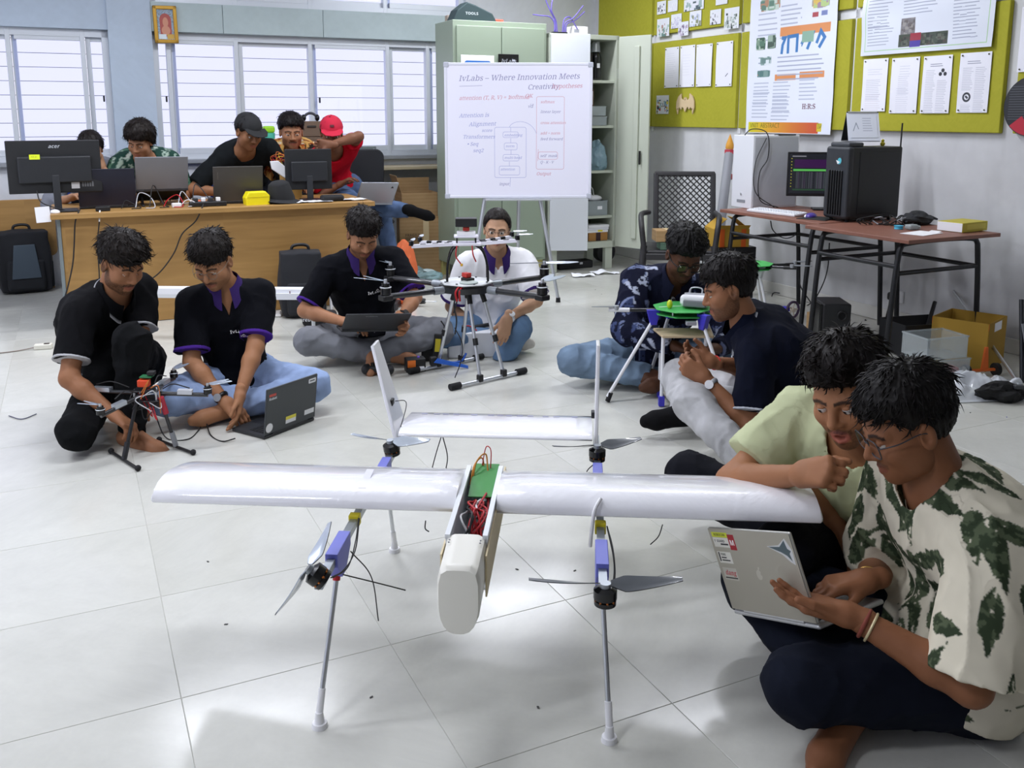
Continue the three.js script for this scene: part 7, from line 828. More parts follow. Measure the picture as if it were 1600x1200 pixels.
// scraps and papers
for (const [x, y, w, d, l] of [[910, 432, 0.2, 0.12, 'white sheet half under the open cabinet'], [945, 428, 0.26, 0.1, 'crumpled white sheet before the open cabinet foot']]) { const g = new THREE.PlaneGeometry(w, d, 14, 10), p = g.attributes.position; for (let i = 0; i < p.count; i++) p.setZ(i, 0.006 + 0.05 * Math.abs(fbm(p.getX(i) * 9 + x, p.getY(i) * 9, 1, 3))); g.computeVertexNormals(); g.rotateX(-Math.PI / 2); const c = gnd(x, y); single('paper_sheet', l, 'paper', XF(g, c.x, 0, c.z, 0, 0.2), new THREE.MeshStandardMaterial({ color: 0xeef0f6, roughness: 0.8, side: THREE.DoubleSide })); }
{ const c = gnd(930, 415).add(V3(0.1, 0, -0.25)), t = thing('dark_roll', 'black cable drum in the shadow under the open cabinet', 'drum', c.toArray(), YAW); put(t, 'drum', XF(cyl(0.09, 0.09, 0.1), 0, 0.091, 0, 1.57), M(0x1a1a1d, 0.7)); put(t, 'flange', XF(cyl(0.1, 0.1, 0.012), 0, 0.101, 0.05, 1.57), M(0x26262a, 0.6)); const q = thing('black_case', 'long black case on the floor under the open cabinet', 'case', gnd(890, 424).add(V3(0.04, 0, -0.2)).toArray(), YAW); put(q, 'case', rb(0.36, 0.07, 0.14, 0.01, 0, 0.036, 0), M(0x1d1d20, 0.7)); put(q, 'latch', rb(0.03, 0.02, 0.01, 0.003, 0.05, 0.05, 0.072), alu); }
{ const t = thing('lime_bag', 'lime green and white bag behind the armchair leg', 'bag', gnd(978, 452).add(V3(0.04, 0, -0.1)).toArray(), 0); put(t, 'bag', XF(slab([[-0.05, 0], [0.05, 0], [0.045, 0.1], [0.01, 0.14], [-0.04, 0.12]], 0.05, 0.01), 0, 0, 0), M(0x9ad03a, 0.5)); put(t, 'white_patch', bx(0.03, 0.08, 0.002, -0.02, 0.06, 0.027), paper); }
[[1458, 640], [1516, 645], [1573, 652], [1484, 660], [841, 1106], [353, 976], [930, 453], [940, 460], [580, 1090], [808, 890], [898, 892], [325, 878]].forEach(([x, y], i) => { const c = gnd(x, y); single('floor_scrap', ['tiny dark scrap beside the plastic sheet', 'tiny grey scrap before the black cloth', 'tiny violet scrap on the floor near the black cloth', 'tiny pale scrap on the floor', 'small dark speck under the wing', 'dark flake on the tile under the left wing', 'dark smear before the cabinets', 'grey thread before the cabinets', 'dark flake near the left front foot', 'tiny speck behind the nose', 'tiny speck beside the right boom', 'small flake under the left wing tip'][i], 'scrap', XF(slab([[-0.005, -0.002], [0.004, -0.0026], [0.006, 0.002], [-0.003, 0.0026]], 0.0015), c.x, 0.0012, c.z, -Math.PI / 2, rr(0, 3)), i === 2 ? M(0x5a50a0, 0.6) : M(0x4a4a48, 0.8)); });

// ================================================================ drones and laptops on the floor
const bladeGeo = (L, wide, pitch = 0.25) => { const g = slab([[0.01, -wide * 0.25], [L * 0.2, -wide * 0.5], [L * 0.7, -wide * 0.42], [L, -wide * 0.12], [L * 0.98, wide * 0.15], [L * 0.5, wide * 0.4], [L * 0.15, wide * 0.35], [0.01, wide * 0.25]], 0.003, 0.0008); g.rotateX(-Math.PI / 2 + pitch); return g; };
function motorPod(t, p, r, h, propL, ang, mat, folded) {       // motor, cap and two blades on a drone arm
  const m = put(t, 'motor', [cyl(r, r, h * 0.55, p.x, p.y + h * 0.3, p.z), cyl(r * 0.75, r * 0.75, h * 0.25, p.x, p.y + h * 0.68, p.z)], blackGloss); put(m, 'motor_ring', XF(new THREE.TorusGeometry(r * 1.0, r * 0.12, 6, 24), p.x, p.y + h * 0.52, p.z, Math.PI / 2), alu); put(m, 'hub', cyl(r * 0.35, r * 0.3, h * 0.3, p.x, p.y + h * 0.92, p.z), alu);
  const angs = folded ? [ang, ang + 0.35] : [ang, ang + Math.PI]; for (const a of angs) { const b = bladeGeo(propL, propL * 0.2); b.rotateY(a); b.translate(p.x, p.y + h * 0.95, p.z); put(t, 'propeller_blade', b, mat); }
}
// ---- large drone with tall silver legs
{
  const C = V3(-0.245, 0, -4.885), t = thing('large_drone', 'large black drone with four arms on tall silver landing legs', 'drone', C, -50.7 * D), W = (x, y, z) => { const v = V3(x, 0, z).applyAxisAngle(V3(0, 1, 0), 50.7 * D); v.y = y; return v; }, P = 0.485;
  put(t, 'hub', [cyl(0.15, 0.15, 0.03, 0, P, 0, 0, 0, 0, 8)], carbon); const tp = put(t, 'top_plate', [cyl(0.145, 0.145, 0.006, 0, P + 0.032, 0, 0, 0, 0, 8)], M(0xe4e8e8, 0.35)); each(tp, 'bolt', [0, 1, 2, 3, 4, 5, 6, 7].map((i) => cyl(0.006, 0.006, 0.006, Math.cos(i * 0.785 + 0.3) * 0.12, P + 0.037, Math.sin(i * 0.785 + 0.3) * 0.12)), M(0x55585c, 0.4, 0.6)); put(t, 'controller', rb(0.06, 0.02, 0.05, 0.004, 0.01, P + 0.045, 0), black); put(t, 'red_module', rb(0.045, 0.025, 0.035, 0.004, 0.0, P + 0.068, 0.0), M(0xc23028, 0.5)); put(t, 'gps_plate', cyl(0.05, 0.05, 0.004, 0.06, P + 0.04, 0.03), M(0xb9c6c0, 0.4));
  const ends = [[0.4, 0.26, 0.9, true], [0.43, -0.32, 0.15, false], [-0.4, 0.27, 2.3, true], [-0.45, -0.3, 1.9, true]];
  for (const [x, z, a, f] of ends) { const e = W(x, P, z), s = W(x * 0.3, P, z * 0.3); put(t, 'arm', rod(s, e, 0.016), carbon); put(t, 'arm_clamp', rod(W(x * 0.3, P, z * 0.3), W(x * 0.42, P, z * 0.42), 0.021), M(0x8f959b, 0.4, 0.5)); put(t, 'motor_mount', rb(0.06, 0.03, 0.06, 0.008, e.x, P - 0.004, e.z), black); motorPod(t, e.clone().setY(P + 0.012), 0.027, 0.075, 0.2, a - 50.7 * D * 0 + 0.88, f ? M(0xb4bfca, 0.25, 0.3) : M(0x8b929a, 0.25, 0.3), f); }
  for (const s of [-1, 1]) { for (const z of [-0.1, 0.06]) { put(t, 'leg', rod([s * 0.07, P - 0.05, z * 0.6], [s * 0.193, 0.03, z], 0.0095), alu); put(t, 'leg_socket', rod([s * 0.06, P - 0.012, z * 0.5], [s * 0.08, P - 0.075, z * 0.62], 0.014), black); put(t, 'leg_joint', rod([s * 0.137, 0.235, z * 0.82], [s * 0.148, 0.2, z * 0.86], 0.014), black); put(t, 'skid_tee', rb(0.03, 0.04, 0.03, 0.006, s * 0.193, 0.032, z), black); } put(t, 'skid', rod([s * 0.193, 0.016, -0.24], [s * 0.193, 0.016, 0.24], 0.0105), alu); each(t, 'skid_grip', [-1, 1].map((e) => rod([s * 0.193, 0.019, e * 0.19], [s * 0.193, 0.019, e * 0.255], 0.0175)), rubber); }
  each(t, 'cable', [tube([W(-0.02, P + 0.02, 0.1), W(-0.06, P - 0.06, 0.12), W(-0.05, P - 0.16, 0.1), W(-0.06, P - 0.24, 0.08)], 0.004), tube([W(-0.03, P + 0.02, 0.1), W(-0.045, P - 0.05, 0.13), W(-0.065, P - 0.12, 0.1)], 0.004), tube([W(-0.06, P - 0.2, 0.1), W(-0.02, 0.2, 0.12), W(-0.03, 0.1, 0.12), W(-0.06, 0.02, 0.14)], 0.003)], blackWire); each(t, 'red_cable', [tube([W(-0.03, P + 0.03, 0.12), W(-0.05, P - 0.0, 0.14), W(-0.045, P - 0.05, 0.13)], 0.006), tube([W(-0.015, P + 0.03, 0.12), W(-0.03, P + 0.0, 0.14), W(-0.03, P - 0.05, 0.13)], 0.006)], redWire);
  // smaller frame standing on the hub
  const q = thing('small_quad_frame', 'white and black striped quad frame on curved black legs on top of the large drone', 'drone', C.clone().setY(P + 0.036), 0.06), Hh = 0.203;
  put(q, 'plate', [rb(0.15, 0.014, 0.11, 0.004, 0.005, Hh, 0)], M(0xe6e4ee, 0.4)); put(q, 'upper_plate', rb(0.13, 0.01, 0.09, 0.003, 0.0, Hh + 0.04, 0), M(0xe6e4ee, 0.4)); each(q, 'standoff', [[-1, -1], [1, -1], [-1, 1], [1, 1]].map(([a, b]) => cyl(0.004, 0.004, 0.03, a * 0.05, Hh + 0.022, b * 0.035)), black);
  for (const [x, z] of [[0.27, 0.06], [0.25, -0.09], [-0.29, 0.05], [-0.25, -0.09]]) { const e = V3(x, Hh + 0.008 + x * 0.05, z); put(q, 'arm', beam([x * 0.18, Hh, z * 0.3], e, 0.022, 0.018), M(0xe6e4ee, 0.4)); each(q, 'stripe', [0.3, 0.52, 0.74].map((k) => beam([x * k, Hh + (e.y - Hh) * k, z * k], [x * (k + 0.1), Hh + (e.y - Hh) * (k + 0.1), z * (k + 0.1)], 0.024, 0.02)), black); put(q, 'motor', cyl(0.014, 0.012, 0.024, e.x, e.y + 0.016, e.z), blackGloss); const b = bladeGeo(0.085, 0.02); b.rotateY(x > 0 ? 0.2 : 1.4); b.translate(e.x, e.y + 0.032, e.z); put(q, 'propeller_blade', b, M(0xc9d0dc, 0.3, 0.2)); }
  for (const [x, z] of [[-0.1, 0.06], [0.11, 0.06], [-0.1, -0.06], [0.11, -0.06]]) put(q, 'curved_leg', tube([[x * 0.35, Hh, z * 0.6], [x * 0.75, Hh - 0.03, z * 0.8], [x * 1.0, Hh - 0.11, z], [x * 1.03, 0.006, z]], 0.0065, 7), blackGloss);
  put(q, 'black_box', rb(0.115, 0.045, 0.075, 0.004, 0.0, Hh + 0.115, 0), M(0x1a191b, 0.5)); put(q, 'red_block', rb(0.035, 0.02, 0.03, 0.003, 0.0, Hh + 0.08, 0.01), M(0xb83226, 0.5)); put(q, 'box_post', [cyl(0.01, 0.01, 0.055, 0, Hh + 0.066, -0.01)], alu); put(q, 'white_clip', rb(0.1, 0.02, 0.06, 0.004, 0, Hh + 0.055, 0), whitePlastic); each(q, 'cable', [tube([[-0.05, Hh, 0.05], [-0.055, Hh - 0.06, 0.07], [-0.03, Hh - 0.1, 0.07]], 0.0035), tube([[0.03, Hh, 0.05], [0.035, Hh - 0.05, 0.07], [0.05, Hh - 0.09, 0.06]], 0.0035)], redWire); put(q, 'connector', rb(0.014, 0.014, 0.014, 0.003, -0.026, Hh - 0.105, 0.07), M(0xd0a02a, 0.5));
}
// ---- things round the large drone
{ const t = thing('foam_box', 'white foam box with tools on it behind the large drone', 'box', gnd(738, 556).add(V3(0, 0, -0.05)).toArray(), 0.12); put(t, 'box', rb(0.3, 0.15, 0.2, 0.008, 0, 0.076, 0), M(0xe6e9ee, 0.7)); put(t, 'blue_cloth', rb(0.09, 0.012, 0.12, 0.004, -0.1, 0.158, -0.02, 0.05), M(0x8fb4d6, 0.8)); put(t, 'tool', rod([-0.05, 0.165, 0.05], [0.1, 0.17, -0.02], 0.012), black); put(t, 'wire_coil', XF(new THREE.TorusGeometry(0.035, 0.009, 8, 24), -0.02, 0.164, 0.02, 1.5), blackWire); put(t, 'red_wire', tube([[-0.08, 0.158, 0.04], [-0.03, 0.185, 0.06], [0.02, 0.16, 0.08]], 0.004), redWire); }
{ const t = thing('battery_pack', 'upright black battery with a yellow label strapped to the drone leg', 'battery', gnd(684, 567).toArray(), 0.2); put(t, 'pack', rb(0.055, 0.17, 0.05, 0.006, 0, 0.088, 0, 0, 0, -0.1), black); put(t, 'yellow_label', bx(0.03, 0.075, 0.002, -0.002, 0.11, 0.0262, 0, 0, -0.1), M(0xc9b82a, 0.5)); put(t, 'lead', tube([[0.01, 0.17, 0], [0.04, 0.21, 0.01], [0.02, 0.25, 0.02]], 0.004), blackWire); }
{ const t = thing('blue_strap', 'bright blue strap and clamp at the foot of the large drone', 'strap', gnd(716, 578).add(V3(-0.05, 0, -0.02)).toArray(), 0.3); put(t, 'strap', XF(slab([[-0.09, 0.05], [-0.07, 0.07], [0.1, 0.015], [0.1, 0.003]], 0.012, 0.002), 0, 0, 0.02), M(0x2a6ad8, 0.5)); put(t, 'second_strap', tube([[-0.09, 0.06, 0], [-0.02, 0.035, -0.02], [0.08, 0.03, -0.04], [0.11, 0.07, -0.05]], 0.006), M(0x2a62c8, 0.5)); put(t, 'clamp', rb(0.04, 0.05, 0.04, 0.008, -0.09, 0.05, -0.01), black); }
{ const t = thing('orange_battery', 'black box with an orange end beside the landing skid', 'battery', gnd(648, 581).add(V3(0, 0, -0.02)).toArray(), 0.3); put(t, 'case', rb(0.11, 0.075, 0.07, 0.006, 0, 0.038, 0), black); put(t, 'orange_end', rb(0.045, 0.04, 0.004, 0.002, -0.025, 0.05, 0.0355), M(0xf07a26, 0.45)); put(t, 'white_label', bx(0.03, 0.015, 0.002, 0.03, 0.025, 0.036), paper); put(t, 'purple_light', sph(0.008, 0.02, 0.077, 0), M(0x7a5ad8, 0.4)); }
{ const t = thing('game_controller', 'black hand controller on the floor before the person in grey trousers', 'controller', gnd(590, 588).add(V3(0, 0, -0.03)).toArray(), -0.15); put(t, 'body', [rb(0.11, 0.035, 0.06, 0.015, 0, 0.035, 0, 0, 0, 0, 3)], black); each(t, 'grip', [-1, 1].map((s) => sph(0.032, s * 0.062, 0.032, 0.01, 0.9, 0.9, 1.3)), M(0x202125, 0.6)); each(t, 'stick', [-1, 1].map((s) => cyl(0.009, 0.011, 0.018, s * 0.028, 0.06, 0.01)), blackGloss); }
{ const t = thing('black_charger', 'black box behind the orange ended battery', 'battery', gnd(668, 566).add(V3(0, 0, -0.05)).toArray(), 0.1); put(t, 'case', rb(0.08, 0.1, 0.06, 0.006, 0, 0.051, 0), black); put(t, 'purple_tape', rb(0.02, 0.05, 0.062, 0.004, 0.04, 0.06, 0), M(0x5a55c8, 0.5)); }
{ const c = gnd(634, 478), t = thing('orange_drill', 'orange and black cordless drill lying beside the person in grey trousers', 'drill', c.toArray(), -0.2); put(t, 'body', XF(cyl(0.04, 0.03, 0.18), 0, 0.042, 0, 0, 0, 1.57), M(0xe0602a, 0.5)); put(t, 'handle', rb(0.05, 0.05, 0.15, 0.014, -0.05, 0.03, 0.09), black); put(t, 'battery', rb(0.08, 0.055, 0.06, 0.008, -0.05, 0.029, 0.17), M(0x26272b, 0.6)); put(t, 'chuck', XF(cyl(0.02, 0.026, 0.06), 0.12, 0.042, 0, 0, 0, 1.57), black); put(t, 'bit', rod([0.14, 0.042, 0], [0.24, 0.042, 0], 0.005), steel); }
{ const c = gnd(632, 470).add(V3(-0.03, 0, -0.35)), t = thing('orange_bag', 'orange bag standing behind the person in grey trousers', 'bag', c.toArray(), 0.2); const g = new THREE.IcosahedronGeometry(0.12, 5), p = g.attributes.position; for (let j = 0; j < p.count; j++) { const k = 1 + 0.2 * fbm(p.getX(j) * 16, p.getY(j) * 16, p.getZ(j) * 16, 3); p.setXYZ(j, p.getX(j) * k * 0.8, Math.max(p.getY(j) * k * 1.8, -0.19), p.getZ(j) * k * 0.7); } g.translate(0, 0.192, 0); g.computeVertexNormals(); put(t, 'bag', g, M(0xd86a3a, 0.7)); put(t, 'strap', tube([[-0.05, 0.36, 0.03], [-0.06, 0.2, 0.1], [0.02, 0.1, 0.1]], 0.01), black); }
// ---- small drone at the left
{
  const C = V3(-1.52, 0, -3.7), t = thing('small_drone', 'small open-frame drone with wired electronics on black tee legs', 'drone', C, 0), B = 0.255; const L = (p) => LX(p, t);
  put(t, 'lower_plate', rb(0.12, 0.004, 0.09, 0.002, 0, B - 0.02, 0), carbon); put(t, 'upper_plate', rb(0.11, 0.004, 0.08, 0.002, 0, B + 0.02, 0), carbon); each(t, 'standoff', [[-1, -1], [1, -1], [-1, 1], [1, 1]].map(([a, b]) => cyl(0.004, 0.004, 0.04, a * 0.045, B, b * 0.03)), alu);
  put(t, 'circuit_board', rb(0.05, 0.006, 0.04, 0.002, 0.0, B + 0.075, 0), board); put(t, 'camera_block', rb(0.045, 0.03, 0.035, 0.004, -0.01, B + 0.05, 0.01), M(0xe0481e, 0.4)); put(t, 'receiver', rb(0.03, 0.016, 0.03, 0.003, 0.02, B + 0.09, 0), black); put(t, 'battery', rb(0.09, 0.03, 0.035, 0.004, 0.01, B - 0.04, 0), M(0x3a3236, 0.5));
  for (const [px, py, d, a, mt] of [[325, 617, 3.72, 0.5, 0], [272, 592, 3.98, 1.2, 1], [118, 610, 3.8, 1.7, 1], [158, 655, 3.5, 2.6, 1]]) { const e = L(at(px, py, d)); e.y = clamp(e.y, B - 0.03, B + 0.06); put(t, 'arm', rod([e.x * 0.2, B, e.z * 0.2], [e.x, e.y, e.z], 0.009), carbon); put(t, 'speed_controller', beam([e.x * 0.5, mix(B, e.y, 0.5) + 0.012, e.z * 0.5], [e.x * 0.74, mix(B, e.y, 0.74) + 0.012, e.z * 0.74], 0.026, 0.018), mt ? M(0xb4bac2, 0.3, 0.6) : M(0xc9ccd2, 0.4)); motorPod(t, e.clone().add(V3(0, 0.006, 0)), 0.017, 0.042, 0.1, a, M(0xb9c4d2, 0.18, 0.5), true); put(t, 'lead', tube([[e.x * 0.25, B + 0.02, e.z * 0.25], [e.x * 0.45, B + 0.045, e.z * 0.45 + 0.02], [e.x * 0.7, B + 0.02, e.z * 0.7]], 0.0025), blackWire); }
  for (const [x0, z0, fa, fb] of [[-0.03, 0.05, gnd(174, 709), gnd(216, 736)], [0.06, 0.02, gnd(249, 691), gnd(302, 711)]]) { const a = L(fa), b = L(fb), m = a.clone().lerp(b, 0.5); put(t, 'leg', rod([x0, B - 0.02, z0], [m.x, 0.012, m.z], 0.0075), x0 > 0 ? M(0x26262a, 0.4) : M(0x1a1a1d, 0.4)); put(t, 'leg_sleeve', rod([mix(x0, m.x, 0.72), mix(B, 0.012, 0.72), mix(z0, m.z, 0.72)], [m.x, 0.014, m.z], 0.0115), x0 > 0 ? M(0x8d9096, 0.4) : M(0x222226, 0.5)); put(t, 'foot_bar', rod([a.x, 0.009, a.z], [b.x, 0.009, b.z], 0.0065), black); each(t, 'foot_ball', [a, b].map((p) => sph(0.0125, p.x, 0.0125, p.z, 1, 1, 1, 12)), rubber); if (x0 > 0) put(t, 'red_clamp', rod([x0, B - 0.01, z0], [mix(x0, m.x, 0.35), mix(B, 0.012, 0.35), mix(z0, m.z, 0.35)], 0.012), M(0xb02038, 0.5)); }
  for (let i = 0; i < 14; i++) put(t, 'wire', tube([[rr(-0.05, 0.06), B + rr(-0.04, 0.04), rr(0, 0.05)], [rr(-0.06, 0.08), B + rr(-0.1, 0.08), rr(0.03, 0.08)], [rr(-0.04, 0.07), B + rr(-0.08, 0.02), rr(0.02, 0.06)]], 0.0022, 5), [redWire, blackWire, blackWire, M(0xd0d2d6, 0.5), M(0xc9702a, 0.5)][i % 5]);
}
{ const p = (x, y, h = 0.004) => { const q = gnd(x, y); q.y = h; return q; }; single('usb_cable', 'thin black cable running from the small drone to the dark laptop', 'cable', tube([p(228, 665, 0.2), p(245, 676, 0.08), p(262, 687), p(292, 688), p(310, 674), p(320, 664, 0.03), p(330, 682), p(350, 691), p(368, 689, 0.012)], 0.0028), blackWire); single('floor_cable', 'thin dark cable lying on the floor behind the pale grey jeans', 'cable', tube([p(1095, 681), p(1140, 694), p(1190, 716), p(1245, 742)], 0.0028), M(0x6b6c6a, 0.6)); }
laptop('laptop', 'dark laptop with stickers open on the floor beside the small drone', V3(-1.09, 0.001, -4.03), -122 * D, { w: 0.31, d: 0.21, lh: 0.215, open: 8, lid: M(0x4a4e52, 0.45, 0.2), base: M(0x2b2d30, 0.5), stickers: [[0, 0.1075, 0.305, 0.21, decalMat(300, 210, (g) => { g.fillStyle = '#3d4145'; g.fillRect(0, 0, 300, 210); g.fillStyle = '#c0453a'; g.fillRect(12, 24, 40, 12); g.fillStyle = '#d9dbe0'; g.font = 'bold 16px sans-serif'; g.fillText('Robot', 12, 52); g.beginPath(); g.roundRect(246, 12, 46, 22, 5); g.fill(); g.fillStyle = '#3d4145'; g.fillRect(254, 20, 30, 5); g.fillStyle = '#e2d84a'; g.fillRect(118, 158, 62, 16); g.fillStyle = '#e6e7ea'; g.fillRect(118, 174, 62, 18); g.fillRect(232, 160, 60, 24); g.beginPath(); g.ellipse(22, 182, 20, 22, 0, 0, 7); g.fill(); }, 0.5), 'sticker_sheet']] });
laptop('laptop', 'black laptop opened wide on the lap of the person in grey trousers', at(578, 515, 5.02), Math.PI + 0.3, { w: 0.345, d: 0.24, open: 66, lid: M(0x34363a, 0.5), base: M(0x2c2e31, 0.5), tilt: [0.12, 0.05], stickers: [[0.03, 0.215, 0.09, 0.012, cutMat(128, 20, (g) => { g.font = 'bold 18px sans-serif'; g.fillText('ThinkBook', 8, 16); }, 0xb9bcc2), 'brand_name']] });
{ // silver laptop held by the front person
  const BL = at(1145, 952, 2.15), BR = at(1279, 977, 1.90), h = BR.clone().sub(BL).normalize(), u = V3(0.8, 0.0, -0.55); u.addScaledVector(h, -u.dot(h)).normalize(); const x = h.clone().negate(), y = u.clone().cross(x).normalize(), W = 0.3, Dp = 0.212, hm = BL.clone().lerp(BR, 0.5), c = hm.clone().addScaledVector(u, Dp / 2);
  const sil = M(0xb4b3ac, 0.38, 0.75);
  const t = laptop('laptop', 'silver laptop with stickers on the lid in the hands of the person in leaf print', c, 0, { w: W, d: Dp, lh: 0.212, th: 0.012, open: 6, lid: sil, base: M(0xc9cacc, 0.35, 0.6), keys: M(0x2b2b2e, 0.6), pad: M(0xd0d1d4, 0.3, 0.4), stickers: [[0, 0.106, 0.296, 0.208, new THREE.MeshPhysicalMaterial({ map: canvasTex(600, 424, (g) => {
    g.fillStyle = '#b3aea0'; g.fillRect(0, 0, 600, 424); g.fillStyle = '#d9e03a'; g.fillRect(18, 18, 124, 26); g.fillStyle = '#4a5010'; g.font = 'bold 18px sans-serif'; g.fillText('ROBOCON', 34, 37); g.fillStyle = '#e8e6de'; g.fillRect(18, 46, 124, 50); g.fillStyle = '#33343a'; g.fillText('Y  GUARD', 26, 70); g.fillRect(70, 76, 60, 8); g.fillStyle = '#a8202e'; g.fillRect(140, 26, 50, 80); g.fillStyle = '#fff'; g.font = 'bold 40px sans-serif'; g.fillText('M', 146, 82); g.fillStyle = '#e8e6de'; g.fillRect(20, 120, 106, 60); g.fillStyle = '#1d1e22'; g.fillRect(26, 124, 10, 48); g.font = 'bold 16px sans-serif'; g.fillText('FORE', 44, 140); g.fillRect(44, 148, 40, 6); g.fillRect(44, 162, 64, 6);
    g.fillStyle = '#c9c6bc'; g.fillRect(22, 204, 108, 64); g.fillStyle = '#c0303a'; g.font = 'italic bold 34px serif'; g.fillText('dang', 36, 242); g.fillStyle = '#222'; g.fillRect(28, 254, 96, 6); g.fillStyle = '#d9dbdc'; g.beginPath(); g.moveTo(420, 70); g.lineTo(505, 60); g.lineTo(560, 24); g.lineTo(590, 80); g.lineTo(585, 150); g.lineTo(560, 140); g.lineTo(515, 105); g.closePath(); g.fill(); g.fillStyle = '#5a6a70'; g.beginPath(); g.moveTo(430, 72); g.lineTo(510, 68); g.lineTo(552, 34); g.lineTo(560, 74); g.lineTo(580, 84); g.lineTo(566, 98); g.lineTo(572, 134); g.lineTo(545, 108); g.lineTo(512, 94); g.closePath(); g.fill(); g.fillStyle = '#c9c5b8'; g.beginPath(); g.ellipse(300, 222, 20, 25, 0, 0, 7); g.fill(); g.fillStyle = '#b3aea0'; g.beginPath(); g.arc(322, 216, 10, 0, 7); g.fill(); g.fillStyle = '#c9c5b8'; g.beginPath(); g.ellipse(307, 190, 5, 11, 0.5, 0, 7); g.fill(); }), roughness: 0.4, metalness: 0.35, polygonOffset: true, polygonOffsetFactor: -1 }), 'sticker_sheet']] });
  t.quaternion.setFromRotationMatrix(new THREE.Matrix4().makeBasis(x, y, u)); t.position.copy(c).addScaledVector(y, -0.012);
}
// ---- green drone being worked on, and its twin behind
function greenDrone(label, pos, turn, full) {
  const t = thing('green_drone', label, 'drone', pos, turn), P = 0.455, gm = M(0x49b35a, 0.4), oct = (r) => { const o = []; for (let i = 0; i < 8; i++) o.push([Math.cos(i * 0.785 + 0.39) * r, Math.sin(i * 0.785 + 0.39) * r]); return o; };
  put(t, 'top_plate', XF(slab(oct(0.145), 0.005, 0.001), 0, P + 0.022, 0, Math.PI / 2), gm); put(t, 'lower_plate', XF(slab(oct(0.14), 0.005, 0.001), 0, P - 0.004, 0, Math.PI / 2), M(0x3fa050, 0.4)); each(t, 'standoff', [0, 1, 2, 3].map((i) => cyl(0.005, 0.005, 0.022, Math.cos(i * 1.57 + 0.6) * 0.11, P + 0.009, Math.sin(i * 1.57 + 0.6) * 0.11)), alu); put(t, 'pale_stripe', XF(slab([[-0.12, -0.01], [0.06, -0.05], [0.07, -0.04], [-0.11, 0.004]], 0.002), 0, P + 0.026, 0.02, Math.PI / 2), M(0xb4e0b8, 0.4));
  const legs = full ? [[-0.36, 0.02], [0.2, 0.3], [0.3, -0.1], [-0.1, -0.34]] : [[0.08, 0.16], [0.2, -0.12], [-0.2, 0.08], [-0.1, -0.22]];
  for (const [x, z] of legs) { put(t, 'leg', rod([x * 0.38, P - 0.03, z * 0.38], [x, 0.03, z], 0.0085), whitePaint); put(t, 'leg_foot', rod([mix(x, x * 0.38, 0.07), 0.05, mix(z, z * 0.38, 0.07)], [x, 0.006, z], 0.0125), rubber); put(t, 'leg_bracket', XF(slab([[-0.03, 0.02], [0.03, 0.02], [0.01, -0.05], [-0.015, -0.05]], 0.03, 0.003), x * 0.4, P - 0.01, z * 0.4, 0, Math.atan2(-z, x)), full ? purplePlastic : M(0xcfd1d4, 0.4)); }
  const arms = full ? [[-0.36, 0.0], [0.34, -0.16], [0.0, -0.36]] : [[0.33, 0.05], [0.22, 0.18], [-0.3, -0.1]]; for (const [x, z] of arms) { put(t, 'arm', rod([x * 0.3, P + 0.008, z * 0.3], [x * 0.72, P + 0.008, z * 0.72], 0.009), carbon); put(t, 'arm_tip', rod([x * 0.72, P + 0.008, z * 0.72], [x, P + 0.01, z], 0.011), full ? whitePaint : black); const b = bladeGeo(0.12, 0.03, 0.1); b.rotateY(Math.atan2(-z, x) + 0.08); b.translate(x * 0.9, P + 0.026, z * 0.9); put(t, 'propeller_blade', b, M(0x8f959b, 0.3, 0.3)); put(t, 'motor', cyl(0.014, 0.014, 0.02, x * 0.9, P + 0.02, z * 0.9), M(0xa9adb2, 0.4, 0.4)); }
  if (!full) return t;
  put(t, 'tray', XF(slab([[-0.13, -0.08], [0.15, -0.08], [0.13, 0.08], [-0.11, 0.08]], 0.012, 0.002), 0, P - 0.1, 0.03, Math.PI / 2), M(0xc9b592, 0.75)); for (const [x, z] of [[-0.105, 0.09], [0.1, 0.09], [-0.09, -0.06], [0.1, -0.06]]) { put(t, 'post', rod([x, 0.02, z], [x, P - 0.1, z], 0.009), whitePaint); put(t, 'corner_block', rb(0.028, 0.05, 0.028, 0.003, x, 0.03, z), purplePlastic); } put(t, 'purple_bar', rb(0.22, 0.016, 0.02, 0.003, 0, 0.125, 0.095), purplePlastic); put(t, 'purple_bar', rb(0.02, 0.016, 0.15, 0.003, 0.1, 0.125, 0.02), purplePlastic); each(t, 'servo_box', [rb(0.06, 0.06, 0.05, 0.004, -0.045, 0.16, 0.05), rb(0.055, 0.05, 0.05, 0.004, 0.05, 0.155, 0.04)], M(0x8a5a3a, 0.7)); put(t, 'lower_board', rb(0.17, 0.01, 0.12, 0.002, 0, 0.05, 0.02), M(0xb9b4a8, 0.6)); for (let i = 0; i < 6; i++) put(t, 'wire', tube([[rr(-0.07, 0.07), 0.06, rr(0, 0.07)], [rr(-0.08, 0.08), rr(0.08, 0.12), rr(0.03, 0.1)], [rr(-0.07, 0.07), 0.06, rr(0, 0.07)]], 0.0025, 5), i % 2 ? M(0x9a3a4a, 0.5) : blackWire); put(t, 'yellow_knob', sph(0.018, -0.07, P + 0.045, 0.04, 0.8, 1.2, 0.8), M(0xc9d62a, 0.4)); put(t, 'clip', rb(0.05, 0.02, 0.03, 0.004, 0.02, P - 0.03, 0.12), M(0xb9bdc6, 0.4, 0.4)); return t;
}
const GD = at(1066, 494, 4.4);
greenDrone('green plated drone with white legs and purple brackets between two people', [GD.x, 0, GD.z], 0.0, true);
greenDrone('second green plated drone with white legs behind the armchair cartons', [at(1172, 412, 5.75).x, 0, -5.75], 0.3, false);
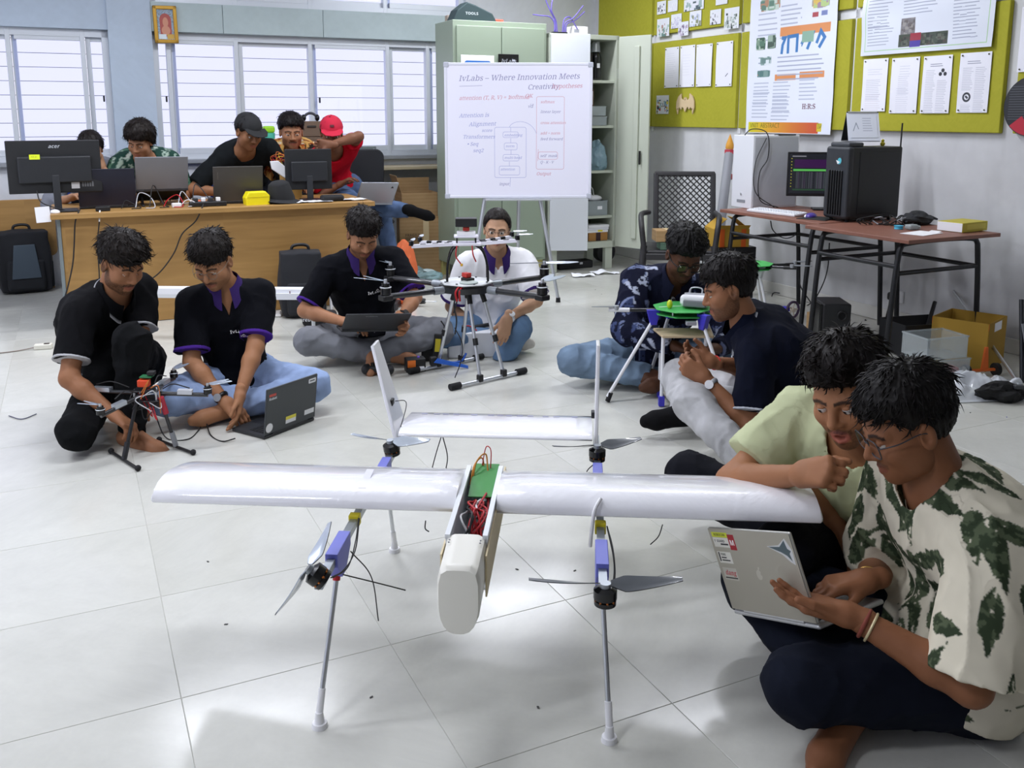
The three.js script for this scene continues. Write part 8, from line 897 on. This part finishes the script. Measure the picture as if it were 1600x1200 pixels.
{ const t = thing('radio_transmitter', 'white and grey radio transmitter lying on the green drone plate', 'transmitter', [GD.x + 0.055, 0.482, GD.z + 0.02], -0.35); put(t, 'case', rb(0.135, 0.06, 0.09, 0.022, 0, 0.031, 0, -0.15, 0, 0, 4), M(0xe6e6ea, 0.4)); put(t, 'grey_grip', rb(0.11, 0.035, 0.02, 0.008, 0.005, 0.024, 0.042, -0.15, 0, 0, 3), M(0x74777b, 0.5)); each(t, 'stick', [-0.03, 0.03].map((x) => rod([x, 0.06, -0.01], [x + 0.004, 0.085, -0.014], 0.004)), alu); put(t, 'top_panel', rb(0.1, 0.01, 0.05, 0.004, 0, 0.062, -0.012, -0.15), M(0xb4b6bc, 0.4)); put(t, 'handle', tube([[-0.03, 0.06, -0.035], [-0.025, 0.085, -0.04], [0.025, 0.085, -0.04], [0.03, 0.06, -0.035]], 0.004), alu); }

// ---------------------------------------------------------------- the thirteen people
const poloTex = canvasTex(256, 128, (g, w, h) => { g.fillStyle = '#000'; g.fillRect(0, 0, w, h); g.fillStyle = '#fff'; g.strokeStyle = '#fff'; g.lineWidth = 9; g.lineCap = 'round'; g.font = 'bold 74px sans-serif'; g.fillText('IvLabs', 8, 96); g.lineWidth = 6; g.beginPath(); g.moveTo(150, 40); g.lineTo(178, 16); g.lineTo(200, 42); g.stroke(); });
const crossed = { legL: { knee: [0.3, 0.14, 0.32], ankle: [-0.06, 0.055, 0.3], foot: 'bare', toe: [-1, -0.1, 0.3], sole: [0, 0, 1] }, legR: { knee: [-0.3, 0.14, 0.3], ankle: [0.08, 0.055, 0.2], foot: 'bare', toe: [1, -0.1, 0.2], sole: [0, 0, 1] } };
const chairLegs = { legL: { knee: [0.13, 0.56, 0.42], ankle: [0.13, 0.16, 0.45] }, legR: { knee: [-0.13, 0.56, 0.42], ankle: [-0.13, 0.16, 0.45] } };
const watch = (c, face, back = 0.03) => ({ name: 'watch', r: 0.005, wide: 2, mat: M(c, 0.35, 0.6), face, faceMat: M(0xe8e8ea, 0.25, 0.2), back });

// 1 kneeling in a black polo
const kneeler = person({
  label: 'person in a black polo with white piping, down on one knee by the small drone', s: 1.02, shoulder: 0.92, pos: [-1.8, 0, -4.12], yaw: 60, pelvis: 0.25, skin: 0x9a6b4d, hairColor: 0x17110e,
  headAt: at(190, 412, 3.98), headYaw: -4, headPitch: 26, headRoll: -4, beard: 0.75, lids: 0.97, gaze: [0.2, -0.6],
  armR: { at: at(178, 648, 3.72), pole: [-0.7, -0.5, -0.3], dir: [0.85, -0.5, 0.3], palm: [0, -1, 0.2], curl: 0.7 }, armL: { at: at(218, 640, 3.82), pole: [0.2, -1, -0.4], dir: [0.1, -0.9, 0.3], curl: 0.5 },
  legL: { knee: at(206, 535, 3.86), ankle: gnd(206, 668, 0.08), toe: [0.2, -0.25, 1], foot: 'bare' }, legR: { knee: gnd(112, 692, 0.08), ankle: V3(-1.93, 0.1, -4.2), toe: [0, -0.9, -0.7], foot: '#0d0d0f' },
  hair: { top: 0.032, side: 0.009, back: 0.016, curl: 0.009, freq: 60, fringe: 0.006, fringeY: 0.045, part: 0.25, flow: [0.3, 0.3, 0.5], lift: 1.4, tufts: 979, tuftLen: 1.2 },
  trousers: { color: 0x0f1012, amp: 0.014 }, shirt: { color: 0x0e0e11, sleeve: 0.72, trim: 0xb9b9bd, trimW: 0.008, collar: 0x101013, collarEdge: 0xc9c9cd, vee: 0.1, amp: 0.012 },
});
// 2 cross-legged in a navy polo with purple collar
person({
  label: 'person in glasses, purple-collared black polo and light blue jeans, sitting cross-legged', s: 1.02, shoulder: 0.9, pos: [-1.36, 0, -4.42], yaw: 20, skin: 0xa87857, hairColor: 0x1a1513,
  headAt: at(333, 408, 4.22), headYaw: -28, headPitch: 30, headRoll: 3, beard: 0.3, moustache: 0.7, lids: 0.8, gaze: [-0.2, -0.5],
  armR: { at: at(352, 628, 4.06), pole: [-0.9, -0.4, -0.1], dir: [0.75, -0.6, 0.3], palm: [-0.2, -0.8, -0.4], curl: 0.45, bands: [{ ...watch(0x2a2a2c, [-0.3, 0.3, 1]), faceMat: M(0xb9bcc2, 0.3, 0.5) }] }, armL: { at: at(374, 622, 4.02), pole: [0.9, -0.3, -0.2], dir: [-0.05, -0.9, 0.4], palm: [-0.8, -0.2, 0.4], curl: 0.35 },
  ...crossed, hair: { top: 0.028, side: 0.007, back: 0.012, curl: 0.007, freq: 55, fringe: 0.006, fringeY: 0.05, part: -0.35, flow: [-0.5, 0.1, 0.4], lift: 1.1, tufts: 840 },
  glasses: { color: 0x7c7468, r: 0.0235, t: 0.0012 }, trousers: { color: 0x8fa3c8, amp: 0.014, wash: 0.2 }, shirt: { color: 0x0d0e14, sleeve: 0.82, trim: 0x4b2b8a, trimW: 0.014, collar: 0x38275f, vee: 0.13, print: [0.03, -0.165, 0.085, 0.04, poloTex] },
});
// 3 with a laptop on the lap
person({
  label: 'person in purple-collared black polo and grey trousers with a laptop on the lap', s: 1.05, pos: [-0.86, 0, -5.42], yaw: 14, skin: 0xa9795a, hairColor: 0x16110f, fat: 0.012,
  headAt: at(567, 366, 5.2), headYaw: 8, headPitch: 36, headRoll: 0, beard: 0.55, lids: 0.9,
  armR: { at: at(535, 502, 5.02), pole: [-1, -0.35, -0.3], dir: [0.9, -0.15, 0.4], palm: [0, -1, 0.1], curl: 0.4, bands: [] }, armL: { at: at(626, 498, 4.95), pole: [0.9, -0.5, -0.2], dir: [0.3, -0.5, 0.8], palm: [-0.6, 0.3, 0.5], curl: 0.6, bands: [{ ...watch(0x1d1d20, [0.6, 0.6, 0.6]), faceMat: black }] },
  legL: { knee: [0.34, 0.16, 0.29], ankle: [-0.03, 0.06, 0.4], foot: 'bare', toe: [-0.2, -0.1, 1], sole: [0, -1, 0] }, legR: { knee: [-0.33, 0.15, 0.29], ankle: [0.06, 0.055, 0.36], foot: 'bare', toe: [1, -0.1, 0.2], sole: [0, 0, 1] },
  hair: { top: 0.03, side: 0.004, back: 0.008, curl: 0.006, freq: 62, front: 0.055, flow: [0.1, 0.6, 0.3], lift: 1.2, tufts: 840, blobs: [[-0.03, 0.105, 0.04, 0.03, 0.105, 0.045, 0.03]] },
  trousers: { color: 0x7e8086, amp: 0.014 }, shirt: { color: 0x0b0c12, sleeve: 0.86, trim: 0x4b2b8a, trimW: 0.012, collar: 0x38275f, vee: 0.15, print: [0.045, -0.165, 0.085, 0.04, poloTex], hem: 0.0 },
});
// 4 girl in white polo
person({
  label: 'person with tied-back hair, glasses and a white polo with purple collar', s: 1.03, pos: [-0.12, 0, -5.6], yaw: 12, skin: 0xc39a7c, hairColor: 0x1a1412, shoulder: 0.94, armR0: 0.9,
  headS: 0.95, headAt: at(777, 348, 5.36), headYaw: -12, headPitch: 6, headRoll: -3, lids: 0.15, gaze: [0, 0], w: 0.95, jaw: 0.9, lips: 0xa0504c,
  armR: { at: at(748, 528, 5.42), pole: [-0.8, -0.3, -0.4], dir: [0, -1, 0.2], curl: 0.3 }, armL: { at: at(793, 498, 5.12), pole: [0.9, -0.2, -0.1], dir: [-0.25, -0.9, 0.3], palm: [-0.3, -0.1, -1], curl: 0.35, bands: [{ ...watch(0xd9dade, [-0.2, 0.4, 1]), back: 0.02 }] },
  legL: { knee: at(815, 512, 5.12), ankle: at(792, 552, 5.2), foot: '#d9d4cc', toe: [0.9, -0.2, 0.3], sole: [0, -1, 0] }, legR: { knee: [-0.34, 0.14, 0.26], ankle: [0.06, 0.06, 0.22], foot: '#d9d4cc', toe: [1, -0.1, 0.2], sole: [0, 0, 1] },
  hair: { top: 0.009, side: 0.011, back: 0.012, low: -0.085, front: 0.082, curl: 0.002, freq: 50, burn: -0.012, tufts: 0, lift: 0.3, coverEars: true, flow: [0, 0, -1], blobs: [[0, 0.0, -0.1, 0.02, -0.07, -0.105, 0.028, 0.018], [0.02, -0.07, -0.105, 0.035, -0.13, -0.07, 0.018, 0.012]] },
  glasses: { color: 0x4a4a4c, r: 0.024, t: 0.0011 }, trousers: { color: 0x647f9f, amp: 0.011, wash: 0.2 }, shirt: { color: 0xe9e9ec, sleeve: 0.86, trim: 0x3b2a63, trimW: 0.016, collar: 0x35255c, vee: 0.08, hem: -0.02, loose: 0.02 },
});
// 5 patterned dark jacket
const flecks = (cols, base, n, size, sd) => () => { const b = lin(base), c = cols.map(lin); return (x, y, z) => { const w = noise(x * 9 + sd, y * 9, z * 9), a = noise(x * n + w * 2 + sd, y * n * 0.55 + w, z * n), m = fbm(x * n * 3, y * n * 3 + sd, z * n * 3, 2); if (a > size && m > -0.2) return c[Math.floor(H3(Math.floor(x * 12), Math.floor(y * 12), Math.floor(z * 12)) * c.length) % c.length]; return b; }; };
person({
  label: 'person in glasses and a dark blue flecked shirt, leaning over the green drone', s: 1.06, pos: [0.76, 0, -4.92], yaw: 4, skin: 0x5a3c2c, hairColor: 0x0c0a0a, lips: 0x5a2f2c,
  headAt: at(1069, 398, 4.62), headYaw: 4, headPitch: 32, headRoll: -3, lids: 0.7, moustache: 0.5, beard: 0.25, w: 1.02,
  armR: { at: at(1052, 540, 4.42), pole: [-1, -0.35, -0.2], dir: [0.8, -0.2, 0.4], curl: 0.7 }, armL: { at: at(1118, 545, 4.35), pole: [0.8, -0.6, 0], dir: [-0.7, 0.1, 0.5], curl: 0.7 },
  legL: { knee: [0.4, 0.16, 0.26], ankle: [-0.02, 0.06, 0.4], foot: 'bare', toe: [-1, -0.1, 0.3], sole: [0, 0, 1] }, legR: { knee: [-0.42, 0.14, 0.22], ankle: [0.0, 0.06, 0.36], foot: 'bare', toe: [1, -0.1, 0.2], sole: [0, 0, 1] },
  hair: { top: 0.036, side: 0.008, back: 0.01, curl: 0.008, freq: 85, front: 0.06, flow: [0, 0.6, 0.4], lift: 1.1, tufts: 700, tuftLen: 0.7 },
  glasses: { color: 0x111113, r: 0.024, square: 1, t: 0.0026 }, trousers: { color: 0x71859b, amp: 0.014, wash: 0.25 }, shirt: { color: 0x141625, sleeve: 2, collar: 0x171a2c, vee: 0.12, hem: -0.02, loose: 0.022, cell: 0.0065, paint: flecks([0xa9b0c4, 0x6a7494, 0x3a4468], 0x15182b, 30, 0.2, 3) },
});
// 6 navy polo, seen from behind the shoulder
person({
  label: 'person in navy polo and pale grey jeans, back turned, reaching under the green drone', s: 1.06, pos: [1.12, 0, -3.92], yaw: -98, skin: 0x94664a, hairColor: 0x141010, fat: 0.012,
  headAt: at(1139, 452, 3.84), headYaw: 6, headPitch: 16, headRoll: 4, beard: 0.55, lids: 0.92, gaze: [0, -0.6],
  armL: { at: at(1102, 592, 3.66), pole: [0.5, -0.9, -0.5], dir: [-0.75, 0.45, -0.3], palm: [0, 0.3, -1], curl: 0.8, bands: [watch(0xc9ccd2, [-0.3, 0.2, 1], 0.03)] }, armR: { at: at(1112, 566, 3.98), pole: [-0.4, -0.9, -0.2], dir: [-0.9, 0.35, 0.1], palm: [0.2, 0.7, 0.7], curl: 0.45, bands: [{ name: 'red_thread', r: 0.0035, mat: M(0xc22a20, 0.7), back: 0.02 }] },
  legL: { knee: at(1072, 625, 3.62), ankle: at(1118, 668, 3.5), foot: 'bare', toe: [0.1, -0.1, -1], sole: [1, 0, 0] }, legR: { knee: [-0.3, 0.15, 0.32], ankle: at(1078, 668, 3.72), foot: '#141416', toe: [0.28, -0.05, 1], sole: [0, -1, 0] },
  hair: { top: 0.028, side: 0.006, back: 0.01, curl: 0.006, freq: 60, fringe: 0.006, fringeY: 0.05, flow: [0, -0.2, 0.8], lift: 0.9, tufts: 840 },
  trousers: { color: 0xb4b4b6, amp: 0.013, wash: 0.22 }, shirt: { color: 0x0b0f1f, sleeve: 0.8, trim: 0xbfc3cc, trimW: 0.008, collar: 0x0d1224, collarEdge: 0xc6cad2, vee: 0.06, hem: -0.07, loose: 0.02 },
});
// 7 pale green T-shirt
person({
  label: 'person in a pale green T-shirt leaning over to see the silver laptop', s: 1.07, pos: [1.0, 0, -2.6], yaw: -55, skin: 0xa27150, hairColor: 0x15100e,
  headAt: at(1326, 612, 2.27), headYaw: 12, headPitch: 18, headRoll: 10, beard: 0.5, moustache: 0.6, mouthOpen: 0.007, lids: 0.5, gaze: [-0.3, -0.4], lips: 0xb05a58,
  armR: { at: at(1250, 742, 2.2), poleW: [-0.9, -0.7, 0.25], palm: [0.1, -0.6, -0.8], curl: 1.3, thumb: 0.7 }, armL: { at: V3(0.86, 0.34, -2.36), pole: [0.9, -0.2, -0.2], curl: 0.5 },
  legR: { knee: V3(0.6, 0.2, -2.95), ankle: V3(0.88, 0.12, -2.66), foot: '#17181d', toe: [0.6, -0.1, 1] }, legL: { knee: V3(0.74, 0.26, -2.28), ankle: V3(0.8, 0.07, -2.62), foot: 'bare', toe: [0.6, -0.1, -1], sole: [0, -1, 0] },
  hair: { top: 0.03, side: 0.004, back: 0.008, curl: 0.005, freq: 60, front: 0.056, flow: [0.2, 0.5, 0.3], lift: 1.2, tufts: 1120, blobs: [[-0.03, 0.11, 0.045, 0.03, 0.105, 0.05, 0.03]] },
  trousers: { color: 0x15161d, amp: 0.012 }, shirt: { kind: 'tshirt', color: 0xc3c9a0, sleeve: 0.72, hem: -0.05, loose: 0.02, amp: 0.013, cell: 0.007, neckR: 0.072, paint: (r) => { const b = lin(0xc3c9a0), d = lin(0x3d4430), e = lin(0x6b7350); return (x, y, z) => { const p = V3(x, y, z).sub(r.neck), h = p.dot(r.up), a = p.dot(r.xs), f = p.dot(r.fw); if (f > 0 && h < -0.27 && h > -0.39 && Math.abs(a - 0.02) < 0.085) return fbm(x * 60, y * 60, z * 60, 3) > 0.05 ? e : d; return b; }; } },
});
// 8 leaf-print T-shirt
const leaves = (r) => {
  const cream = lin(0xd9d2bd), dark = lin(0x36412f), midg = lin(0x566049), stamps = []; let sd = 77; const R = () => { sd = (sd * 1664525 + 1013904223) >>> 0; return sd / 4294967296; };
  const seg = [[r.hips, r.neck, 0.15], [r.hips, r.neck, 0.15], [r.arms[0].s, r.arms[0].e, 0.085], [r.arms[0].s, r.arms[0].e, 0.085], [r.arms[0].s, r.arms[0].e, 0.085], [r.arms[1].s, r.arms[1].e, 0.085]];
  for (let t = 0; t < 2500 && stamps.length < 150; t++) { const [a, b, w] = seg[Math.floor(R() * 6)], p = a.clone().lerp(b, R()), d = V3(R() - 0.5, R() - 0.5, R() - 0.5).normalize(); p.addScaledVector(d, w); if (stamps.some((s) => s.p.distanceTo(p) < 0.08)) continue; const ax = V3(R() - 0.5, R() * 1.6 - 0.4, R() - 0.5); ax.addScaledVector(d, -ax.dot(d)).normalize(); stamps.push({ p, ax, bx: d.clone().cross(ax), L: 0.045 + R() * 0.035, W: 0.024 + R() * 0.01, n: R() }); }
  return (x, y, z) => { for (const s of stamps) { const px = x - s.p.x, py = y - s.p.y, pz = z - s.p.z; if (px * px + py * py + pz * pz > 0.012) continue; const a = (px * s.ax.x + py * s.ax.y + pz * s.ax.z) / s.L, b = (px * s.bx.x + py * s.bx.y + pz * s.bx.z) / s.W; if (Math.abs(a) > 1) continue; const wid = (1 - a * a) * (0.75 + 0.35 * a) + 0.12 * noise(a * 6 + s.n * 50, s.n * 9, 0); if (Math.abs(b) < wid) { const v = fbm(x * 70, y * 70, z * 70, 3); if (Math.abs(b) < 0.24 && v > 0.3) return cream; return v > 0.02 ? midg : dark; } } return cream; };
};
const frontMan = person({
  label: 'person in glasses and a cream T-shirt printed with green leaves, holding a laptop', s: 1.06, pos: [1.06, 0, -2.03], yaw: -84, skin: 0x8a5c40, hairColor: 0x120f0e, fat: 0.01,
  headS: 0.96, headAt: at(1418, 664, 2.0), headYaw: -2, headPitch: 24, headRoll: 2, moustache: 0.45, lids: 0.75, lips: 0x7d4038, neckW: 0.004,
  armL: { at: V3(0.75, 0.312, -1.87), pole: [0.7, -0.9, -0.5], dir: [-0.82, 0.06, -0.5], palm: [0.05, 1, 0], curl: 0.22, thumb: 0.2, spread: 0.6, bands: [{ r: 0.0045, mat: M(0x7c3a2c, 0.8), back: 0.028 }, { r: 0.003, mat: M(0xd8c9a0, 0.4, 0.4), back: 0.042 }] }, armR: { at: at(1356, 906, 2.03), pole: [-0.6, -0.8, -0.3], dir: [-0.9, -0.1, 0.12], palm: [0, -1, 0.1], curl: 0.55, bands: [{ name: 'bangle', r: 0.0022, mat: M(0xc9a25a, 0.3, 0.9), back: 0.005 }] },
  legL: { knee: [0.13, 0.15, 0.42], ankle: [-0.14, 0.07, 0.14], foot: 'bare', toe: [-1, -0.1, 0.3], sole: [0, 0, 1] }, legR: { knee: [-0.27, 0.17, 0.36], ankle: [0.13, 0.055, 0.3], foot: 'bare', toe: [0.75, -0.1, 0.75], sole: [0, -1, 0] },
  hair: { top: 0.026, side: 0.005, back: 0.01, curl: 0.006, freq: 70, fringe: 0.006, fringeY: 0.054, low: -0.07, flow: [0, -0.2, 0.8], lift: 0.9, tufts: 1260 },
  glasses: { color: 0x3a3a40, r: 0.025, square: 1, t: 0.0016 }, trousers: { color: 0x141824, amp: 0.011, cut: 1.03 }, shirt: { kind: 'tshirt', color: 0xd9d2bd, sleeve: 0.93, hem: -0.06, loose: 0.028, flare: 1.4, amp: 0.011, cell: 0.0045, neckR: 0.07, paint: leaves },
});

// ---- behind the desk, on chairs
const seated = (o) => person({ pelvis: 0.67, lod: 1.5, noFloor: true, ...chairLegs, trousers: { color: 0x23262e }, ...o });
seated({
  label: 'person with long dark hair half hidden behind the big monitor on the desk', s: 1.02, pos: rm(0.14, 0, 7.8).toArray(), yaw: YAW / D, skin: 0xb78c6e, w: 0.95, jaw: 0.9, hairColor: 0x17110f,
  headAt: flatV(142, 232, 7.45), headYaw: 4, headPitch: 24, lids: 0.8, armL: { at: flatV(160, 262, 7.45), pole: [0.8, -0.9, 0], dir: [-0.2, 0.95, 0.1], palm: [-0.9, 0, -0.2], curl: 0.8 }, armR: { at: rm(0.0, 0.82, 7.3), curl: 0.5 },
  hair: { top: 0.012, side: 0.014, back: 0.016, curl: 0.003, freq: 40, front: 0.05, long: true, coverEars: true, longTo: -0.13, tufts: 210, lift: 0.3 }, shirt: { color: 0x7c7f88, sleeve: 2 },
});
seated({
  label: 'person with messy dark hair and a green floral shirt behind the grey laptop', s: 1.05, pelvis: 0.71, pos: rm(0.54, 0, 7.75).toArray(), yaw: YAW / D, skin: 0xa87a5c, w: 0.96, jaw: 0.92, hairColor: 0x191310,
  headAt: flatV(219, 220, 7.35), headYaw: -28, headPitch: 26, headRoll: -5, lids: 0.8, armL: { at: rm(0.68, 0.82, 7.2), curl: 0.5 }, armR: { at: rm(0.36, 0.82, 7.2), curl: 0.5 },
  hair: { top: 0.035, side: 0.024, back: 0.032, curl: 0.012, freq: 45, front: 0.05, long: true, coverEars: true, longTo: -0.11, fringe: 0.006, fringeY: 0.055, tufts: 560, lift: 1, flow: [0, -1, 0.2] }, shirt: { color: 0x2f4a42, sleeve: 0.9, paint: flecks([0x9fb3a4, 0x557a63, 0xc9d0c4], 0x27453c, 34, 0.15, 8) },
});
const capMan = seated({
  label: 'person in a black cap and black T-shirt looking at the dark laptop', s: 1.1, pelvis: 0.72, pos: rm(1.3, 0, 7.68).toArray(), yaw: YAW / D, skin: 0x8f6447, hairColor: 0x120e0d,
  headAt: flatV(388, 206, 7.25), headYaw: 22, headPitch: 24, lids: 0.7, moustache: 0.3, armR: { at: rm(1.08, 0.82, 7.25), pole: [-0.8, -0.6, 0], curl: 0.5 }, armL: { at: rm(1.5, 0.82, 7.22), curl: 0.5 },
  hair: { top: 0.006, side: 0.01, back: 0.014, curl: 0.004, tufts: 84, front: 0.04 }, shirt: { color: 0x15181a, sleeve: 0.85, hem: -0.02 },
});
seated({
  label: 'person with a thin moustache and an orange patterned shirt behind the second monitor', s: 1.12, pelvis: 0.7, pos: rm(1.68, 0, 7.88).toArray(), yaw: YAW / D, skin: 0xa27355, hairColor: 0x141010,
  headAt: flatV(455, 206, 7.56), headYaw: -6, headPitch: 12, moustache: 0.8, lids: 0.75, armL: { at: rm(1.8, 0.83, 7.48), pole: [0.5, -1, -0.3], curl: 0.5 }, armR: { at: rm(1.56, 0.83, 7.48), pole: [-0.5, -1, -0.3], curl: 0.5 },
  hair: { top: 0.026, side: 0.012, back: 0.014, curl: 0.004, fringe: 0.005, fringeY: 0.058, tufts: 280 }, shirt: { color: 0xd8a95c, sleeve: 0.9, collar: 0xcfa258, paint: flecks([0x2a2522, 0xc8622a, 0xe9dcc0, 0x8a3d1e], 0xdcae62, 30, 0.08, 5) },
});
const redMan = seated({
  label: 'person in a red cap, red T-shirt and blue jeans, arm raised across the face', s: 1.06, pelvis: 0.74, pos: rm(2.06, 0, 7.7).toArray(), yaw: YAW / D + 4, skin: 0x7d5540, hairColor: 0x120e0d,
  headAt: flatV(518, 208, 7.3), headYaw: -16, headPitch: 18, lids: 0.6, mouthOpen: 0.003, armL: { at: flatV(517, 226, 7.1), pole: [1, 0.35, 0.2], dir: [-0.9, 0.05, 0.2], palm: [0.1, 0, 1], curl: 0.9 }, armR: { at: rm(1.98, 0.84, 7.4), pole: [-0.4, -1, -0.4], curl: 0.5 },
  legR: { knee: [0.04, 0.66, 0.42], ankle: flatV(603, 326, 7.2), foot: '#131315', toe: [1, -0.35, 0.1], sole: [0, 0, 1] }, legL: { knee: flatV(606, 345, 7.3), ankle: flatV(620, 440, 7.25), foot: '#131315', toe: [0, -0.3, 1] },
  hair: { top: 0.006, side: 0.008, back: 0.012, curl: 0.004, tufts: 56, front: 0.035 }, trousers: { color: 0x566a8c, amp: 0.012, wash: 0.3 }, shirt: { color: 0xc01026, sleeve: 0.72, hem: -0.02 },
});

// ---------------------------------------------------------------- caps, chain
function wearCap(p, color, badge) {
  const T = (g) => { g.applyMatrix4(p.toHead); return g; }, m = M(color, 0.85), dome = new THREE.SphereGeometry(0.1, 28, 14, 0, Math.PI * 2, 0, Math.PI * 0.5); dome.scale(0.87, 0.92, 1.1); dome.translate(0, 0.04, -0.014);
  const br = slab([[-0.076, -0.01], [-0.078, 0.03], [-0.05, 0.075], [0, 0.088], [0.05, 0.075], [0.078, 0.03], [0.076, -0.01]], 0.006, 0.002); br.rotateX(Math.PI / 2 + 0.2); br.translate(0, 0.05, 0.078);
  const c = put(p.g, 'cap', T(dome), m); put(c, 'peak', T(br), m); put(c, 'button', T(sph(0.007, 0, 0.133, -0.014, 1, 1, 1, 10)), m); if (badge) put(c, 'badge', T(XF(rb(0.03, 0.018, 0.006, 0.002), 0, 0.085, 0.088, -0.45)), M(badge, 0.6));
}
wearCap(capMan, 0x191a1c); wearCap(redMan, 0xc01838, 0x5a1020);

{ const p = frontMan, pts = []; for (let i = 0; i < 24; i++) { const a = i / 24 * Math.PI * 2, q = p.neck.clone().addScaledVector(p.up, 0.022 - 0.05 * (0.5 + 0.5 * Math.cos(a))).addScaledVector(p.fw, 0.014 + Math.cos(a) * 0.074).addScaledVector(p.xs, Math.sin(a) * 0.07); pts.push(q); } put(p.g, 'necklace', new THREE.TubeGeometry(new THREE.CatmullRomCurve3(pts, true), 72, 0.0016, 6, true), M(0xe2d6c0, 0.3, 0.7)); }

renderer.render(scene, camera);
